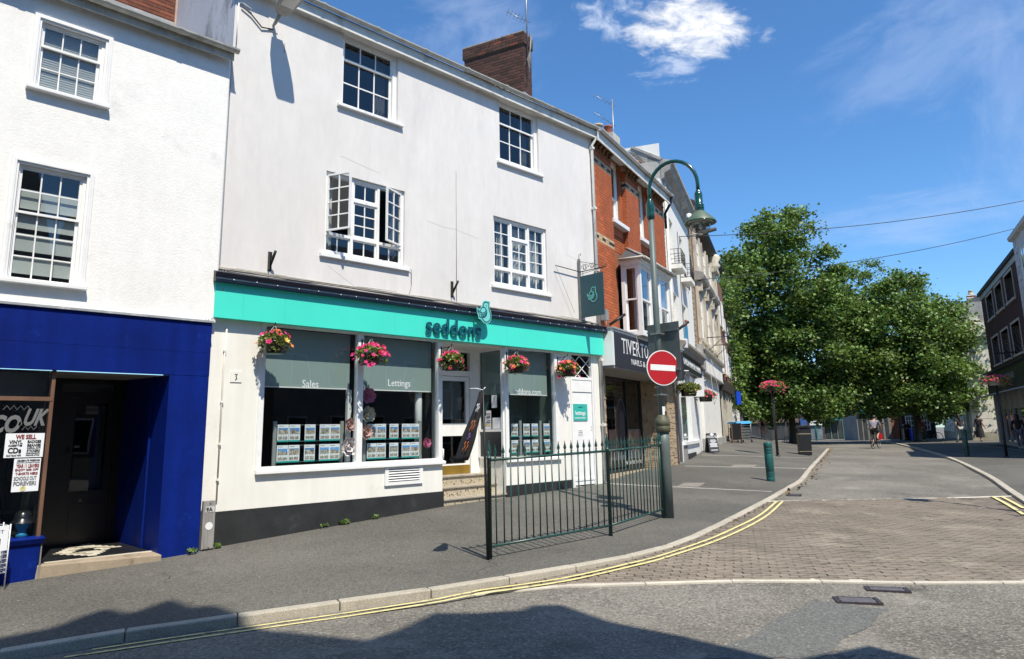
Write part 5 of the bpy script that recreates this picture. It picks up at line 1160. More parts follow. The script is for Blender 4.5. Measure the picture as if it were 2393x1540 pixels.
for (ch, xa, xb, ser) in (('T', .62, .90, ((.5, 0),)), ('I', .955, 1.0, ((.5, 0), (.5, 1))), ('V', 1.05, 1.34, ((.1, 1), (.9, 1))), ('E', 1.40, 1.60, ((.12, 0), (.12, 1))), ('R', 1.66, 1.92, ((.1, 0), (.1, 1), (.95, 0))), ('T', 1.97, 2.25, ((.5, 0),)), ('O', 2.29, 2.58, ()), ('N', 2.63, 2.90, ((.06, 0), (.06, 1), (.94, 1)))):
    o = fit(text(ch, .4, 0, 0, -.364, WHITE, fb, 'lettering', .002), fb, xa, xb, 3.43, 3.79)
    for (fx, top) in ser:
        f = MB(); x = xa+(xb-xa)*fx; z = 3.778 if top else 3.43; f.box(x-.05, x+.05, -.3665, -.3665+.004, z, z+.013); f.build('serif', WHITE, o)
o = text('NAILS &', .2, 0, 0, -.364, WHITE, fb, 'lettering', .002); fit(o, fb, 1.27, 2.30, 3.19, 3.335)
# deep shopfront: split stone piers, glazing set back, posters
STN = mat('honey split stone', (.40, .31, .20), .85, .2, 6, bump=.4, bs=40, rnd=.2, dirt=(.22, .155, .09), ds=5, dlo=.5, dhi=.7)
mb = MB(); mb.box(.10, .38, .02, .8, .2, 3.06); mb.box(5.22, 5.93, .02, .8, .2, 3.06); mb.build('pier', MORTAR, BB)
rs = random.Random(9); s_ = MB(); n_one = 0
def stone_face(o, u, n_, Lg, z0, z1):
    global n_one
    o, u, n_ = Vector(o), Vector(u), Vector(n_); z = z0
    while z < z1:
        h = rs.uniform(.020, .042); x = -rs.uniform(0, .2)
        while x < Lg:
            l_ = rs.uniform(.12, .38); a, b = max(0, x), min(Lg, x+l_); x += l_; p = rs.uniform(.004, .024)
            if b-a < .02: continue
            q0 = o+u*(a+.002)+Vector((0, 0, z)); q1 = o+u*(b-.002)+Vector((0, 0, z)); w = n_*p; up = Vector((0, 0, h-.004))
            s_.hexa([tuple(v) for v in (q0+w, q1+w, q1-n_*.01, q0-n_*.01, q0+w+up, q1+w+up, q1-n_*.01+up, q0-n_*.01+up)])
        z += h
stone_face((.10, .02, 0), (1, 0, 0), (0, -1, 0), .28, .35, 3.04); stone_face((5.22, .02, 0), (1, 0, 0), (0, -1, 0), .71, .4, 3.04); stone_face((5.22, .8, 0), (0, -1, 0), (-1, 0, 0), .78, .45, 3.04); stone_face((.38, .02, 0), (0, 1, 0), (1, 0, 0), .78, .4, 3.04)
tag(s_.build('stone_cladding', STN, BB), kind='stuff')
NW = window(BB, 'shop_window'); f = MB(); yg = .80; f.box(.38, .46, yg, yg+.08, .45, 3.05); f.box(3.9, 3.97, yg, yg+.08, .45, 3.05); f.box(5.14, 5.22, yg, yg+.08, .45, 3.05); f.box(.46, 5.14, yg, yg+.08, .45, .56); f.box(.46, 5.14, yg, yg+.08, 2.98, 3.05); f.build('frame', BLACK, NW)
for (a, b) in ((.46, 3.9), (3.97, 5.14)): g = MB(); g.poly([(a, yg+.04, .56), (b, yg+.04, .56), (b, yg+.04, 2.98), (a, yg+.04, 2.98)]); g.build('pane', GLASS_SHOP, NW)
room_box(NW, .4, 5.2, .4, 3.05, .95, 4, INSIDE); f = MB(); f.box(.3, 5.25, .1, .9, .1, .47); f.build('stall_riser', CON, BB)
SKIN_P = mat('printed skin tone', (.52, .25, .17), .5, .12, 3); SKY_P = mat('printed pale blue', (.26, .36, .44), .5, .1, 2)
g = MB(); g.box(2.62, 3.15, yg+.055, yg+.06, .60, 1.62); g.build('poster', SKIN_P, NW)
g = MB(); g.box(3.15, 5.1, yg+.055, yg+.06, .60, 1.62); g.build('poster', SKY_P, NW)
def blob(pts, y, m_, nm):
    g = MB(); g.prism(pts[::-1], 'y', y, y+.002); return g.build(nm, m_, NW)
for i, x in enumerate((4.0, 4.28, 4.60, 4.92)):
    blob([(x-.06+.20, 1.60), (x+.17+.20, 1.60), (x+.13, 1.1), (x+.08-.06*i*.4, .88), (x-.02-.06*i*.4, .86), (x-.10, 1.0), (x-.09, 1.2)], yg+.050-.001*i, SKIN_P if i % 2 == 0 else mat('printed skin shade', (.42, .18, .12), .5, .1, 3), 'printed_finger')
    blob([(x+.055-.024*i, .99), (x-.075-.024*i, .98), (x-.075-.024*i, .86), (x-.03-.024*i, .75), (x+.02-.024*i, .74), (x+.06-.024*i, .86)], yg+.044-.001*i, mat('printed pale nail', (.62, .66, .72), .3), 'printed_nail')
blob([(3.55+.42*math.cos(a*math.pi/12), 1.72+.80*math.sin(a*math.pi/12)) for a in range(24)], yg+.040, mat('midnight roundel', (.006, .008, .02), .4), 'roundel')
g = MB()
for x in (3.45, 3.58, 3.71): g.ribbon([(x, 2.1), (x, 1.45)], .02, yg+.035, .002)
g.ribbon([(3.58+.13*math.cos(math.pi+a*math.pi/8), 1.45+.18*math.sin(math.pi+a*math.pi/8)) for a in range(9)], .02, yg+.035, .002); g.ribbon([(3.55+.38*math.cos(a*math.pi/12), 1.72+.74*math.sin(a*math.pi/12)) for a in range(24)], .02, yg+.035, .002, closed=True); g.build('roundel_line', INKG, NW)
g = MB(); g.box(2.62, 5.1, yg+.03, yg+.035, .60, .80); lb = g.build('poster_band', BLACK, NW); o = text('MANICURE  PEDICURE  ACRYLIC', .1, 0, 0, yg+.027, WHITE, lb, 'lettering', .0005); fit(o, lb, 3.75, 5.05, .65, .74)
g = MB()
for i in range(5): g.box(2.7, 4.9, 1.12+.02*i, 1.16, 2.55+.09*i, 2.61+.09*i)
g.build('shutter_slat', mat('dim slat', (.03, .03, .032), .4), NW)
# ------------------------------------------------------------------ rest of the left row
O2 = (18.76, 12.07, 0); A2 = rad(24.5)
WB = thing('shop_building', 'tall white painted building with window cages and a dark shop fascia', 'building', O2, A2, None, (3, 0, .6))
WS = mat('streaked white stucco', (.78, .765, .71), .75, .06, 1, bump=.15, bs=20, dirt=(.50, .46, .38), ds=1.6, dlo=.52, dhi=.8, stretch=(1.5, 1.5, .25))
ops = [(1.25, 2.02, 7.05, 8.62), (3.55, 4.35, 7.05, 8.60), (1.15, 2.0, 4.55, 6.05), (3.40, 4.25, 4.55, 6.0)]
mb = MB(); walls(mb, 0, 6.5, 4.2, 10.0, ops, 0, .22); mb.poly([(0, 0, 8.5), (0, 6, 8.5), (0, 6, 10.8), (0, 0, 10.8)]); mb.build('wall', WS, WB)
for (a, b, c, d) in ops:
    w = window(WB); f = MB(); f.box(a, a+.06, .16, .22, c, d); f.box(b-.06, b, .16, .22, c, d); f.box(a+.06, b-.06, .16, .22, d-.06, d); f.build('frame', W_FRAME, w); grid_leaf(w, a+.06, b-.06, c, d-.06, .17, 2, 2); sill(w, a-.08, b+.08, c-.1, c, -.08, .2, WS); room_box(w, a, b, c, d, .23, 1, INSIDE)
for (xa, za) in ((1.10, 6.98), (3.42, 6.98)):
    f = MB(); xb = xa+1.05; y0 = -.34; nz = 3
    for i in range(nz+1): z = za+.50*i/nz; f.tube([(xa, 0, z), (xa, y0, z), (xb, y0, z), (xb, 0, z)], .010, 5)
    for i in range(8): x = xa+(xb-xa)*i/7; f.tube([(x, y0, za), (x, y0, za+.5)], .008, 5)
    for yy in (-.12, -.24): f.tube([(xa, yy, za), (xa, yy, za+.5)], .008, 5)
    f.build('window_cage', IRON, WB); f = MB(); f.box(xa-.02, xb+.02, y0-.02, 0, za-.16, za-.02); f.build('planter_shelf', WS, WB)
def prof_run(x0, x1, pts, nm, m_, par):
    f = MB(); f.prism(pts, 'x', x0, x1); return f.build(nm, m_, par)
GREYC = mat('grey weathered cornice', (.30, .29, .27), .8, .2, 4, dirt=(.5, .48, .44), ds=2, dlo=.5, dhi=.75)
prof_run(-.02, 6.45, [(0, 9.55), (-.10, 9.60), (-.12, 9.75), (-.30, 9.85), (-.34, 10.0), (-.42, 10.05), (-.42, 10.15), (0, 10.25)], 'cornice', GREYC, WB)
f = MB(); f.prism([(0, 10.2), (.9, 10.75), (1.8, 10.4), (1.8, 9.6), (0, 9.6)], 'x', 0, .35); f.build('gable_end', WS, WB); f = MB(); f.prism([(-.02, 10.2), (.9, 10.76), (.9, 10.84), (-.1, 10.26)], 'x', -.04, .40); f.build('gable_coping', GREYC, WB)
f = MB(); f.prism([(.0, 10.2), (3, 11.6), (6, 10.2)], 'x', 0, 6.5); f.build('roof', SLATE, WB)
f = MB(); f.box(5.4, 6.3, .5, 1.3, 10, 12.0); f.box(5.3, 6.4, .4, 1.4, 11.65, 11.85); f.build('chimney', B_BROWN, WB)
f = MB(); f.tube([(.30, -.06, 9.5), (.30, -.06, .6)], .045, 8); f.tube([(.55, -.03, 9.4), (.55, -.03, 4.4)], .015, 5); f.build('downpipe', W_PVC, WB)
f = MB(); f.tube([(3.05, -.02, 8.6), (3.1, -.02, 6.9), (3.15, -.02, 4.4)], .012, 5); f.build('cable', WIRE_D, WB)
for k in range(2):
    f = MB(); f.tube([(4.75+.55*k+.13*math.cos(a*math.pi/8), -.05, 7.0+.15*math.sin(a*math.pi/8)) for a in range(17)], .018, 5); f.build('cable_coil', WIRE_D, WB)
f = MB(); f.tube([(4.3, -.05, 7.25), (4.5, -.06, 7.22), (4.75, -.05, 7.15), (5.3, -.05, 7.16)], .03, 6); f.build('cable', WIRE_D, WB)
f = MB(); f.box(3.45, 3.62, -.10, 0, 4.55, 5.2); f.build('blue_box', mat('blue plastic', (.03, .22, .42), .4), WB); f = MB(); f.box(3.55, 3.66, -.08, 0, 5.22, 5.45); f.build('terracotta_block', MATS['terracotta'], WB)
f = MB(); f.tube([(1.2, -.02, 4.75), (1.32, -.42, 5.05)], .045, 6); f.build('floodlight', IRON, WB)
# its shopfront
prof_run(.45, 6.40, [(0, 4.0), (-.28, 4.05), (-.30, 4.18), (-.40, 4.25), (-.40, 4.33), (0, 4.42)], 'cornice', mat('brown grey cornice', (.25, .23, .20), .7, .2, 5), WB)
f = MB(); f.box(.5, .75, -.42, 0, 4.12, 4.40); f.build('cornice_end', W_FRAME, WB)
f = MB(); f.box(.60, 6.3, -.20, 0, 3.50, 4.05); fbw = f.build('fascia_panel', mat('black green fascia', (.010, .016, .014), .4), WB)
o = text('THOMPSON FINANCIAL PLANNING', .2, 0, 0, -.206, WHITE, fbw, 'lettering', .003, bold=.004); fit(o, fbw, .75, 5.9, 3.66, 3.90)
f = MB(); f.prism([(-.05, 3.45), (-.10, 3.5), (-.05, 3.56)], 'x', .6, 6.0) ; f.build('blind_box', MATS['dim grey lining'], WB)
f = MB(); f.box(.42, 1.15, -.04, .3, .3, 3.5); f.box(3.62, 5.9, -.04, .3, .3, 3.5); f.box(1.15, 3.62, -.04, .3, .3, 1.18); f.box(6.0, 6.5, -.03, .3, .3, 4.3); f.build('shop_wall', W_FRAME, WB)
f = MB(); f.box(1.0, 5.3, -.12, -.04, 1.10, 1.20); f.build('sill', W_FRAME, WB); f = MB(); f.box(2.0, 3.9, -.09, -.04, .2, .80); f.build('plinth', PLINTH, WB); f = MB(); f.box(1.0, 1.9, -.06, -.04, .3, 1.1); f.build('panel', TIMBER_G, WB)
w = window(WB, 'shop_window'); g = MB(); g.poly([(1.15, .02, 1.18), (3.62, .02, 1.18), (3.62, .02, 3.45), (1.15, .02, 3.45)]); g.build('pane', GLASS_SHOP, w); g = MB(); g.box(1.15, 3.62, .10, .11, 1.18, 2.45); g.build('frosted_screen', mat('pale green screen', (.46, .50, .44), .7), w); room_box(w, 1.15, 3.62, 1.1, 3.5, .14, 2, INSIDE)
f = MB(); f.box(1.15, 1.19, -.03, .02, 1.18, 3.45); f.build('frame', W_FRAME, w); f = MB(); f.box(3.2, 3.26, -.03, .02, 1.18, 3.45); f.build('mullion', W_FRAME, w)
f = MB(); f.box(4.9, 4.96, -.36, -.04, 3.42, 3.44); f.build('sign_arm', W_FRAME, WB)
f = MB(); f.box(4.55, 4.585, -.42, -.06, 2.75, 3.40); ps = f.build('hanging_sign', WHITE, WB); o = text('RB', .2, 0, 0, 0, INKR, None, 'lettering', .001); o.parent = ps; OFF[o.name] = OFF[WB.name]; of = OFF[WB.name]
for v in o.data.vertices: x, z = v.co.x, v.co.z; v.co = Vector((4.547-of.x, -.12-.9*(.26-x)*-1-.26-of.y, 3.0+z-of.z))

# ornate building of stone and red brick
EB = thing('shop_building', 'ornate narrow building of cream stone and red brick with quoins and pediments', 'building', O2, A2, None, (11, 0, .8))
ST2 = mat('weathered cream stone', (.56, .51, .41), .85, .12, 2, bump=.3, bs=18, dirt=(.20, .175, .14), ds=2.2, dlo=.5, dhi=.74, stretch=(1.5, 1.5, .3)); BR2 = mat('dull red brickwork', (.19, .085, .055), .85, .25, 6, bump=.3, bs=40)
mb = MB(); mb.box(6.5, 16.2, .02, 4, 4.7, 10.6); mb.build('wall', BR2, EB)
mb = MB(); mb.box(6.95, 7.05, -.05, .02, 4.7, 10.6); x = 0
for i in range(26): mb.box(6.55, 6.85 if i % 2 else 7.05, -.035, .02, 4.8+.22*i, 4.99+.22*i)
mb.build('quoins', mat('buff quoin', (.33, .28, .19), .85, .2, 6), EB)
for (x, wd_) in ((8.4, 1.5), (11.0, 1.5), (13.6, 1.5)):
    w = window(EB); f = MB()
    f.box(x-.25, x, -.10, .02, 4.8, 10.1); f.box(x+wd_, x+wd_+.25, -.10, .02, 4.8, 10.1); f.box(x, x+wd_, -.06, .02, 8.3, 8.6); f.build('surround', ST2, w)
    f = MB(); f.prism([(.02, 7.75), (-.35, 7.85), (-.40, 8.0), (-.34, 8.12), (.02, 8.22)], 'x', x-.35, x+wd_+.35); f.build('pediment', GREYC, w)
    f = MB(); f.box(x-.22, x-.02, -.26, -.10, 7.35, 7.75); f.build('console', ST2, w); f = MB(); f.box(x+wd_+.02, x+wd_+.22, -.26, -.10, 7.35, 7.75); f.build('console', ST2, w)
    f = MB(); f.prism([(.02, 5.2), (-.14, 5.2), (-.14, 5.35), (.02, 5.35)], 'x', x-.25, x+wd_+.25); f.build('sill', ST2, w)
    for (za, zb) in ((5.4, 7.4), (8.7, 9.9)): grid_leaf(w, x, x+wd_, za, zb, -.02, 1, 2)
f = MB(); f.box(15.3, 16.2, -.25, .02, 4.7, 9.6); f.build('pilaster', ST2, EB); f = MB(); f.box(15.1, 16.3, -.40, .02, 9.6, 9.8); f.lathe([(.25, 9.8), (.38, 10.0), (.28, 10.2), (.42, 10.45), (.3, 10.6)], (15.7, -.15, 0), 8); f.build('capital', ST2, EB)
prof_run(6.5, 20.0, [(.02, 10.4), (-.25, 10.5), (-.35, 10.7), (-.35, 10.8), (.02, 11.0)], 'eaves', mat('dark brown eaves', (.035, .025, .02), .7, .3, 5), EB)
f = MB(); f.box(6.55, 7.35, -.28, .1, 3.9, 4.9); f.build('pilaster', GREYC, EB)
f = MB(); f.box(7.35, 16.0, -.20, .1, 3.9, 4.70); f.build('fascia_panel', WS, EB); prof_run(6.6, 16.2, [(.02, 4.62), (-.35, 4.70), (-.38, 4.8), (.02, 4.86)], 'cornice', ST2, EB); prof_run(6.6, 16.2, [(.02, 3.8), (-.22, 3.84), (-.22, 3.92), (.02, 3.95)], 'cornice', GREYC, EB)
f = MB(); f.box(6.55, 7.35, -.16, .2, .3, 3.9); f.build('pilaster', W_SHOP, EB); f = MB(); f.box(6.52, 7.45, -.20, .2, .3, 1.22); f.build('dado', GREYC, EB)
f = MB(); f.box(13.2, 16.0, -.18, .2, .4, 1.18); f.build('dado', GREYC, EB)
for i in range(16):
    x = 7.5+.52*i; f = MB(); f.box(x, x+.44, .0, .06, .6, 3.8); f.build('board', W_SHOP, EB)
f = MB(); f.box(7.35, 16, .05, .2, .5, 3.8); f.build('shop_wall', mat('cream shadow gap', (.30, .28, .22), .8), EB)
for x in (10.4, 13.6): f = MB(); f.tube([(x, 0, 5.6), (x, -1.0, 5.6)], .02, 5); f.tube([(x, 0, 4.9), (x, -.8, 5.58)], .015, 5); f.build('sign_arm', IRON, EB)
f = MB(); f.tube([(9.5, -.22, 4.9), (9.6, -.5, 3.2), (9.4, -.3, 2.6), (9.45, -.2, 4.6)], .012, 4); f.build('cable', WIRE, EB)
f = MB(); f.box(9, 9.9, 1, 1.9, 10.4, 13); f.build('chimney', B_BROWN, EB)
# the last fronts of the row, mostly behind the tree
FB2 = thing('shop_building', 'old red brick building half hidden behind the nearest tree', 'building', O2, A2, None, (20, 0, .9))
mb = MB(); mb.box(16.2, 23.3, .05, 5, 3.8, 10.2); mb.build('wall', BR2, FB2)
for x in (17.0, 19.2, 21.4):
    for z in (4.7, 7.4): w = window(FB2); grid_leaf(w, x, x+1.0, z, z+1.7, -.01, 2, 2); sill(w, x-.1, x+1.1, z-.12, z, -.1, .05, ST2)
mb = MB(); mb.box(16.2, 23.3, -.25, .2, 3.55, 4.1); mb.build('fascia_panel', MATS['dark brown eaves'], FB2); mb = MB(); mb.box(16.2, 23.3, .0, .3, .5, 3.6); mb.build('shop_wall', DW, FB2)
for x in (16.4, 18.3, 20.2, 22.0): mb = MB(); mb.box(x, x+.16, -.10, .05, .6, 3.6); mb.build('pilaster', ST2, FB2)
w = window(FB2, 'shop_window')
for x in (16.6, 18.5, 20.4): g = MB(); g.poly([(x, -.02, 1.2), (x+1.6, -.02, 1.2), (x+1.6, -.02, 3.4), (x, -.02, 3.4)]); g.build('pane', GLASS_SHOP, w)
HB = thing('shop_building', 'dusky brick shop at the far end of the left row', 'building', O2, A2, None, (27, 0, .9))
mb = MB(); mb.box(23.3, 32, .1, 5, .5, 9.0); mb.build('wall', mat('dusky brick front', (.17, .10, .07), .85, .3, 3), HB)
for x in (23.6, 25.6, 27.6, 29.6):
    w = window(HB, 'shop_window'); grid_leaf(w, x, x+1.7, 1.2, 3.4, .04, 2, 2)
    for z in (4.7, 6.9): w = window(HB); grid_leaf(w, x+.3, x+1.2, z, z+1.5, .04, 2, 2)
mb = MB(); mb.box(23.3, 32, -.1, .1, 3.5, 4.2); mb.build('fascia_panel', mat('blue green fascia', (.03, .10, .12), .5), HB)
# ------------------------------------------------------------------ right side: dark brick block, pale neighbour, stone bank; shops across the end; house behind the viewer
RB = thing('shop_building', 'dark brown brick block with tall pale framed windows on the shady side of the street', 'building', RF0, math.atan2(-RD.y, -RD.x), None, (6, 0, .2))
# local x runs from the far end towards the viewer, y into the building
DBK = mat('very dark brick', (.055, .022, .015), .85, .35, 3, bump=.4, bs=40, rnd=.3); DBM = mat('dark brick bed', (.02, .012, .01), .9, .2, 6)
wins = [(a, b, c, d) for (c, d) in ((7.62, 8.98), (4.95, 6.5)) for (a, b) in ((1.95, 4.4), (5.4, 7.75), (8.7, 11.05))]
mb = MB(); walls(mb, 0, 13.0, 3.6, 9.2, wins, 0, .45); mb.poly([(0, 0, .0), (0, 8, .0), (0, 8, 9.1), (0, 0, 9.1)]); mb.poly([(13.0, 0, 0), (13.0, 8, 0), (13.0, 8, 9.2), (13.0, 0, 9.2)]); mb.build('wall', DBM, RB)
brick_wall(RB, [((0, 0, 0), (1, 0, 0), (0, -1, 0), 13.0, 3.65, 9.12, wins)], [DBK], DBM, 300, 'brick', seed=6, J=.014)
SUR = mat('pale window surround', (.46, .42, .35), .7, .12, 4)
for (a, b, c, d) in wins:
    w = window(RB); f = MB(); e = .10
    f.box(a-e*.6, a, -.04, .44, c-e, d+e); f.box(b, b+e*.6, -.04, .44, c-e, d+e); f.box(a, b, -.04, .44, d, d+e); f.box(a, b, -.10, .44, c-e, c); f.build('surround', SUR, w)
    m_ = a+(b-a)*.45; zt = d-.55; f = MB(); f.box(a, m_, .29, .32, c, d); f.build('panel', SUR, w) if False else None
    grid_leaf(w, a, b, c, d, .36, 2, 2, .07, .05, .05, rows=[zt]); curtain(w, a+.05, b-.05, c, d, .52, 5, .03, CURTAIN); room_box(w, a, b, c, d, .46, 1, INSIDE)
mb = MB(); mb.box(-.05, 13.02, -.06, .3, 9.14, 9.40); mb.build('fascia_board', mat('pale flat roof board', (.42, .46, .46), .6, .1, 3), RB); mb = MB(); mb.box(-.15, 13.05, -.18, 8, 9.40, 9.60); mb.build('roof_edge', mat('bitumen edge', (.03, .027, .03), .7, .2, 4), RB)
mb = MB(); mb.box(0, 13.0, -.30, 0, 3.3, 4.45); fr = mb.build('fascia_panel', mat('blue black fascia', (.010, .012, .02), .4), RB); prof_run(-.05, 13.02, [(0, 4.42), (-.45, 4.5), (-.45, 4.58), (0, 4.7)], 'cornice', BLACK, RB)
o = text('GREENSLADE', .3, 0, 0, 0, WHITE, fr, 'lettering', .003); fit(o, fr, 6.7, 9.4, 3.85, 4.13)
of = OFF[RB.name]
for v in o.data.vertices: v.co.y = -.306-of.y
def ring(cx_, cz, r, y, m_, nm, par): f = MB(); f.ribbon([(cx_+r*math.cos(a*math.pi/14), cz+r*math.sin(a*math.pi/14)) for a in range(28)], r*.14, y, .004, closed=True); return f.build(nm, m_, par)
ring(3.3, 3.95, .48, -.306, mat('grey blue print', (.14, .15, .22), .5), 'roundel', fr); ring(3.3, 3.95, .26, -.306, MATS['grey blue print'], 'roundel', fr); f = MB(); f.ribbon([(5.45, 3.8), (5.6, 4.2), (5.65, 3.85)], .05, -.306, .004); f.build('mark', WHITE, fr)
mb = MB(); mb.prism([(-.3, 3.30), (-.95, 3.15), (-.95, 3.09), (-.3, 3.2)], 'x', .6, 12.4); mb.build('awning', mat('faded awning cloth', (.30, .31, .30), .8, .1, 3), RB)
mb = MB(); mb.box(0, .5, -.1, .3, .1, 3.3); mb.box(12.5, 13.0, -.1, .3, .1, 3.3); mb.box(.5, 12.5, -.05, .1, .1, .55); mb.box(.5, 12.5, -.05, .05, 2.35, 2.42); mb.build('shop_frame', mat('grey aluminium', (.32, .33, .33), .45, .1, 6), RB)
for i in range(7): x = .5+1.71*i; mb = MB(); mb.box(x, x+.07, -.05, .06, .55, 3.3); mb.build('mullion', MATS['grey aluminium'], RB); g = MB(); g.poly([(x+.07, .02, .55), (x+1.71, .02, .55), (x+1.71, .02, 2.35), (x+.07, .02, 2.35)]); g.build('pane', GLASS_SHOP, RB); g = MB(); g.box(x+.07, x+1.71, .0, .03, 2.42, 3.3); g.build('panel', MATS['grey aluminium'], RB)
room_box(RB, .5, 12.5, .3, 3.3, .12, 4, INSIDE); g = MB(); g.box(4.6, 5.6, .03, .05, 1.2, 2.15); bp_ = g.build('poster', mat('royal blue poster', (.01, .03, .20), .5), RB); text('NEW IN', .14, 4.7, 1.85, .027, WHITE, bp_)
mb = MB(); mb.box(8.4, 8.8, -.9, -.0, 5.1, 5.15); mb.build('sign_arm', IRON, RB)
f = MB(); f.tube([(.5, 1.5, 9.5), (.5, 1.5, 10.1)], .02, 5); f.tube([(.0, 1.1, 10.1), (1.0, 1.9, 9.95)], .015, 5); f.build('roof_aerial', GALV, RB)
# pale stone neighbour nearer the viewer
PB = thing('shop_building', 'pale grey stone building with a moulded parapet at the right edge', 'building', RF0, math.atan2(-RD.y, -RD.x), None, (15, 0, .1))
PS = mat('pale grey stone', (.52, .51, .49), .8, .1, 3, bump=.2, bs=25, rnd=.08); mb = MB(); mb.box(13.08, 19.0, -.1, 8, 0, 9.9); mb.build('wall', PS, PB)
for i in range(30): z = .3+.32*i; mb = MB(); mb.box(13.06, 13.6 if i % 2 else 13.9, -.14, -.08, z, z+.30); mb.build('quoin_stone', PS, PB)
mb = MB(); mb.prism([(-.1, 9.9), (-.28, 9.95), (-.32, 10.1), (-.15, 10.3), (.3, 10.35), (.3, 9.9)], 'x', 12.95, 19.0); mb.build('parapet', PS, PB)
for x in (14.5, 16.6):
    for z in (4.4, 7.4): w = window(PB); f = MB(); f.box(x-.1, x+1.1, -.14, -.102, z-.1, z+1.9); f.build('surround', SUR, w); grid_leaf(w, x, x+1, z, z+1.8, -.18, 2, 2)
mb = MB(); mb.box(13.9, 18.8, -.2, -.102, .5, 3.2); mb.build('shopfront', BLACK, PB)
# stone bank: lit end wall with rusticated corner, shaded front with pilasters
bc = onZ(2275, 1031, .32); BD = math.atan2(-RD.y, -RD.x)
BK = thing('bank_building', 'pale stone classical building with pilasters and a rusticated sunlit corner behind the dark trees', 'building', bc, BD, None, (0, 0, 0))
BS = mat('cream limestone', (.66, .62, .52), .8, .1, 2, bump=.2, bs=15, dirt=(.40, .36, .28), ds=1.2, dlo=.52, dhi=.78)
# local x towards the viewer; the corner is x=0; the front runs to negative x, y into the building
mb = MB(); mb.box(-24, -.02, .12, 12, -.5, 9.2); mb.box(-.02, 0, .35, 12, -.5, 9.2); mb.build('wall', BS, BK)
for i in range(17):
    z = .62+.50*i
    if z > 8.8: break
    mb = MB(); mb.box(-.75, .05, .05, 1.35, z, z+.475); mb.build('quoin_stone', BS, BK)
mb = MB(); mb.box(-24, .06, -.05, 12, -.5, .60); mb.build('plinth', mat('damp stone plinth', (.33, .30, .22), .9, .2, 3, dirt=(.16, .15, .10), ds=2), BK)
for x in (-2.6, -4.2, -5.7, -12.5, -14.1, -20, -21.6): mb = MB(); mb.box(x-.38, x+.38, -.08, .12, .6, 7.6); mb.build('pilaster', BS, BK); mb = MB(); mb.box(x-.48, x+.48, -.16, .12, .6, .95); mb.build('pilaster_base', BS, BK)
for x in (-9.2, -17):
    w = window(BK); f = MB(); f.box(x-1.1, x+1.1, .0, .12, 1.2, 5.2); f.build('surround', BS, w); f = MB(); f.box(x-.8, x+.8, -.02, .1, 1.5, 4.9); f.build('void', INSIDE, w); grid_leaf(w, x-.75, x+.75, 1.55, 4.8, -.06, 2, 3); f = MB(); f.box(x-1.2, x+1.2, -.14, .1, 1.15, 1.35); f.build('sill', BS, w)
mb = MB(); mb.box(-24.2, .35, -.35, 12, 7.6, 8.0); mb.box(-24.1, .2, -.2, 12, 8.0, 8.6); mb.build('cornice', BS, BK); mb = MB(); mb.box(-24, 0, 0, 11.8, 8.6, 10.2); mb.build('parapet', mat('grey stained parapet', (.36, .35, .33), .85, .2, 2, dirt=(.17, .17, .16), ds=1.5, stretch=(2, 2, .3)), BK)
mb = MB(); mb.prism([(.5, 10.2), (6, 13.2), (12, 10.2)], 'x', -23, -.5); mb.build('roof', SLATE, BK); mb = MB(); mb.tube([(-23, 6, 13.2), (-.5, 6, 13.2)], .16, 6); mb.prism([(3.3, 11.75), (6, 13.25), (6.1, 13.25), (3.3, 11.6)], 'x', -.55, -.2); mb.build('ridge_tiles', MATS['terracotta'], BK)
pc = thing('chimney_stack', 'red and white chimney top rising behind the tree crowns, left of the dark brick roof', 'chimney', bc+Vector((0, 0, 10.2)), BD, None, (0, 0, 0)); 
for i in range(4): mb = MB(); mb.box(-2.05, -1.5, 1.0, 1.55, .0+.2*i, .13+.2*i); mb.build('brick_course', MATS['terracotta'], pc); mb = MB(); mb.box(-2.07, -1.48, .98, 1.57, .13+.2*i, .2+.2*i); mb.build('white_course', W_FRAME, pc)
mb = MB(); mb.lathe([(.26, .8), (.2, .9), (.13, 1.1), (.17, 1.12), (.15, 1.18)], (-1.77, 1.28, 0), 10); mb.build('chimney_pot', MATS['cream clay'], pc)
# shops closing the far end of the street
EA = math.atan2(-CR.y, -CR.x)+math.pi
def endshop(px0, px1, k, ztop, name, label, wallm):
    a = atdepth(px0, 1000, k); b = atdepth(px1, 1000, k); a.z = b.z = 0; ang = math.atan2(b.y-a.y, b.x-a.x); t = thing(name, label, 'building', a, ang, None, ((b-a).length/2, 0, 0)); W = (b-a).length
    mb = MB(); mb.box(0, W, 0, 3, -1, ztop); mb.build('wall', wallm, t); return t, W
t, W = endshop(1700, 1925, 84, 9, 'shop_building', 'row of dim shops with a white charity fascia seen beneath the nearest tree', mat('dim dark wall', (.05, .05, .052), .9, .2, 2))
def on_x(px, px0, k): a = atdepth(px0, 1000, k); b = atdepth(px, 1000, k); return math.hypot(b.x-a.x, b.y-a.y)
sx = lambda p: on_x(p, 1700, 84)
mb = MB(); mb.box(sx(1890), sx(1919), -.3, 0, 1.75, 2.25); s1_ = mb.build('fascia_panel', WHITE, t); o = text('CA CHARITY SHOP', .3, 0, 0, -.31, INKK, s1_, 'lettering', .004); fit(o, s1_, sx(1891), sx(1918), 1.85, 2.15)
mb = MB(); mb.box(sx(1893), sx(1920), -.05, 0, .1, 1.7); mb.build('window_display', mat('pale blue display', (.12, .16, .19), .6, .4, 1.2), t); mb = MB(); mb.box(sx(1868), sx(1882), -.4, -.1, 1.6, 2.5); mb.build('blue_sign', mat('clear blue sign', (.03, .08, .25), .5), t)
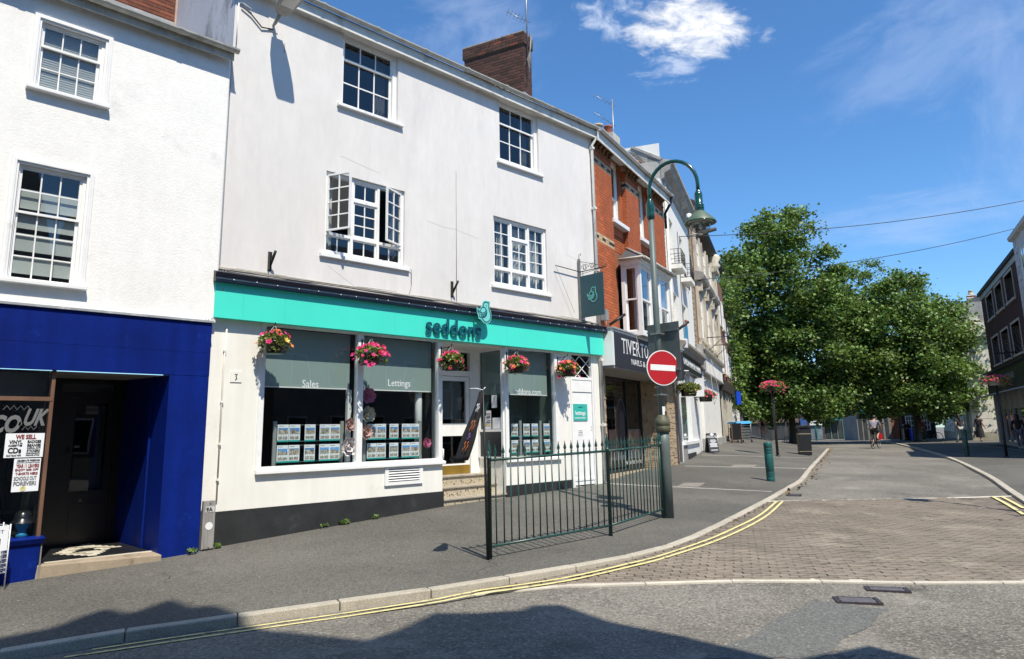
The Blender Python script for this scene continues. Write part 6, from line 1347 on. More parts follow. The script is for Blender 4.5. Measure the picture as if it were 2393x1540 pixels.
for p in (1720, 1750, 1780, 1810, 1840): mb = MB(); mb.box(sx(p), sx(p+22), -.05, 0, .2, 2.0); mb.build('window_display', mat('grey shop glass', (.045, .05, .055), .3, .3, 1), t); mb = MB(); mb.box(sx(p), sx(p+26), -.25, 0, 2.1, 2.6); mb.build('fascia_panel', mat('dull fascia', (.11, .08, .06), .6, .3, 1), t)
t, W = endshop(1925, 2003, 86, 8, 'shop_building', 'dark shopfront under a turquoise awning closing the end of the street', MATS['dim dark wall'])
sx = lambda p: on_x(p, 1925, 86)
mb = MB(); mb.prism([(0, 4.0), (-.9, 2.5), (-.9, 2.3), (0, 2.4)], 'x', sx(1934), sx(1962)); mb.build('awning', mat('turquoise cloth', (.012, .17, .18), .7), t); mb = MB(); mb.box(sx(1984), sx(2003), -.2, 0, -.2, 2.6); mb.build('panel', mat('grey white panel', (.16, .165, .165), .6), t)
for p in (1929, 1944, 1958, 1971): mb = MB(); mb.box(sx(p), sx(p+9), -.04, 0, .2, 2.1); mb.build('window_display', MATS['grey shop glass'], t); mb = MB(); mb.box(sx(p+10), sx(p+11.5), -.12, 0, -.2, 2.3); mb.build('pilaster', mat('sea green pilaster', (.10, .22, .18), .6), t)
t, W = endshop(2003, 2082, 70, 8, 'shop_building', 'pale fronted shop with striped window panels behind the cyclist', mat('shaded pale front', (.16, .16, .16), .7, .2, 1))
sx = lambda p: on_x(p, 2003, 70)
mb = MB(); mb.box(sx(2005), sx(2078), -.3, 0, 2.75, 4.4); mb.build('fascia_panel', mat('turquoise fascia', (.02, .18, .18), .6), t)
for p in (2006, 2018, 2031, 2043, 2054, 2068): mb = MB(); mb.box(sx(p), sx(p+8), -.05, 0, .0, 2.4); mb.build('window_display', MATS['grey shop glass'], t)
mb = MB(); mb.box(sx(2048), sx(2058), -.1, -.05, -.2, .8); mb.build('red_display', RED, t)
t, W = endshop(2082, 2185, 73, 9, 'brick_building', 'red brick house with white barred windows between the tree trunks', mat('mid red brickwork', (.20, .085, .055), .85, .3, 4, bump=.3, bs=30))
sx = lambda p: on_x(p, 2082, 73)
mb = MB(); mb.box(sx(2109), sx(2185), -.25, 0, 3.4, 4.0); mb.box(sx(2109), sx(2185), -.1, 0, -.2, 3.4); mb.build('dark_shopfront', BLACK, t)
for p in (2115, 2152): w = window(t); grid_leaf(w, sx(p), sx(p+20), 1.0, 3.0, -.18, 3, 4, .08, .06)
f = MB(); f.prism([(-.1, 9), (1.5, 10.5), (3, 9)], 'x', 0, W); f.build('roof', SLATE, t)
# house behind the viewer; its shadow lies over the near road
RX = thing('corner_house', 'grey rendered corner house with a tall chimney on the near side of the road', 'building', (0, -1.5, 0), 0, None, (-4, 0, -.1))
def back(pix):
    o = []
    for (x, y, z) in pix: p = onZ(x, y, z); tt = (p.y+1.5)/LD.y; q = p-LD*tt; o.append((q.x, q.z))
    return o
sil = back([(0, 1500, -.1), (120, 1480, -.1), (205, 1440, -.05), (252, 1428, -.05), (300, 1440, -.05), (345, 1425, -.04), (400, 1405, -.03), (450, 1424, -.03), (500, 1440, -.12), (620, 1483, -.12), (760, 1500, -.12), (850, 1510, -.12), (930, 1480, -.1), (1010, 1442, -.1), (1110, 1441, -.1), (1215, 1433, -.1), (1240, 1422, -.1), (1310, 1420, -.1), (1345, 1437, -.1), (1430, 1455, -.1), (1600, 1485, -.1), (1840, 1540, -.1)])
sil = [(-16, sil[0][1]-.3)]+sil+[(sil[-1][0]+.9, 6.2), (sil[-1][0]+.95, -.5), (-16, -.5)]
mb = MB(); n = len(sil); mb.v = [(x, 0, z) for x, z in sil]+[(x-.8, -5, z+.6 if z > 1 else z) for x, z in sil]; mb.face(tuple(range(n-1, -1, -1))); mb.face(tuple(range(n, 2*n)))
for i in range(n): j = (i+1) % n; mb.face((i, j, n+j, n+i))
mb.build('wall', mat('grey rough render', (.30, .29, .27), .9, .1, 1.5, bump=.2, bs=20), RX)
for x in (-9, -6.4, -3.8, -1.2, 1.2):
    for z in (.9, 4.2, 7.2): w = window(RX); f = MB(); f.box(x, x+1.1, .002, .03, z, z+1.7); f.build('surround', W_FRAME, w); f = MB(); f.box(x+.06, x+1.04, .031, .035, z+.06, z+1.64); f.build('pane', INSIDE, w)

# terrace on the near side of the side street, out of the picture but mirrored in the shop windows
for k, (x, w_, h, c, lb) in enumerate(((7.5, 9, 9.5, (.22, .13, .10), 'brown brick terrace house facing the side street, first from the corner'), (16.5, 11, 10.5, (.30, .28, .25), 'grey rendered terrace house facing the side street, middle of three'), (27.5, 16, 9.0, (.20, .09, .06), 'red brick terrace house facing the side street, last of three'))):
    t = thing('terrace_house', lb, 'house', (x, -13, 0), 0, 'terrace houses on the side street', (w_/2, 0, 0)); mb = MB(); mb.box(0, w_-.02, -7, 0, -.6, h); mb.build('wall', mat('terrace wall %s' % 'abc'[k], c, .9, .15, 2), t); mb = MB(); mb.prism([(.2, h), (-3.5, h+2.6), (-7.2, h)], 'x', 0, w_-.02); mb.build('roof', SLATE, t)
    for i in range(int(w_/2.4)):
        for z in (1.0, 4.2, 7.0): w = window(t); f = MB(); f.box(.7+2.4*i, 1.8+2.4*i, .002, .04, z, z+1.6); f.build('frame', W_FRAME, w); f = MB(); f.box(.78+2.4*i, 1.72+2.4*i, .041, .045, z+.08, z+1.52); f.build('pane', INSIDE, w)
# ------------------------------------------------------------------ street furniture
def hgt(P, py):
    """height above P at which the photograph's row py is reached"""
    lo, hi = 0.0, 15.0
    for _ in range(40):
        m_ = (lo+hi)/2; d = P+Vector((0, 0, m_))-CAMP; y = CY-FPX*d.dot(CU)/d.dot(CF)
        if y > py: lo = m_
        else: hi = m_
    return lo
# street lamp with a swan neck; the same kind stands farther along on the other kerb, out of the picture
LP = foot(1560, 1209)
def lamp(loc, arm_ang, label, group):
    t = thing('street_lamp', label, 'street lamp', loc, arm_ang, group)
    g = MB(); g.lathe([(.105, -.1), (.102, 1.20), (.102, 1.42)], (0, 0, 0), 20); g.build('base_column', POLE, t)
    g = MB(); g.lathe([(.102, 1.40), (.128, 1.41), (.128, 1.50), (.118, 1.52), (.130, 1.53), (.130, 1.58), (.115, 1.63), (.075, 1.68), (.062, 1.70)], (0, 0, 0), 20); g.build('collar', mat('mossy collar paint', (.09, .09, .055), .6, .25, 8), t)
    g = MB(); g.tube([(0, 0, 1.65), (0, 0, 3.4), (0, 0, 5.36)], [.060, .056, .052], 14); g.build('pole', POLE, t)
    g = MB(); g.lathe([(.052, 5.20), (.075, 5.22), (.078, 5.30), (.070, 5.33), (.078, 5.36), (.074, 5.48), (.045, 5.56), (.034, 5.60)], (0, 0, 0), 16); g.build('finial_joint', GREEN_G, t)
    R_ = .44; pts = [(0, 0, 5.5), (0, 0, 5.72)]+[(R_-R_*math.cos(a*math.pi/14), 0, 5.72+.50*math.sin(a*math.pi/14)) for a in range(1, 14)]+[(2*R_, 0, 5.72), (2*R_, 0, 5.55)]
    g = MB(); g.tube(pts, .034, 12); g.build('swan_neck', GREEN_G, t)
    c = (2*R_, 0, 0)
    g = MB(); g.lathe([(.035, 5.60), (.045, 5.585), (.046, 5.56), (.066, 5.545), (.069, 5.50), (.069, 5.335), (.084, 5.325), (.086, 5.30), (.078, 5.29), (.086, 5.275), (.087, 5.25), (.078, 5.24), (.086, 5.22), (.088, 5.20)], c, 20); g.build('lamp_cap', GREEN_G, t)
    g = MB(); g.lathe([(.086, 5.205), (.26, 5.035), (.272, 5.005), (.272, 4.985), (.262, 4.985), (.25, 5.005), (.08, 5.15)], c, 28, close=False); g.build('lamp_shade', GREEN_L, t); g = MB(); g.tube([(c[0]+.268*math.cos(a*math.pi/14), .268*math.sin(a*math.pi/14), 4.995) for a in range(29)], .011, 6); g.build('shade_rim', GREEN_G, t)
    g = MB(); g.lathe([(.0, 5.08), (.235, 5.03), (.20, 4.99)], c, 24, close=False); g.build('reflector', mat('pale reflector', (.55, .53, .46), .4), t)
    gl = bpy.data.materials.get('lamp glass') or glass_mat('lamp glass', (.85, .88, .9), .82, .8)
    g = MB(); g.lathe([(.175, 5.0), (.178, 4.95), (.16, 4.885), (.12, 4.835), (.06, 4.805), (.004, 4.80)], c, 24, close=False); g.build('globe', gl, t)
    g = MB(); g.lathe([(.03, 5.0), (.03, 4.9), (.02, 4.88)], c, 10); g.build('bulb', PAPER, t)
    g = MB(); g.lathe([(.045, 0), (.045, .07), (.0, .09)], (c[0]-.17, -.08, 5.09), 12, close=False); g.build('light_sensor', W_FRAME, t)
    return t
KN = math.atan2(-.95, .30)
lamp(LP, KN, 'green swan necked street lamp standing at the end of the spiked railing', 'swan necked street lamps')
# no entry sign, rear of a second sign, number plate and clamps on the lamp
sa = rad(-30)
t = thing('no_entry_sign', 'round red no entry sign with a white bar strapped to the lamp post', 'road sign', LP+Vector((0, 0, hgt(LP, 857)-.03)), sa)
y0 = -.14; g = MB(); 
def disc(r, y, th, m_, nm, par, cx_=0, cz=0, seg=40): f = MB(); f.prism([(cx_+r*math.cos(2*math.pi*a/seg), cz+r*math.sin(2*math.pi*a/seg)) for a in range(seg)][::-1], 'y', y, y+th); return f.build(nm, m_, par)
disc(.305, y0, .010, WHITE, 'rim', t); disc(.288, y0-.003, .003, RED, 'face', t); rt = rad(-3)
f = MB(); q = [(-.235, -.05), (.235, -.05), (.235, .05), (-.235, .05)]; f.prism([(x*math.cos(rt)-z*math.sin(rt), x*math.sin(rt)+z*math.cos(rt)) for x, z in q][::-1], 'y', y0-.005, y0-.002); f.build('bar', WHITE, t, bevel=.004)
for z in (-.33, ): f = MB(); f.box(-.09, .09, -.07, .07, z, z+.025); f.build('clamp', GALV, t)
f = MB(); f.box(-.20, .20, -.128, -.06, .09, .13); f.box(-.20, .20, -.128, -.06, -.13, -.09); f.build('channel', GALV, t)
t = thing('sign_back', 'grey back of a rectangular traffic sign above the red disc on the lamp post', 'road sign', LP+Vector((0, 0, hgt(LP, 822))), rad(87))
f = MB(); f.box(-.34, .34, -.172, -.166, -.50, .52); f.build('plate', mat('dull grey sign back', (.085, .105, .105), .5, .2, 3, dirt=(.13, .15, .15), ds=4), t, bevel=.003)
SB = mat('sign rib grey', (.11, .13, .13), .5, .1)
for z in (.36, -.33): f = MB(); f.box(-.33, .33, -.166, -.14, z, z+.035); f.build('rib', SB, t) 
for z in (.30, -.38): f = MB(); f.box(-.10, .10, -.07, .075, z, z+.025); f.build('clamp', GALV, t)
f = MB(); f.box(-.092, .092, -.14, -.05, -.02, .0); f.build('bracket', GALV, t)
t = thing('number_plate', 'small white plate with a black figure 8 wrapped round the lamp post', 'label plate', LP+Vector((0, 0, hgt(LP, 965))), rad(-5)); f = MB()
for i in range(5):
    a0, a1 = -math.pi/2-.7+.28*i, -math.pi/2-.7+.28*(i+1); f.poly([(.061*math.cos(a0), .061*math.sin(a0), -.11), (.061*math.cos(a1), .061*math.sin(a1), -.11), (.061*math.cos(a1), .061*math.sin(a1), .11), (.061*math.cos(a0), .061*math.sin(a0), .11)])
pl = f.build('plate', WHITE, t); text('8', .11, .0, -.045, -.0645, INKK, pl, 'lettering', .001, sx=.9, bold=.003)
f = MB(); f.box(-.10, .10, -.07, .07, .30, .325); f.build('clamp', GALV, t)
lamp(Vector((15.75, 1.10, ground(15.75, 1.1))), rad(88), 'green swan necked street lamp on the right pavement throwing its shadow on the paving blocks', 'swan necked street lamps')

# spiked railing: three posts, rails and single bars
PA, PB_, PC = foot(1145, 1306), foot(1427, 1252), foot(1556, 1209)
t = thing('guard_railing', 'dark green spiked pedestrian railing along the kerb in front of the teal shop', 'railing', PA)
def rel(p): return Vector(p)-PA
fin = MB(); fin.lathe([(.008, 0), (.013, .012), (.013, .022), (.008, .03), (.013, .036), (.013, .046), (.007, .052), (.022, .085), (.010, .135), (.004, .16), (.007, .168), (.001, .178)], (0, 0, 0), 8); fme = fin.mesh('spike', GREEN)
bar = MB(); bar.tube([(0, 0, .13), (0, 0, 1.185)], .0095, 6); bme = bar.mesh('bar', GREEN)
for p in (PA, PB_, PC+(PB_-PC).normalized()*.10):
    q = rel(p); g = MB(); g.lathe([(.028, -.1), (.027, 1.20), (.034, 1.205), (.034, 1.225), (.025, 1.23), (.030, 1.25), (.018, 1.262), (.034, 1.30), (.014, 1.38), (.006, 1.41), (.010, 1.42), (.001, 1.435)], tuple(q), 12); g.build('post', GREEN, t)
for a, b, n in ((PA, PB_, 17), (PB_, PC, 16)):
    a_, b_ = rel(a), rel(b)
    for z in (.145, 1.19): g = MB(); s_ = [a_+Vector((0, 0, z)), b_+Vector((0, 0, z))]; g.tube(s_, .017, 8); g.build('rail', GREEN, t)
    for i in range(n):
        p = a_.lerp(b_, (i+.9)/(n+.9)); o = link('bar', bme, t); o.location = p+Vector((random.gauss(0, .003), 0, 0)); o.rotation_euler = (random.gauss(0, .004), random.gauss(0, .006), 0); k = link('spike', fme, o); k.location = (0, 0, 1.195)
# furled banner on a pole tied to the first railing post
t = thing('furled_banner', 'black furled banner drooping from a pole at the left end of the railing', 'banner', PA+Vector((-.05, -.02, 0)))
tp = Vector((-.055, .0, hgt(PA, 912))); BKC = mat('black banner cloth', (.012, .012, .015), .7, .3, 4)
g = MB(); g.tube([(0, 0, -.05), (-.03, 0, 1.0), tuple(tp)], [.022, .017, .010], 8); g.build('pole', BLACK, t)
g = MB(); g.smooth = True; L = Vector((-CR.x, -CR.y, 0)).normalized(); D_n = Vector((L.y, -L.x, 0)); nU, nV = 14, 18
for i in range(nU+1):
    f = i/nU; ctr = tp+Vector((0, 0, -.02))+L*(.02+.27*f**1.25)+Vector((0, 0, -.86*f)); wd_ = .024+.058*min(1, f*1.5)
    for j in range(nV):
        a = 2*math.pi*j/nV; r_ = 1+.28*math.sin(a*5+f*3); g.v.append(tuple(ctr+(L*math.cos(a)+Vector((0, 0, .12*math.cos(a)))*-1)*wd_*r_+D_n*math.sin(a)*wd_*.55*r_))
for i in range(nU):
    for j in range(nV): a = i*nV+j; b = i*nV+(j+1) % nV; g.face((a, b, b+nV, a+nV))
g.face(tuple(range(nU*nV, nU*nV+nV))); cl = g.build('cloth', BKC, t)
g = MB()
for k, (f0, f1, dx, m_) in enumerate(((.18, .30, .3, 0), (.42, .58, .5, 1), (.60, .70, .2, 2), (.72, .86, .55, 1))):
    for s_k in range(2):
        pts = []
        for i in range(6): f = f0+(f1-f0)*i/5; ctr = tp+Vector((0, 0, -.02))+L*(.02+.27*f**1.25)+Vector((0, 0, -.86*f)); pts.append(tuple(ctr-L*(.05*dx)*(1-2*s_k)*.6+D_n*-.075+L*(.012*math.sin(i*2))))
        g.mi = m_; g.tube(pts, .004, 4)
g.build('print', [PAPER, mat('orange print', (.62, .17, .03), .6), mat('purple print', (.22, .10, .40), .6)], cl)
g = MB(); e = tp+L*.17+Vector((0, 0, .02)); g.tube([tuple(tp), tuple(tp.lerp(e, .5)+Vector((0, 0, .012))), tuple(e)], .005, 5); g.tube([tuple(tp), tuple(tp-L*.03+Vector((0, 0, .035)))], .005, 5); g.build('wire_hook', PAPER, t)

# bollards
def bollard(P, h, m_, label, lean=0):
    t = thing('bollard', label, 'bollard', P, 0, 'ringed bollards along the kerb'); t.rotation_euler = (0, lean, 0); r_ = .108
    pr = [(r_, -.1), (r_, .10), (r_*.9, .115), (r_, .13), (r_, .16), (r_*.9, .175), (r_, .19), (r_, .22), (r_*.9, .235), (r_, .25), (r_, h-.30), (r_*.9, h-.285), (r_, h-.27), (r_, h-.24), (r_*.9, h-.225), (r_, h-.21), (r_, h-.16), (r_*.9, h-.145), (r_, h-.13), (r_, h-.02), (r_*.85, h)]
    g = MB(); g.lathe(pr, (0, 0, 0), 20); g.build('shaft', m_, t)
    return t
BG = mat('teal green bollard paint', (.012, .085, .080), .4, .15, 5, dirt=(.30, .34, .33), ds=5, dlo=.68, dhi=.72)
for (bx, by, ty, m_, lb) in ((1801, 1124, 1033, BG, 'dark teal ringed bollard with scuffed paint on the sunlit pavement'), (2259, 1066, 1003, GREEN, 'dark ringed bollard in front of the long haired woman'), (1908, 1029, 993, BG, 'small distant bollard just right of the black litter bin')):
    P = foot(bx, by); bollard(P, hgt(P, ty), m_, lb, rad(-1.2))
# litter bins
def litter_bin(P, h, label, band):
    t = thing('litter_bin', label, 'litter bin', P, rad(35), 'black litter bins'); w = h*.20
    g = MB(); g.hexa([(-w*.95, -w*.95, 0), (w*.95, -w*.95, 0), (w*.95, w*.95, 0), (-w*.95, w*.95, 0), (-w, -w, h*.72), (w, -w, h*.72), (w, w, h*.72), (-w, w, h*.72)]); g.build('body', BLACK, t, bevel=.02)
    g = MB(); g.box(-w*.86, w*.86, -w*.86, w*.86, h*.74, h*.92); g.build('opening', INSIDE, t)
    for sx_ in (-1, 1):
        for sy_ in (-1, 1): g = MB(); g.box(sx_*w-.02*sx_-.02, sx_*w-.02*sx_+.02, sy_*w-.02*sy_-.02, sy_*w-.02*sy_+.02, h*.72, h*.92); g.build('corner_post', BLACK, t)
    g = MB(); g.box(-w*.9, w*.9, -w-.002, -w+.02, h*.74, h*.86); g.box(-w-.002, -w+.02, -w*.9, w*.9, h*.74, h*.86); g.build('hood', BLACK, t)
    g = MB(); g.prism([(-w*1.02, h*.90), (w*1.02, h*.90), (w*.98, h*.955), (w*.55, h), (-w*.55, h), (-w*.98, h*.955)], 'x', -w*1.02, w*1.02); g.build('lid', BLACK, t, bevel=.02)
    for z in (.115, .695): g = MB(); g.box(-w*1.015, w*1.015, -w*1.015, w*1.015, h*z, h*z+.02); g.build('band', band, t)
    g = MB(); g.box(-w*.6, w*.35, -w-.012, -w-.004, h*.62, h*.66); g.build('label_plate', PAPER, t)
    return t
GOLD = mat('dull gold band', (.40, .33, .18), .5)
P = foot(1881, 1063); litter_bin(P, hgt(P, 993), 'black litter bin with a gold band near the kerb on the left pavement', GOLD)
P = foot(2120, 1029); litter_bin(P, hgt(P, 991), 'distant black litter bin beside the blue box under the trees', GOLD)
P = foot(2137, 1029); h = hgt(P, 1003); t = thing('recycling_box', 'bright blue plastic box beside the distant litter bin', 'box', P, rad(40)); g = MB(); g.hexa([(-.26, -.2, 0), (.26, -.2, 0), (.26, .2, 0), (-.26, .2, 0), (-.32, -.25, h), (.32, -.25, h), (.32, .25, h), (-.32, .25, h)]); g.build('body', mat('bright blue plastic', (.01, .05, .55), .4), t, bevel=.02); g = MB(); g.box(-.34, .34, -.27, .27, h, h+.06); g.build('rim', MATS['bright blue plastic'], t)

# flowers: shared meshes
def flower_mesh(c1, c2, name):
    g = MB(); n = 5
    for i in range(n):
        a = 2*math.pi*i/n; b = a+2*math.pi/n*.5; d = a-2*math.pi/n*.5
        p = lambda q, r, z: (r*math.cos(q), r*math.sin(q), z)
        g.mi = 0; g.poly([(0, 0, -.012), p(d, .020, .0), p(a-.22, .034, .007), p(a+.22, .034, .007), p(b, .020, .0)])
    g.mi = 1; g.poly([(.007*math.cos(q), .007*math.sin(q), .003) for q in (0, 1.26, 2.51, 3.77, 5.03)])
    return g.mesh(name, [c1, c2])
def petal(nm, c): m_ = mat(nm, c, .6, .15, 20, rnd=.25); m_.node_tree.nodes['Principled BSDF'].inputs['Subsurface Weight'].default_value = 0; return m_
PK, PR, PO = petal('magenta petal', (.62, .02, .17)), petal('deep pink petal', (.50, .012, .06)), petal('orange petal', (.75, .16, .04)); PY = petal('yellow petal', (.75, .5, .1))
THR = mat('dark flower throat', (.09, .003, .03), .6)
FM = {'k': flower_mesh(PK, THR, 'flower'), 'r': flower_mesh(PR, THR, 'flower'), 'o': flower_mesh(PO, PY, 'flower'), 'y': flower_mesh(PY, PO, 'flower')}
def leaf_material(name, c, tr, var=.5):
    m_ = bpy.data.materials.new(name); m_.use_nodes = True; t = m_.node_tree; t.nodes.clear(); o = N(t, 'OutputMaterial')
    ge = N(t, 'NewGeometry'); mr = N(t, 'MapRange'); Lk(t, ge.outputs['Random Per Island'], mr.inputs[0]); mr.inputs[3].default_value = 1-var; mr.inputs[4].default_value = 1+var
    tc = N(t, 'TexCoord'); nz = N(t, 'TexNoise'); Lk(t, tc.outputs['Object'], nz.inputs['Vector']); nz.inputs['Scale'].default_value = .5; nz.inputs['Detail'].default_value = 3
    h = N(t, 'HueSaturation'); h.inputs['Color'].default_value = (*c, 1); Lk(t, mr.outputs[0], h.inputs['Value'])
    hm = N(t, 'MapRange'); Lk(t, nz.outputs['Fac'], hm.inputs[0]); hm.inputs[1].default_value = .3; hm.inputs[2].default_value = .7; hm.inputs[3].default_value = .49; hm.inputs[4].default_value = .53; Lk(t, hm.outputs[0], h.inputs['Hue'])
    h2 = N(t, 'HueSaturation'); h2.inputs['Color'].default_value = (*tr, 1); Lk(t, mr.outputs[0], h2.inputs['Value'])
    d = N(t, 'BsdfPrincipled'); Lk(t, h.outputs[0], d.inputs['Base Color']); d.inputs['Roughness'].default_value = .45; d.inputs['Specular IOR Level'].default_value = .4
    tl_ = N(t, 'BsdfTranslucent'); Lk(t, h2.outputs[0], tl_.inputs[0]); mx = N(t, 'MixShader'); mx.inputs[0].default_value = .26; Lk(t, d.outputs[0], mx.inputs[1]); Lk(t, tl_.outputs[0], mx.inputs[2]); Lk(t, mx.outputs[0], o.inputs[0]); MATS[name] = m_; return m_
LEAF_Y = leaf_material('basket leaf', (.16, .19, .035), (.25, .28, .04)); LEAF_T = leaf_material('plane tree leaf', (.122, .188, .044), (.20, .29, .05), .7)
def leaves_obj(name, C, size, m_, parent, up=.5, seed=0, kind='stuff'):
    """many separate small leaves, each a folded lozenge"""
    r = np.random.default_rng(seed); n = len(C); nrm_ = r.normal(size=(n, 3)); nrm_[:, 2] = np.abs(nrm_[:, 2])+up; nrm_ /= np.linalg.norm(nrm_, axis=1)[:, None]
    a = r.normal(size=(n, 3)); a -= nrm_*(a*nrm_).sum(1)[:, None]; a /= np.linalg.norm(a, axis=1)[:, None]; b = np.cross(nrm_, a); s = (size*r.uniform(.65, 1.35, n))[:, None]
    V = np.empty((n, 6, 3)); V[:, 0] = C-a*s*.55; V[:, 1] = C-a*s*.12+b*s*.48+nrm_*s*.10; V[:, 2] = C+a*s*.22+b*s*.30+nrm_*s*.05; V[:, 3] = C+a*s*.6-nrm_*s*.06; V[:, 4] = C+a*s*.22-b*s*.30+nrm_*s*.05; V[:, 5] = C-a*s*.12-b*s*.48+nrm_*s*.10
    me = bpy.data.meshes.new(name); off = OFF.get(parent.name, Vector((0, 0, 0))) if parent is not None else Vector((0, 0, 0))
    idx = np.arange(n)[:, None]*6; F = np.concatenate([idx+[0, 1, 2, 3], idx+[0, 3, 4, 5]], 1).reshape(-1)
    me.vertices.add(n*6); me.vertices.foreach_set('co', (V.reshape(-1, 3)-np.array(off)).ravel()); me.loops.add(len(F)); me.loops.foreach_set('vertex_index', F.astype(np.int32)); me.polygons.add(n*2); me.polygons.foreach_set('loop_start', np.arange(0, n*8, 4, dtype=np.int32)); me.polygons.foreach_set('loop_total', np.full(n*2, 4, dtype=np.int32)); me.update(calc_edges=True); me.materials.append(m_)
    return tag(link(name, me, parent), kind=kind)
POT = mat('black plastic pot', (.010, .010, .011), .22, .1, 8)
def basket(loc, label, cols, seed, r=.165, h=.19, spread=1.0, pot=POT, group='flower baskets hung on the teal shopfront', chain=.26, rz=0, leaf=700, nf=34, droop=.5, share=None):
    """pot, trailing foliage, single flowers, chain; loc is the middle of the pot's rim"""
    nf = int(nf*1.35); spread *= 1.08; t = thing('hanging_basket', label, 'hanging basket', loc, rz, group, (0, 0, -h)); rr_ = random.Random(seed)
    g = MB(); g.lathe([(r*.82, -h), (r*.86, -h+.02), (r*.95, -.03), (r*1.03, -.025), (r*1.03, 0), (r*.93, 0), (r*.9, -.04)], (0, 0, 0), 24, close=False); g.poly([(r*.82*math.cos(a), r*.82*math.sin(a), -h) for a in [2*math.pi*i/24 for i in range(24)]][::-1]); g.poly([(r*.9*math.cos(a), r*.9*math.sin(a), -.04) for a in [2*math.pi*i/24 for i in range(24)]]); g.build('pot', pot, t)
    if chain:
        for k in range(3): a = 2*math.pi*k/3+.4; g = MB(); g.tube([(r*math.cos(a), r*math.sin(a), 0), (.01*math.cos(a), .01*math.sin(a), chain)], .004, 5); g.build('chain', GALV, t)
        g = MB(); g.tube([(0, 0, chain-.01), (0, 0, chain+.05)], .006, 5); g.build('hook', IRON, t)
    n = leaf; rg = np.random.default_rng(seed); th = rg.uniform(0, 2*np.pi, n); q = rg.uniform(0, 1, n)**.6*r*1.25*spread; z = .10*(1-(q/(r*1.3*spread))**2)+rg.normal(0, .025, n)+.02
    hang = rg.random(n) < .32*droop*2; q[hang] = r*rg.uniform(1.0, 1.35*spread, hang.sum()); lobes = .5+.5*np.sin(th*3+seed); z[hang] = -rg.uniform(0, 1, hang.sum())**1.4*(.04+.17*lobes[hang])*2*droop
    leaves_obj('foliage', np.stack([q*np.cos(th), q*np.sin(th), z], 1), .042, LEAF_Y, t, .3, seed)
    for i in range(nf):
        a = rr_.uniform(0, 2*math.pi); lob = .5+.5*math.sin(a*3+seed); e = rr_.random()
        if e < .62: q_ = r*rr_.uniform(.2, 1.2)*spread; zz = .115*(1-(q_/(r*1.5*spread))**2)+.035+rr_.uniform(-.01, .02)
        else: q_ = r*rr_.uniform(1.1, 1.5)*spread; zz = .03-rr_.random()**1.2*(.06+.2*lob)*droop*2
        o = link('flower', FM[rr_.choice(cols)], t); p = Vector((q_*math.cos(a), q_*math.sin(a), zz)); o.location = p-OFF[t.name]
        d = Vector((math.cos(a)*.8, math.sin(a)*.8-.5, .75+rr_.uniform(-.3, .3))).normalized(); o.rotation_euler = d.to_track_quat('Z', 'Y').to_euler(); s_ = rr_.uniform(.95, 1.5); o.scale = (s_, s_, s_)
    return t
# brackets on the shopfront and the five baskets
for k, (px, py, pz, cols, lb, nf) in enumerate(((621.6, 768, 828, 'kroy', 'hanging basket with orange and pink flowers at the left end of the teal shopfront', 22), (845.5, 798, 838, 'kkkr', 'hanging basket overflowing with magenta flowers on the mullion between the two large windows', 52),
        (1030.8, 815, 862, 'kkrk', 'hanging basket with sparse pink flowers trailing to the right beside the shop door', 26), (1182.6, 826, 869, 'kork', 'hanging basket with pink and orange flowers on the pillar right of the entrance', 34), (1301, 837, 878, 'okro', 'hanging basket of orange and pink flowers next to the contractors entrance', 40))):
    yw = -.016 if k not in (0, 4) else 0; d = ray(px, py); q = CAMP+d*((10.4+yw)/d.y); x = q.x; zt = q.z
    br = bpy.data.objects.new('basket_bracket', None); COL.objects.link(br); br.parent = SH; OFF[br.name] = OFF[SH.name]; ln = .30
    g = MB(); g.box(x-.012, x+.012, yw-.014, yw, zt-.18, zt+.04); g.build('back_plate', IRON, br); g = MB(); g.tube([(x, yw-.01, zt), (x, yw-ln, zt+.02)], .007, 6); g.tube([(x, yw-.01, zt-.15), (x, yw-ln*.75, zt+.01)], .006, 6)
    g.tube([(x, yw-ln*.78+.05*math.cos(a*.5), zt-.05+.05*math.sin(a*.5)) for a in range(10)], .005, 5); g.tube([(x, yw-ln, zt+.02), (x, yw-ln-.02, zt+.045), (x, yw-ln-.01, zt+.06)], .006, 5); g.build('arm', IRON, br)
    zp_ = zt-.24 if k else zt-.23
    basket((x, 10.4+yw-ln, zp_), lb, cols, 20+k, nf=nf, chain=zt+.01-zp_, leaf=650 if k != 1 else 520, spread=1.0 if k != 1 else 1.15)
# baskets on the white shop
for k, (px, py, cols, lb) in enumerate(((1608, 906, 'y', 'hanging trough of yellow green foliage on the white financial office'), (1648, 922, 'kkr', 'hanging trough of pink flowers beyond the yellow green one'))):
    nW = Vector((math.sin(A2), -math.cos(A2), 0)); o_ = Vector(O2)+nW*.42; d = ray(px, py); kk = (o_.x*nW.x+o_.y*nW.y)/(d.x*nW.x+d.y*nW.y); P = CAMP+d*kk
    basket(P, lb, cols, 40+k, r=.26, h=.26, chain=.5, group='hanging troughs on the white office', nf=6 if k == 0 else 40, leaf=1100)
    f = MB(); lx = (P-Vector(O2)).dot(Vector((math.cos(A2), math.sin(A2), 0))); f.tube([(lx, -.03, P.z+.52), (lx, -.46, P.z+.52)], .015, 6); f.tube([(lx, -.12+.06*math.cos(a*.6), P.z+.58+.06*math.sin(a*.6)) for a in range(11)], .010, 5); f.build('basket_bracket', W_FRAME, WB)
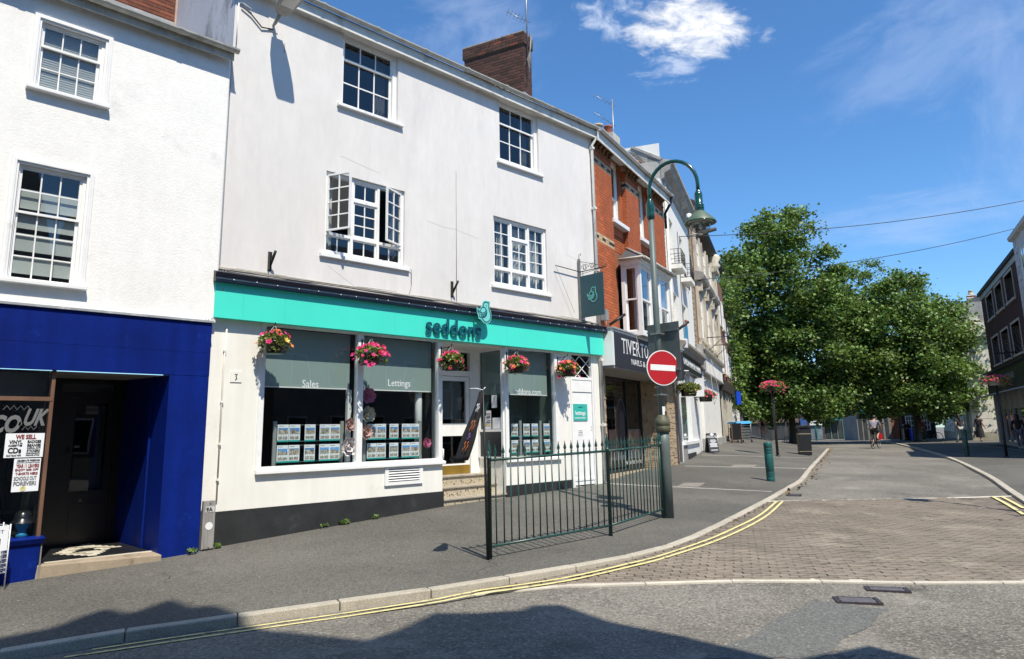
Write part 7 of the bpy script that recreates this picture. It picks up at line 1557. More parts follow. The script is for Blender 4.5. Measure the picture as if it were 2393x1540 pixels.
# planted posts
def planter_post(base, top, fx, label, scale_px, cols, seed, off=(0, 0), pot=None, plab=''):
    P = foot(*base); h = hgt(P, top[1]); t = thing('planter_post', 'slim black post under the '+label.split(' on a')[0]+' '+plab.strip(), 'post', P, 0, 'posts that carry flower bowls'); d = CR*((top[0]-base[0])/FPX*(P-CAMP).dot(CF)); d.z = 0
    lean = 0
    g = MB(); g.tube([(0, 0, -.1), (0, 0, h*.5), (0, 0, h)], [.055, .05, .045], 10); g.build('pole', BLACK, t); g = MB(); g.lathe([(.10, 0), (.10, .03), (.06, .06)], (0, 0, 0), 12); g.build('foot_plate', BLACK, t)
    r_ = scale_px/FPX*(P-CAMP).dot(CF)/2
    basket(P+Vector((off[0], off[1], h)), label, cols, seed, r=r_*.52, h=r_*.45, chain=0, spread=1.25, pot=pot or BLACK, group='flower bowls on posts', leaf=1600, nf=95, droop=.75)
GP = mat('grey planter', (.22, .21, .20), .6)
planter_post((1817, 1067), (1804, 900), 0, 'pink flower bowl on a post on the left pavement in front of the trees', 62, 'kkkr', 51, plab='on the left pavement')
planter_post((2352, 1069), (2336, 886), 0, 'pink and orange flower bowl on a post at the right edge', 66, 'kkrko', 52, pot=GP, plab='at the right edge')
planter_post((2019, 1023), (2015, 958), 0, 'distant pink flower bowl on a post above the cyclist', 34, 'kkr', 53, plab='above the cyclist')
planter_post((2105, 1029), (2100, 946), 0, 'distant flower bowl in deep shade', 36, 'kr', 54, plab='between two tree trunks')
# hanging shop sign with its scroll bracket
t = thing('hanging_sign', 'dark teal hanging sign board with a pale bird emblem beside the downpipe', 'shop sign', (12.41, 10.34, 0), -math.pi/2, None, (0, 0, 5.2))
g = MB(); g.box(.02, .68, -.014, .014, 4.155, 5.13); bd_ = g.build('board', mat('petrol blue board', (.012, .065, .085), .4, .05), t); b_ = bird(bd_, .20, 4.46, -.018, .32, None, mat('aqua emblem', (.13, .50, .46), .45), .004, 'bird_emblem', .06)
g = MB(); g.tube([(-.02, 0, 5.24), (.78, 0, 5.24)], .012, 6); g.tube([(.0, 0, 5.50), (.72, 0, 5.26)], .006, 5); g.tube([(.0, 0, 5.18), (.70, 0, 5.23)], .006, 5)
for cx_, r_ in ((.16, .09), (.38, .08)):
    for s__ in (1, -1): g.tube([(cx_+s__*.02+r_*(1-.08*a)*math.cos(a*.75+(0 if s__ > 0 else 3.1)), 0, 5.32+.0*s__+r_*(1-.08*a)*math.sin(a*.75)) for a in range(11)], .006, 5)
g.tube([(.78+.03*math.cos(a*.7), 0, 5.27+.03*math.sin(a*.7)) for a in range(9)], .006, 5); g.build('scroll_arm', IRON, t)
g = MB(); g.box(-.03, .02, -.02, .02, 4.1, 5.55); g.tube([(0, 0, 5.55), (0, 0, 5.66), (.05, 0, 5.68), (.05, 0, 5.62)], .009, 5); g.build('wall_post', mat('grey wall post', (.19, .185, .18), .6, .2, 6), t)
for x in (.10, .55, .62): g = MB(); g.tube([(x, 0, 5.13), (x, 0, 5.23)], .008, 5); g.build('shackle', GALV, t)
g = MB(); g.tube([(.02, .0, 5.24), (.02, -.85, 5.27)], .011, 6); g.tube([(.02, -.85, 5.27), (.02, -.25, 4.25)], .004, 4); g.build('stay', IRON, t)
s_ = MB(); s_.box(12.75, 12.95, -.22, -.06, 4.18, 4.45); s_.build('junction_box', mat('grey junction box', (.24, .26, .27), .5), SH) if False else None
f = MB(); f.box(.20, .38, -.16, -.02, 4.20, 4.45); f.build('junction_box', mat('grey junction box', (.24, .26, .27), .5), BB); f = MB(); f.tube([(.75, -.02, 4.15), (1.0, -.35, 4.42)], .035, 8); f.build('floodlight', IRON, BB)
f = MB(); f.tube([(.45, -.03, 4.0), (.5, -.06, 4.3), (.7, -.04, 4.1), (.95, -.05, 4.02), (1.3, -.36, 3.98)], .012, 5); f.tube([(1.6, -.37, 4.0), (1.75, -.40, 3.75), (1.62, -.38, 3.62)], .008, 5); f.build('cable', WIRE, BB)
# wall lantern high on the lilac wall
t = thing('wall_lantern', 'grey street lantern on a short arm high on the lilac wall', 'wall lamp', (4.76, 10.4, 8.40)); LG = mat('weathered lantern grey', (.34, .335, .32), .5, .15, 6, dirt=(.16, .16, .15), ds=5)
g = MB(); g.box(-.085, .085, -.012, 0, -.16, .11); g.build('wall_plate', W_LILAC, t); g = MB(); g.tube([(0, -.01, -.05), (0, -.09, -.03), (0, -.30, .10)], [.02, .03, .034], 10); g.build('arm', LG, t)
g = MB(); pr = [(-.105, -.27), (.105, -.27), (.15, -.40), (.175, -.62), (.175, -.80), (.165, -.90), (-.165, -.90), (-.175, -.80), (-.175, -.62), (-.15, -.40)]
zl_ = lambda y: .06+(-y-.27)*.22
n = len(pr); g.v = [(x, y, zl_(y)) for x, y in pr]+[(x*.9, y*.98, zl_(y)+.13) for x, y in pr]+[(x*.8, y, zl_(y)-.035) for x, y in pr]
g.face(tuple(range(n, 2*n))); 
for i in range(n): j = (i+1) % n; g.face((i, j, n+j, n+i)[::-1]); g.face((2*n+i, 2*n+j, j, i)[::-1])
g.face(tuple(range(3*n-1, 2*n-1, -1))); g.build('head', LG, t); g = MB(); g.poly([(x, y, zl_(y)-.040) for x, y in ((-.11, -.48), (.11, -.48), (.12, -.84), (-.12, -.84))][::-1]); g.build('diffuser', mat('milky lens', (.62, .62, .60), .3), t)
f = MB(); f.tube([(0, -.02, -.12), (-.20, -.03, -.17), (-.38, -.03, -.02), (-.55, -.03, .06)], .012, 5); f.build('flex', WIRE_D, t)
# lantern on the white building and wires over the street
nW = Vector((math.sin(A2), -math.cos(A2), 0)); uW = Vector((math.cos(A2), math.sin(A2), 0))
t = thing('wall_lantern', 'flat modern lantern projecting from the white building below its cornice', 'wall lamp', Vector(O2)+uW*6.2+Vector((0, 0, 9.25)), A2); g = MB(); g.tube([(0, 0, 0), (0, -.5, .05)], .035, 8); g.build('arm', LG, t); g = MB(); g.hexa([(-.18, -.45, .0), (.18, -.45, .0), (.14, -1.15, .12), (-.14, -1.15, .12), (-.15, -.45, .12), (.15, -.45, .12), (.12, -1.15, .19), (-.12, -1.15, .19)][::1]); g.build('head', mat('dark lantern', (.06, .06, .06), .5), t)
def span(a, b, sag, nm, lb):
    n = 24; g = MB(); g.tube([a.lerp(b, i/n)-Vector((0, 0, sag*4*(i/n)*(1-i/n))) for i in range(n+1)], .013, 4); return tag(g.build(nm, WIRE_D), lb, 'wire')
span(Vector(O2)+uW*3.2-nW*-.05+Vector((0, 0, 8.45)), atdepth(2440, 459, 30), .35, 'overhead_wire', 'upper of two thin wires crossing the sky above the trees')
span(Vector(O2)+uW*4.9-nW*-.05+Vector((0, 0, 7.15)), atdepth(2440, 515, 34), .40, 'overhead_wire', 'lower of two thin wires crossing the sky above the trees')
# television aerials
def aerial(loc, h, label, arms, lean=0):
    t = thing('tv_aerial', label, 'aerial', loc, 0, 'roof aerials'); t.rotation_euler = (0, lean, 0); g = MB(); g.tube([(0, 0, 0), (0, 0, h)], .02, 8); g.build('mast', GALV, t)
    for (z, az, el, L_, n) in arms:
        d = Vector((math.cos(az)*math.cos(el), math.sin(az)*math.cos(el), math.sin(el))); s = d.cross(Vector((0, 0, 1))).normalized(); g = MB(); o = Vector((0, 0, z)); g.tube([o-d*.1, o+d*L_], .009, 5)
        for i in range(n): p = o+d*L_*(i+.5)/n; g.tube([p-s*.16, p+s*.16], .005, 4)
        g.build('antenna', GALV, t)
    return t
c_ = CH @ Vector((.12, -.05, 0)); aerial((c_.x, 10.4+c_.y, 10.5), 2.6, 'tall mast with two aerials strapped to the brown brick stack', [(1.0, rad(150), rad(20), .55, 6), (2.1, rad(170), rad(-25), .8, 3), (2.3, rad(20), rad(10), .5, 4)])
g = MB()
for k in range(3): g.tube([(c_.x-.01, 10.4+c_.y-.04-.03*k, 10.9), (c_.x+.04*k, 10.4+c_.y-.12, 11.15-.1*k), (c_.x-.05*k, 10.4+c_.y-.08, 10.4), (c_.x-.04, 10.4+c_.y-.06, 9.9+.2*k)], .010, 5)
o = g.build('mast_cable', WIRE); o.parent = SH; o.matrix_parent_inverse = SH.matrix_basis.inverted()
ps_ = Vector((13.05, 10.4, 0))+Vector((math.cos(BA), math.sin(BA), 0))*5.3+Vector((-math.sin(BA), math.cos(BA), 0))*1.3; aerial((ps_.x, ps_.y, 9.9), 2.5, 'slim mast with three aerials on the orange brick roof', [(.5, rad(170), rad(15), .7, 6), (1.6, rad(165), rad(20), .8, 5), (2.3, rad(160), rad(18), .75, 5)])
# pub A-board, roll cage, blue projecting sign, notice board, cycle stands
P = foot(1664, 1058.5); h = hgt(P, 1012); t = thing('pavement_sign', 'dark grey pavement board lettered White Ball outside the white office', 'pavement sign', P, rad(-25)); w = h*.29
for sg_, y in ((1, -.16), (-1, .16)):
    g = MB(); g.hexa([(-w, y-.012, .03), (w, y-.012, .03), (w, y+.012, .03), (-w, y+.012, .03), (-w, y*.1-.012, h), (w, y*.1-.012, h), (w, y*.1+.012, h), (-w, y*.1+.012, h)]); p_ = g.build('panel', mat('slate grey board', (.045, .047, .05), .5), t, bevel=.012)
tl_ = math.atan2(.144, h)
o = text('White Ball', .13, 0, h*.76, 0, WHITE, None, 'lettering', .001); o.parent = t
for v in o.data.vertices: v.co.x -= .27; v.co.y = -.176+.144*v.co.z/h-.004
lines_ = [(.64, .5), (.585, .7), (.53, .45), (.46, .8), (.42, .75), (.36, .7), (.31, .78), (.14, .7)]
for (f_, l_) in lines_:
    z = h*f_; y = -.176+.144*z/h-.003; g = MB(); g.poly([(-w*l_, y, z), (w*l_, y, z), (w*l_, y+.002, z+.022), (-w*l_, y+.002, z+.022)]); g.build('print', PAPER, t)
g = MB(); z = h*.9; y = -.176+.144*z/h-.003; g.poly([(-.05, y, z-.02), (.05, y, z-.02), (.09, y+.003, z+.03), (0, y+.008, z+.08), (-.09, y+.003, z+.03)]); g.build('tree_mark', PAPER, t)
P = foot(1730, 1034); h = hgt(P, 984); t = thing('roll_cage', 'wheeled wire roll cage with a light blue cover behind a black board', 'trolley', P, rad(-20)); w = h*.42
for sx_ in (-w, w):
    for sy_ in (-w*.7, w*.7): g = MB(); g.tube([(sx_, sy_, .12), (sx_, sy_, h*.95)], .02, 6); g.build('post', GALV, t); g = MB(); g.lathe([(.06, -.02), (.06, .02)], (0, 0, 0), 12); g.v = [(sx_+a, sy_+c, .06+b) for a, b, c in g.v]; g.build('wheel', BLACK, t)
for i in range(6):
    z = .15+h*.13*i; g = MB()
    for (a, b) in (((-w, -w*.7), (w, -w*.7)), ((w, -w*.7), (w, w*.7)), ((-w, -w*.7), (-w, w*.7)), ((-w, w*.7), (w, w*.7))): g.tube([(*a, z), (*b, z)], .010, 4)
    g.build('rail', GALV, t)
g = MB(); g.box(-w*.9, w*.9, -w*.62, w*.62, .2, h*.7); g.build('load', mat('dark packed load', (.07, .08, .08), .8, .4, 5), t); g = MB(); g.hexa([(-w*1.05, -w*.8, h*.86), (w*1.1, -w*.8, h*.88), (w*1.1, w*.8, h*.9), (-w*1.05, w*.8, h*.88), (-w*1.0, -w*.7, h*.97), (w*1.0, -w*.7, h), (w, w*.7, h), (-w, w*.7, h*.97)]); g.build('cover', mat('light blue sheet', (.06, .33, .60), .6), t)
P = foot(1722, 1036.5); h = hgt(P, 989); t = thing('chalk_board', 'black menu board leaning in front of the roll cage', 'menu board', P, rad(-20)); g = MB(); g.box(-h*.32, h*.32, -.03, .03, .2, h); g.build('panel', BLACK, t)
for sx_ in (-h*.3, h*.3): g = MB(); g.box(sx_-.02, sx_+.02, -.04, .04, 0, h*1.01); g.build('leg', OAK, t)
t = thing('projecting_sign', 'bright blue projecting shop sign near the far end of the left row', 'shop sign', atdepth(1725.5, 945, 44), math.atan2(CR.y, CR.x)+rad(25)); g = MB(); g.box(-.17, .19, -.04, .04, 0, .80); g.build('board', mat('signal blue', (.01, .06, .50), .4), t); g = MB(); g.tube([(-.9, .1, .82), (.19, 0, .82)], .025, 6); g.build('arm', IRON, t)
P = foot(2087, 1023); h = hgt(P, 984); t = thing('notice_board', 'wooden notice board with two white sheets beneath the trees', 'notice board', P, math.atan2(CR.y, CR.x)); w = h*.33
for sx_ in (-w*.9, w*.9): g = MB(); g.box(sx_-.05, sx_+.05, -.05, .05, 0, h*.95); g.build('post', OAK, t)
g = MB(); g.box(-w, w, -.06, .06, h*.42, h*.92); g.build('case', OAK, t); g = MB(); g.prism([(-w*1.1, h*.92), (w*1.1, h*.92), (0, h*1.02)][::-1], 'y', -.15, .15); g.build('roof', BLACK, t)
for sx_ in (-1, 1): g = MB(); g.box(sx_*w*.5-w*.4, sx_*w*.5+w*.4, -.075, -.062, h*.48, h*.86); g.build('sheet', PAPER, t)
P = foot(1834, 1035); t = thing('cycle_rack', 'row of leaning steel cycle hoops at the foot of the nearest trunk', 'cycle rack', P, math.atan2(CR.y, CR.x))
for i in range(4): x = -.3+.2*i; g = MB(); g.tube([(x, 0, 0), (x+.35, 0, .55), (x+.45, .1, .55), (x+.2, .12, 0)], .022, 6); g.build('hoop', GALV, t)
# drink can and leaf litter by the kerb, weeds along the walls
P = foot(1747, 1148); t = thing('drink_can', 'crushed black drink can lying in the gutter beside the kerb', 'can', foot(1976.5/1.6054*1+608-0, 1146) if False else foot(1843, 1147), rad(30)); g = MB(); g.lathe([(.026, -.058), (.033, -.05), (.033, .05), (.026, .058)], (0, 0, 0), 14); g.v = [(c, a*.8, b+.033) for a, b, c in g.v]; g.build('body', INKK, t)
g = MB(); g.lathe([(.025, 0), (.025, .002)], (0, 0, 0), 12); g.v = [(.059+c, a*.8, b+.033) for a, b, c in g.v]; g.build('end', GALV, t)
rl = np.random.default_rng(5); pts = []
for i in range(260):
    q = kls[min(len(kls)-1, int(rl.integers(9, len(kls))))]; qq = kls[min(len(kls)-1, kls.index(q)+1)]; p = q.lerp(qq, rl.random()); tt = (qq-q).normalized() if qq is not q else Vector((1, 0, 0)); nn = Vector((tt.y, -tt.x, 0))*(.16+abs(rl.normal())*.12); p = p+nn; pts.append((p.x, p.y, ground(p.x, p.y)+.012))
leaves_obj('fallen_leaves', np.array(pts), .06, mat('dry leaf', (.22, .15, .075), .8, .4, 30), None, 1.5, 6)
def weed(x, y, n, label, s_=.045):
    P = Vector((x, y, ground(x, y))); t = thing('weed', label, 'weed', P); rg = np.random.default_rng(int(x*100)); th = rg.uniform(0, 6.28, n); r_ = rg.random(n)*.09; C = np.stack([r_*np.cos(th), -np.abs(r_*np.sin(th))*.7, .02+rg.random(n)*.05], 1); leaves_obj('leaves', C, s_, LEAF_T, t, .1, n)
weed(6.32, 10.36, 26, 'largest green weed at the foot of the black plinth'); weed(5.95, 10.36, 8, 'small weed left of the largest one at the black plinth', .04); weed(6.9, 10.36, 10, 'small weed right of the largest one at the black plinth', .045); weed(4.27, 10.30, 24, 'dry weed beside the grey marker post', .05); weed(3.85, 10.17, 22, 'grassy weed at the foot of the blue pilaster', .05)
# window displays: property cards on rods
def photo_mat(nm, sky_c, ground_c, scale):
    m_ = bpy.data.materials.new(nm); m_.use_nodes = True; t = m_.node_tree; b = t.nodes['Principled BSDF']; tc = N(t, 'TexCoord'); oi = N(t, 'ObjectInfo'); ad = N(t, 'VectorMath', operation='ADD'); cb = N(t, 'CombineXYZ'); Lk(t, math_('MULTIPLY', oi.outputs['Random'], 50, t=t), cb.inputs[0]); Lk(t, tc.outputs['Object'], ad.inputs[0]); Lk(t, cb.outputs[0], ad.inputs[1])
    nz = N(t, 'TexNoise'); nz.inputs['Scale'].default_value = scale; nz.inputs['Detail'].default_value = 5; Lk(t, ad.outputs[0], nz.inputs['Vector']); r = N(t, 'ValToRGB'); Lk(t, nz.outputs['Fac'], r.inputs[0]); e = r.color_ramp.elements; e[0].position = .36; e[0].color = (*ground_c, 1); e[1].position = .64; e[1].color = (*sky_c, 1); x = r.color_ramp.elements.new(.5); x.color = (.35, .30, .24, 1)
    Lk(t, r.outputs[0], b.inputs['Base Color']); b.inputs['Roughness'].default_value = .4; return m_
PH1 = photo_mat('printed house photo', (.40, .42, .40), (.06, .09, .025), 22); PH2 = photo_mat('printed room photo', (.52, .52, .50), (.10, .09, .08), 40); PSK = mat('printed blue sky', (.12, .30, .62), .4, .25, 6, rnd=.3); PTL = mat('printed teal footer', (.03, .38, .35), .4)
W_, H_ = .188, .268
PHS = [photo_mat('printed photo %d' % k, a, b, c) for k, (a, b, c) in enumerate((((.45, .46, .42), (.05, .10, .02), 22), ((.55, .50, .40), (.22, .12, .06), 18), ((.50, .55, .60), (.07, .08, .05), 26), ((.62, .60, .55), (.12, .10, .09), 16)))]
def card(ph, sky_h, gable):
    cm = MB(); cm.mi = 0; cm.box(0, W_, 0, .004, 0, H_); cm.mi = 1; cm.poly([(.012, -.001, .115), (W_-.012, -.001, .115), (W_-.012, -.001, sky_h), (.012, -.001, sky_h)]); cm.mi = 2; cm.poly([(.012, -.001, sky_h), (W_-.012, -.001, sky_h), (W_-.012, -.001, .215), (.012, -.001, .215)])
    cm.mi = 5 if gable == 2 else 3; a, b = (.03, .12) if gable else (.06, .165)
    if gable != 3: cm.poly([(a, -.0015, .128), (b, -.0015, .128), (b, -.0015, .172), ((a+b)/2, -.0015, .19), (a, -.0015, .172)])
    for k in range(2): cm.mi = 3; cm.poly([(.014+.083*k, -.001, .035), (.088+.083*k, -.001, .035), (.088+.083*k, -.001, .085), (.014+.083*k, -.001, .085)])
    cm.mi = 4; cm.poly([(0, -.001, 0), (W_, -.001, 0), (W_, -.001, .026), (0, -.001, .026)]); cm.mi = 6
    for k in range(4): cm.poly([(.018+.04*k, -.001, .097), (.03+.04*k, -.001, .097), (.03+.04*k, -.001, .104), (.018+.04*k, -.001, .104)])
    cm.poly([(.02, -.001, .24), (.10, -.001, .24), (.10, -.001, .246), (.02, -.001, .246)])
    return cm.mesh('property_card', [PAPER, PHS[ph], PSK, PH2, PTL, PHS[1], INKK])
cmeshes = [card(0, .17, 0), card(1, .20, 1), card(2, .16, 2), card(3, .185, 3), card(0, .205, 3), card(1, .18, 2)]; rcd = random.Random(12)
def display(x0, x1, cards, rows, y, label, posts):
    t = thing('window_display', label, 'display stand', (0, 10.4+y, 0), 0, None, ((x0+x1)/2, 0, 1.03))
    for x in posts: g = MB(); g.box(x, x+.06, .01, .035, 1.03, 1.84); g.build('post', mat('aluminium upright', (.36, .38, .37), .4, .05, metal=.3), t)
    for z in rows:
        for zz in (z+.262, z+.004): g = MB(); g.tube([(x0-.02, .014, zz), (x1+.02, .014, zz)], .003, 5); g.build('rod', GALV, t)
        for x in cards: o = link('property_card', rcd.choice(cmeshes), t); o.location = Vector((x, -.004, z))-OFF[t.name]
    return t
display(5.22, 6.40, (5.235, 5.43, 5.70, 5.965, 6.155), (1.52, 1.20), .20, 'two rows of property cards in the left window, under the word Sales', (5.17, 6.36))
display(6.86, 8.02, (6.875, 7.07, 7.335, 7.60, 7.795), (1.52, 1.19), .20, 'two rows of property cards in the middle window, under the word Lettings', (6.80, 7.99))
display(10.32, 11.55, (10.345, 10.70, 10.95, 11.32), (1.505, 1.17), .20, 'two rows of property cards in the window right of the entrance', (10.60, 11.21, 11.52))
# paper flowers in the window
def peony(P, r_, c, label, seed):
    t = thing('paper_flower', label, 'paper flower', P, 0, 'large paper flowers in the window'); rp = random.Random(seed); m_ = mat('paper petal '+c[0], c[1], .8, .1, 6)
    for i in range(15):
        ring_ = 0 if i < 7 else (1 if i < 12 else 2); a = rp.uniform(-.2, .2)+i*2*math.pi/(7 if ring_ == 0 else 5); L_ = r_*(1, .72, .4)[ring_]; tl2 = (.35, .8, 1.3)[ring_]; g = MB(); g.smooth = True
        ux = Vector((math.cos(a), 0, math.sin(a))); n_y = Vector((0, -1, 0)); vx = ux.cross(n_y)
        for k in range(4):
            f = k/3; c_p = ux*L_*f*math.cos(tl2*f)+n_y*L_*f*math.sin(tl2*f); wdt = L_*.55*math.sin(math.pi*(.12+.8*f)); 
            for s__ in (-1, 0, 1): g.v.append(tuple(c_p+vx*wdt*s__+n_y*(.02 if s__ else 0)*(1+rp.random())))
        for k in range(3):
            for s__ in range(2): a_ = k*3+s__; g.face((a_, a_+1, a_+4, a_+3))
        g.build('petal', m_, t)
    return t
peony((6.46, 10.52, 1.78), .12, ('blush', (.62, .40, .36)), 'blush paper flower beside the upper card row of the left window', 1); peony((6.43, 10.50, 1.42), .17, ('pearl', (.66, .60, .60)), 'large pearl white paper flower at the right edge of the left window', 2); peony((6.80, 10.52, 2.27), .15, ('rose', (.62, .18, .30)), 'rose pink paper flower just below the middle blind', 3); peony((6.80, 10.52, 1.95), .15, ('ivory', (.62, .56, .42)), 'ivory paper flower below the rose one in the middle window', 4); peony((6.78, 10.52, 1.65), .13, ('blush', (.62, .40, .36)), 'blush paper flower lowest of the hanging string in the middle window', 5); peony((8.10, 10.56, 1.44), .10, ('rose', (.62, .18, .30)), 'small rose paper flower at the right end of the middle window cards', 6)
# ------------------------------------------------------------------ plane trees
BARK = mat('grey brown bark', (.085, .07, .052), .9, .35, 3, bump=.6, bs=14, dirt=(.16, .15, .12), ds=2.5, stretch=(1, 1, .35))
def tree(P, label, H, cz, lobes, n_clump, per, seed, trunk_r=.26, fork=2.6, leaf=.195):
    """lobes: (x right, y away, z, rx, ry, rz) seen from the viewer; crown leaves hang in clumps on the outside of the lobes"""
    az = math.atan2(P.y-CAMP.y, P.x-CAMP.x); t = thing('plane_tree', label, 'tree', P, az-math.pi/2, 'plane trees in the street')
    rg = np.random.default_rng(seed); cl = []; vol = np.array([l[3]*l[4]*l[5] for l in lobes])**.67; pr = vol/vol.sum()
    for i in range(n_clump):
        l = lobes[rg.choice(len(lobes), p=pr)]; d = rg.normal(size=3); d /= np.linalg.norm(d); f = rg.uniform(.62, 1.0)**.6 if rg.random() < .8 else rg.uniform(.1, .6)
        cl.append(np.array(l[:3])+d*np.array(l[3:])*f*(1+.10*rg.normal()))
    cl = np.array(cl); pts = []
    for c in cl:
        n = int(per*1.45*rg.uniform(.5, 1.5)); s = rg.uniform(.30, .66); q = rg.normal(size=(n, 3))*np.array([s, s, s*.50]); q[:, 2] -= .30*np.abs(rg.normal(size=n))*((q[:, 0]**2+q[:, 1]**2) > s*s*.8); pts.append(c+q)
    pts = np.concatenate(pts); pts = pts[pts[:, 2] > cz+.45*np.sin(pts[:, 0]*1.7+seed)+.35*np.sin(pts[:, 0]*4.3+pts[:, 1])]
    sel = rg.integers(0, len(cl), 90); tw = cl[sel]+rg.normal(size=(90, 3))*.3
    leaves_obj('crown', pts, leaf, LEAF_T, t, .45, seed)
    g = MB(); g.tube([(0, 0, -.2), (0, 0, .25), (.03, 0, 1.2), (.0, .05, fork)], [trunk_r*1.45, trunk_r*1.1, trunk_r, trunk_r*.82], 12); g.build('trunk', BARK, t)
    for i in range(9):
        c = Vector(cl[int(rg.integers(0, len(cl)))]); a = Vector((0, .05, fork-.1-.0*i)); m1 = a.lerp(c, .35)+Vector((0, 0, .8)); m2 = a.lerp(c, .7)+Vector((0, 0, .5)); g = MB(); g.tube([a, m1, m2, c], [trunk_r*.55, trunk_r*.36, trunk_r*.2, .03], 7); g.build('limb', BARK, t)
    return t
def lob(P, L):
    """lobes given as picture x, y, half width and half height (2392 px frame) and offset in depth, half depth"""
    o = []; az = math.atan2(P.y, P.x); k0 = (P-CAMP).dot(CF); ux = Vector((math.sin(az), -math.cos(az), 0)); uy = Vector((math.cos(az), math.sin(az), 0))
    for (x, y, hw, hh, dd, hd) in L:
        q = atdepth(x, y, k0+dd)-P; o.append((q.dot(ux), q.dot(uy), q.z, hw/FPX*(k0+dd), hd, hh/FPX*(k0+dd)))
    return o
P = foot(1854, 1037)
tree(P, 'tallest plane tree, nearest on the left pavement with a pointed crown', 14, 1.8, lob(P, [(1826, 555, 82, 96, 0, 2.6), (1800, 690, 112, 130, 0, 3.6), (1872, 700, 100, 130, 0, 3.6), (1770, 830, 85, 110, 0, 3.2), (1860, 850, 130, 120, -.8, 3.8), (1948, 690, 42, 70, 0, 2.2), (1950, 840, 80, 120, .5, 3.2), (1745, 920, 55, 55, 1.5, 2.5), (1722, 790, 46, 90, .5, 2.2), (1718, 890, 38, 80, .5, 2.0), (1800, 960, 80, 36, -.5, 2.5), (1900, 950, 70, 46, -.6, 2.5), (1985, 745, 45, 75, .8, 2.4), (1965, 900, 60, 80, .5, 2.6), (1700, 700, 34, 90, -5.5, 2.2), (1706, 830, 34, 90, -6, 2.2), (1716, 930, 34, 60, -6, 2.0), (1735, 620, 40, 60, -3, 2.2)]), 500, 135, 1)
P = foot(2146, 1031)
tree(P, 'plane tree on the right pavement with its crown hanging before the stone bank', 10, 1.9, lob(P, [(2125, 735, 95, 105, 0, 3.5), (2190, 800, 75, 110, 0, 3.2), (2110, 860, 105, 100, -.8, 3.6), (2220, 880, 62, 80, -.5, 2.8), (2265, 910, 45, 60, .5, 2.0), (2230, 760, 40, 60, .5, 2.0), (2040, 800, 60, 110, 0, 2.6), (2170, 935, 85, 48, -.5, 2.6), (2280, 850, 32, 60, .5, 1.6), (2060, 935, 62, 50, -.5, 2.4), (2180, 965, 40, 30, -.8, 2), (2290, 960, 26, 34, .3, 1.4)]), 370, 125, 2, .24)
P = foot(2069, 1020)
tree(P, 'plane tree farthest up the street, its trunk right of the cyclist', 13, 2.4, lob(P, [(2032, 690, 75, 82, 0, 4), (2090, 740, 80, 100, 0, 4), (2010, 820, 70, 110, 0, 4), (2075, 880, 85, 90, 0, 4), (1985, 910, 60, 60, 0, 3), (2120, 690, 45, 50, 0, 3)]), 230, 105, 3, .26, 2.8, .23)
P = atdepth(1735, 900, 57); P.z = ground(P.x, P.y)
tree(P, 'shaded plane tree at the far end of the left row', 10, 2.0, lob(P, [(1745, 850, 45, 90, 0, 3), (1775, 910, 55, 60, 0, 3), (1830, 915, 60, 55, 2, 3), (1900, 920, 60, 50, 3, 3)]), 130, 100, 4, .2, 2.4, .23)
# ------------------------------------------------------------------ people
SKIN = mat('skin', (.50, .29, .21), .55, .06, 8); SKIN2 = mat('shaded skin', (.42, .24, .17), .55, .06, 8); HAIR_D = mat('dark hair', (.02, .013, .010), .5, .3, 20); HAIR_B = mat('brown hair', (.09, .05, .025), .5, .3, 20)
def skin_mesh(name, nodes, edges, mat_, parent, sub=1, root=0):
    """one continuous surface grown over a jointed skeleton"""
    me = bpy.data.meshes.new(name); me.from_pydata([n[0] for n in nodes], edges, []); o = bpy.data.objects.new(name, me); COL.objects.link(o)
    sk = o.modifiers.new('skin', 'SKIN'); sk.use_smooth_shade = True; lay = me.skin_vertices[0] if me.skin_vertices else None
    if lay is None:
        bm = bmesh.new(); bm.from_mesh(me); bm.verts.layers.skin.verify(); bm.to_mesh(me); bm.free(); lay = me.skin_vertices[0]
    for i, n in enumerate(nodes): r_ = n[1]; lay.data[i].radius = (r_, r_) if not isinstance(r_, tuple) else r_; lay.data[i].use_root = (i == root)
    s_ = o.modifiers.new('sub', 'SUBSURF'); s_.levels = sub; s_.render_levels = sub
    dg = bpy.context.evaluated_depsgraph_get(); m2 = bpy.data.meshes.new_from_object(o.evaluated_get(dg)); bpy.data.objects.remove(o); m2.materials.clear(); m2.materials.append(mat_); m2.name = name
    for p in m2.polygons: p.use_smooth = True
    return link(name, m2, parent)
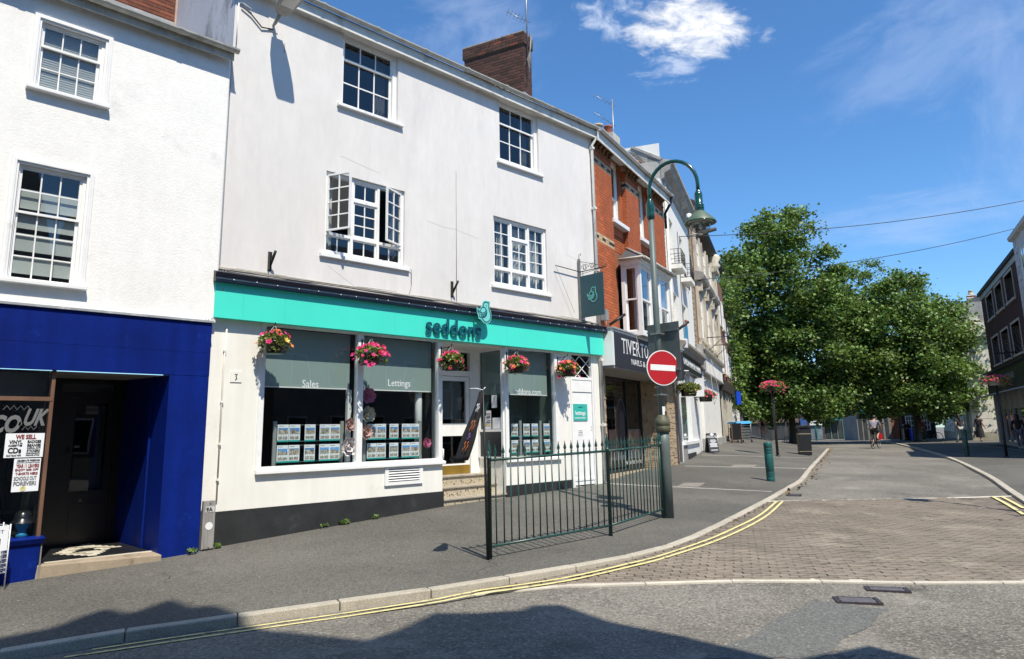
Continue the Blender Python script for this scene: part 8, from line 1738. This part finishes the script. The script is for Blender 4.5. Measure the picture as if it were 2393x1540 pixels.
def person(P, h, face, label, pose, skin=SKIN, female=False):
    """figure of height h standing at P; local -y is forward. pose holds joint offsets in units of the standing height"""
    t = thing('person', label, 'person', P, face, None); u = h; J = {}
    D = dict(hip=(0, 0, .51), sp=(0, .0, .62), ch=(0, .0, .73), nk=(0, 0, .825), hd=(0, -.01, .88), ht=(0, -.005, .965),
             shL=(.105, 0, .80), elL=(.135, .02, .63), wrL=(.145, -.03, .49), shR=(-.105, 0, .80), elR=(-.135, .02, .63), wrR=(-.145, -.03, .49),
             hpL=(.052, 0, .50), knL=(.055, -.01, .27), anL=(.055, .01, .045), toL=(.06, -.085, .015), hpR=(-.052, 0, .50), knR=(-.055, -.01, .27), anR=(-.055, .01, .045), toR=(-.06, -.085, .015))
    D.update(pose.get('J', {}))
    for k, v in D.items(): J[k] = Vector(v)*u
    w = pose.get('w', 1.0); order = list(D); ix = {k: i for i, k in enumerate(order)}
    R = dict(hip=.068*w, sp=.060*w, ch=.066*w, nk=.030, hd=.052, ht=.040, shL=.034*w, elL=.024*w, wrL=.016, shR=.034*w, elR=.024*w, wrR=.016, hpL=.052*w, knL=.032*w, anL=.020, toL=.016, hpR=.052*w, knR=.032*w, anR=.020, toR=.016)
    E = [('hip', 'sp'), ('sp', 'ch'), ('ch', 'nk'), ('nk', 'hd'), ('hd', 'ht'), ('ch', 'shL'), ('shL', 'elL'), ('elL', 'wrL'), ('ch', 'shR'), ('shR', 'elR'), ('elR', 'wrR'), ('hip', 'hpL'), ('hpL', 'knL'), ('knL', 'anL'), ('anL', 'toL'), ('hip', 'hpR'), ('hpR', 'knR'), ('knR', 'anR'), ('anR', 'toR')]
    nodes = [(tuple(J[k]), R[k]*u) for k in order]; edges = [(ix[a], ix[b]) for a, b in E]
    for s_ in 'LR':                                                      # hand: palm and five fingers
        wr, el = J['wr'+s_], J['el'+s_]; d = (wr-el).normalized(); sd = d.cross(Vector((0, 1, 0))).normalized() if abs(d.y) < .9 else Vector((1, 0, 0)); pb = len(nodes); palm = wr+d*.035*u; nodes.append((tuple(palm), .017*u)); edges.append((ix['wr'+s_], pb))
        for k in range(4): n0 = len(nodes); b_ = palm+Vector((0, (k-1.5)*.010*u, 0))+d*.018*u; nodes += [(tuple(b_), .0055*u), (tuple(b_+d*(.030-.004*abs(k-1))*u+Vector((0, -.006*u, 0))), .004*u)]; edges += [(pb, n0), (n0, n0+1)]
        n0 = len(nodes); nodes += [(tuple(palm+Vector((0, -.020*u, 0))), .006*u), (tuple(palm+Vector((0, -.030*u, 0))+d*.018*u), .0045*u)]; edges += [(pb, n0), (n0, n0+1)]
    skin_mesh('body', nodes, edges, skin, t, 1)
    hd = J['hd']+Vector((0, 0, .02*u))
    g = MB()
    for sx_ in (-1, 1): g.lathe([(.001, -.006), (.006, -.003), (.006, .003), (.001, .006)], (hd.x+sx_*.020*u, hd.y-.050*u, hd.z+.006*u), 6)
    g.build('eyes', BLACK, t); g = MB(); g.tube([(hd.x, hd.y-.048*u, hd.z+.004*u), (hd.x, hd.y-.064*u, hd.z-.014*u)], [.004*u, .007*u], 6); g.build('nose', skin, t); g = MB(); g.box(hd.x-.014*u, hd.x+.014*u, hd.y-.053*u, hd.y-.045*u, hd.z-.030*u, hd.z-.025*u); g.build('mouth', mat('lips', (.35, .10, .09), .5), t)
    def cloth(name, chain, m_, inflate, sub=1):
        ks = []; 
        for c in chain:
            for k in c:
                if k[0] not in ks: ks.append(k[0])
        ii = {k: i for i, k in enumerate(ks)}; rad_ = {}
        pos = {}
        for c in chain:
            for k in c: pos[k[0]] = k[1]; rad_[k[0]] = k[2]
        ns = [(tuple(pos[k]), rad_[k]) for k in ks]; es = []
        for c in chain:
            for a, b in zip(c, c[1:]): es.append((ii[a[0]], ii[b[0]]))
        return skin_mesh(name, ns, es, m_, t, sub)
    top = pose.get('top'); 
    def K(k, f=1.18, to=None, fr=0): p = J[k] if to is None else J[k].lerp(J[to], fr); return (k if to is None else k+to+str(fr), p, R[k]*u*f)
    if top:
        m_, sl = top; sl_ = [K('ch', 1.20), K('shL', 1.22)]+([K('shL', 1.15, 'elL', .55)] if sl >= 1 else [])+([K('elL', 1.25), K('elL', 1.1, 'wrL', .9)] if sl >= 2 else []); sr = [K('ch', 1.20), K('shR', 1.22)]+([K('shR', 1.15, 'elR', .55)] if sl >= 1 else [])+([K('elR', 1.25), K('elR', 1.1, 'wrR', .9)] if sl >= 2 else [])
        base = [('hem', J['hip']+Vector((0, 0, -.02*u)), R['hip']*u*1.22), K('sp', 1.2), K('ch', 1.2)]
        cloth('top', [base] + ([sl_, sr] if sl > 0 else [[K('ch', 1.2), ('strap', J['ch'].lerp(J['nk'], .45), .052*u)]]), m_, 1)
    bt = pose.get('bottom')
    if bt:
        m_, ln = bt; C = []
        for s_ in 'LR':
            c = [('waist', J['hip']+Vector((0, 0, .02*u)), R['hip']*u*1.16), K('hp'+s_, 1.22), K('hp'+s_, 1.05, 'kn'+s_, .55)]
            if ln >= 1: c += [K('kn'+s_, 1.28)]
            if ln >= 2: c += [K('kn'+s_, 1.1, 'an'+s_, .9)]
            C.append(c)
        cloth('trousers' if ln else 'shorts', C, m_, 1)
    if pose.get('dress'):
        m_ = pose['dress']; g = MB(); g.smooth = True; pr = [(.085*w, .50), (.105*w, .40), (.115*w, .28), (.12*w, pose.get('hem', .20))]; n = 16
        for r_, z in [(.072*w, .62), (.07*w, .66)][::-1]+pr:
            for j in range(n): a = 2*math.pi*j/n; g.v.append((r_*u*math.cos(a)*1.05, r_*u*math.sin(a)*.8+J['hip'].y, z*u))
        for i in range(len(pr)+1):
            for j in range(n): a = i*n+j; b = i*n+(j+1) % n; g.face((a, a+n, b+n, b))
        g.build('skirt', m_, t)
    for s_ in 'LR': a, b = J['an'+s_], J['to'+s_]; skin_mesh('shoe', [(tuple(a+Vector((0, .02*u, -.022*u))), .022*u), (tuple(a.lerp(b, .5)+Vector((0, 0, -.010*u))), .024*u), (tuple(b+Vector((0, -.01*u, .002*u))), .018*u)], [(0, 1), (1, 2)], pose.get('shoe', BLACK), t)
    hr = pose.get('hair', (HAIR_D, 'short')); g = MB(); g.smooth = True; c = J['hd'].lerp(J['ht'], .42)+Vector((0, .008*u, .012*u)); n = 14
    prof = [(.001, .062), (.030, .056), (.052, .036), (.060, .008), (.056, -.022)]+([(.058, -.06), (.056, -.12), (.05, -.19), (.02, -.24)] if hr[1] == 'long' else [])
    for r_, z in prof:
        for j in range(n):
            a = 2*math.pi*j/n; y = r_*math.sin(a); 
            if y < 0 and z < .03: y *= .55 if z > -.03 else .05
            g.v.append((c.x+r_*u*math.cos(a)*.92, c.y+y*u+(.016*u if z < -.03 else 0), c.z+z*u))
    for i in range(len(prof)-1):
        for j in range(n): a = i*n+j; b = i*n+(j+1) % n; g.face((a, a+n, b+n, b))
    g.build('hair', hr[0], t)
    if hr[1] == 'bun': g = MB(); g.lathe([(.001, -.03*u), (.028*u, 0), (.001, .03*u)], (c.x, c.y+.05*u, c.z+.05*u), 10); g.build('hair_bun', hr[0], t)
    if pose.get('cap'): g = MB(); g.lathe([(.058*u, -.005*u), (.056*u, .03*u), (.03*u, .062*u), (.001, .068*u)], (c.x, c.y-.004*u, c.z+.008*u), 14, close=False); g.prism([(-.05*u, -.05*u), (.05*u, -.05*u), (.035*u, -.105*u), (-.035*u, -.105*u)], 'z', c.z+.004*u, c.z+.010*u); g.build('cap', pose['cap'], t)
    return t
def facing(P, towards_view=True): d = (CAMP-P); a = math.atan2(d.y, d.x)+math.pi/2; return a if towards_view else a+math.pi
CL = lambda n, c: mat(n, c, .8, .12, 12)
def at(bx, by, ty): P = foot(bx, by); return P, hgt(P, ty)
walkA = dict(knL=(.055, -.07, .28), anL=(.055, -.10, .05), toL=(.06, -.19, .03), knR=(-.055, .00, .27), anR=(-.055, .10, .07), toR=(-.06, .03, .015), elL=(.15, .04, .64), wrL=(.17, -.02, .51), elR=(-.15, .02, .64), wrR=(-.165, -.07, .52))
P, h = at(1783, 1027, 971); p1 = person(P, h, facing(P), 'woman in a black vest and tan shorts walking with a shopping bag', dict(J=walkA, top=(CL('black vest', (.010, .010, .012)), 0), bottom=(CL('tan shorts', (.34, .22, .15)), 0), hair=(HAIR_D, 'bun'), w=1.08))
def bag(P, face, pos, w, hh, m_, label, name='shopping_bag'):
    t = thing(name, label, 'bag', P, face); x, y, z = pos; g = MB(); g.hexa([(x-w*.45, y-.05, z-hh), (x+w*.45, y-.05, z-hh), (x+w*.45, y+.05, z-hh), (x-w*.45, y+.05, z-hh), (x-w/2, y-.04, z-.08), (x+w/2, y-.04, z-.08), (x+w/2, y+.04, z-.08), (x-w/2, y+.04, z-.08)]); g.build('body', m_, t); g = MB(); g.tube([(x-w*.3, y, z-.08), (x-w*.12, y, z+.04), (x+w*.12, y, z+.04), (x+w*.3, y, z-.08)], .01, 5); g.build('handle', m_, t); return t
bag(P, facing(P), (.165*h, -.03*h, .47*h), .26*h/1.65, .36*h/1.65, CL('pale printed bag', (.55, .33, .27)), 'pale pink shopping bag carried by the woman in the black vest')
P, h = at(1764, 1019, 988); person(P, h, facing(P), 'small child in a white top and shorts walking behind the woman', dict(J=walkA, top=(CL('white top', (.70, .70, .68)), 1), bottom=(CL('white shorts', (.62, .62, .6)), 0), hair=(HAIR_D, 'short'), w=1.1))
P, h = at(1823, 1021, 979); person(P, h, facing(P)+.5, 'person in a red cap, white shirt and red shorts beside the flower post', dict(J=dict(walkA, elR=(-.17, -.05, .70), wrR=(-.20, -.08, .78)), top=(CL('white shirt', (.70, .69, .66)), 1), bottom=(CL('red shorts', (.40, .13, .12)), 0), cap=CL('red cap', (.50, .03, .03)), w=1.05))
P, h = at(2246, 1034, 967); person(P, h, facing(P, False)+.6, 'woman with long dark hair and pale trousers behind the dark bollard', dict(J=walkA, top=(CL('dark top', (.02, .02, .025)), 1), bottom=(CL('pale trousers', (.38, .36, .32)), 2), hair=(HAIR_D, 'long'), w=.98), SKIN2)
P, h = at(2292, 1032, 969); person(P, h, facing(P, False)-.5, 'woman in a dark dress walking past the stone bank with a bag', dict(J=walkA, top=(CL('dark dress top', (.018, .016, .02)), 1), dress=CL('dark dress', (.018, .016, .02)), hem=.16, hair=(HAIR_D, 'short'), w=1.22), SKIN2)
bag(P, facing(P, False)-.5, (.17*h, -.08*h, .45*h), .30, .34, CL('brown bag', (.10, .07, .055)), 'brown bag in the hand of the woman in the dark dress')
P, h = at(2386, 1049, 966); person(P, h, facing(P, False)-.2, 'person in dark jacket and jeans at the right edge of the pavement', dict(J=walkA, top=(CL('dark jacket', (.012, .012, .015)), 2), bottom=(CL('faded jeans', (.12, .14, .18)), 2), hair=(HAIR_D, 'long'), shoe=PAPER), SKIN2)
# bicycles
def bicycle(P, face, s_, label, m_):
    t = thing('bicycle', label, 'bicycle', P, face); r_ = .34*s_; wb = .52*s_
    for y, nm in ((-wb, 'wheel'), (wb, 'wheel')):
        w = bpy.data.objects.new('wheel', None); COL.objects.link(w); w.parent = t; OFF[w.name] = Vector((0, 0, 0))
        g = MB(); g.tube([(0, y+r_*math.cos(a*math.pi/14), r_+r_*math.sin(a*math.pi/14)) for a in range(29)], .022*s_, 6, False); g.build('tyre', BLACK, w); g = MB(); g.tube([(0, y+r_*.93*math.cos(a*math.pi/14), r_+r_*.93*math.sin(a*math.pi/14)) for a in range(29)], .010*s_, 5, False); g.build('rim', GALV, w)
        for a in range(9): g = MB(); g.tube([(0, y, r_), (0, y+r_*.92*math.cos(a*.698), r_+r_*.92*math.sin(a*.698))], .0025*s_, 4); g.build('spoke', GALV, w)
    A, B, C_, D = (0, .08*s_, .30*s_), (0, .22*s_, .86*s_), (0, -.36*s_, .84*s_), (0, -.40*s_, .66*s_); g = MB()
    for a, b in ((A, B), (B, C_), (A, D), (C_, D), (A, (0, wb, r_)), (B, (0, wb, r_)), (D, (0, -wb, r_))): g.tube([a, b], .016*s_, 7)
    g.build('frame', m_, t); g = MB(); g.tube([C_, (0, -.38*s_, 1.0*s_)], .014*s_, 6); g.tube([(-.24*s_, -.36*s_, 1.02*s_), (0, -.40*s_, 1.0*s_), (.24*s_, -.36*s_, 1.02*s_)], .014*s_, 6); g.build('handlebar', BLACK, t)
    g = MB(); g.tube([B, (0, .24*s_, .97*s_)], .013*s_, 6); g.hexa([(-.07*s_, .12*s_, .96*s_), (.07*s_, .12*s_, .96*s_), (.08*s_, .36*s_, .97*s_), (-.08*s_, .36*s_, .97*s_), (-.03*s_, .10*s_, 1.0*s_), (.03*s_, .10*s_, 1.0*s_), (.08*s_, .36*s_, 1.02*s_), (-.08*s_, .36*s_, 1.02*s_)]); g.build('saddle', BLACK, t)
    g = MB(); g.lathe([(.09*s_, -.006), (.09*s_, .006)], (0, 0, 0), 14); g.v = [(c+.03, a+.08*s_, b+.30*s_) for a, b, c in g.v]; g.build('chainring', BLACK, t)
    for sx_, dz, dy in ((1, -.16, .04), (-1, .16, -.04)): g = MB(); g.tube([(sx_*.05*s_, .08*s_, .30*s_), (sx_*.07*s_, (.08+dy)*s_, (.30+dz)*s_)], .010*s_, 5); g.box(sx_*.07*s_, sx_*.16*s_, (.08+dy-.04)*s_, (.08+dy+.04)*s_, (.30+dz-.012)*s_, (.30+dz+.012)*s_); g.build('pedal', BLACK, t)
    return t
P = foot(2047, 1048); hc = hgt(P, 971); s_ = hc/1.74; fc = facing(P, False)-.28
bicycle(P, fc, s_, 'black road bicycle ridden away up the middle of the road', BLACK)
hh = 1.76*s_; v = lambda x, y, z: (x/1.76, y/1.76, z/1.76)
person(P, hh, fc, 'cyclist in a grey jersey, black shorts and black helmet riding away', dict(J=dict(hip=v(0, .20, 1.02), sp=v(0, .10, 1.17), ch=v(0, -.03, 1.36), nk=v(0, -.12, 1.50), hd=v(0, -.17, 1.57), ht=v(0, -.18, 1.70), shL=v(.19, -.04, 1.44), elL=v(.27, -.22, 1.22), wrL=v(.24, -.36, 1.06), shR=v(-.19, -.04, 1.44), elR=v(-.27, -.22, 1.22), wrR=v(-.24, -.36, 1.06), hpL=v(.09, .20, 1.0), knL=v(.12, -.18, .72), anL=v(.11, .13, .24), toL=v(.11, .02, .13), hpR=v(-.09, .20, 1.0), knR=v(-.13, -.24, .88), anR=v(-.11, .02, .54), toR=v(-.11, -.12, .47)),
       top=(CL('grey jersey', (.20, .20, .25)), 1), bottom=(CL('black cycling shorts', (.01, .01, .012)), 1), cap=BLACK, w=1.08))
P, h = at(2160, 1032, 975); person(P, h, facing(P)+.9, 'person in a dark jacket with a patterned rucksack standing beside a bicycle in the shade', dict(top=(CL('dark red pattern', (.10, .03, .035)), 2), bottom=(CL('dark trousers', (.02, .02, .022)), 2)), SKIN2)
bicycle(P+Vector((CR.x, CR.y, 0))*.5, facing(P)+1.2, .95, 'dark bicycle held by the person standing in the shade', BLACK)
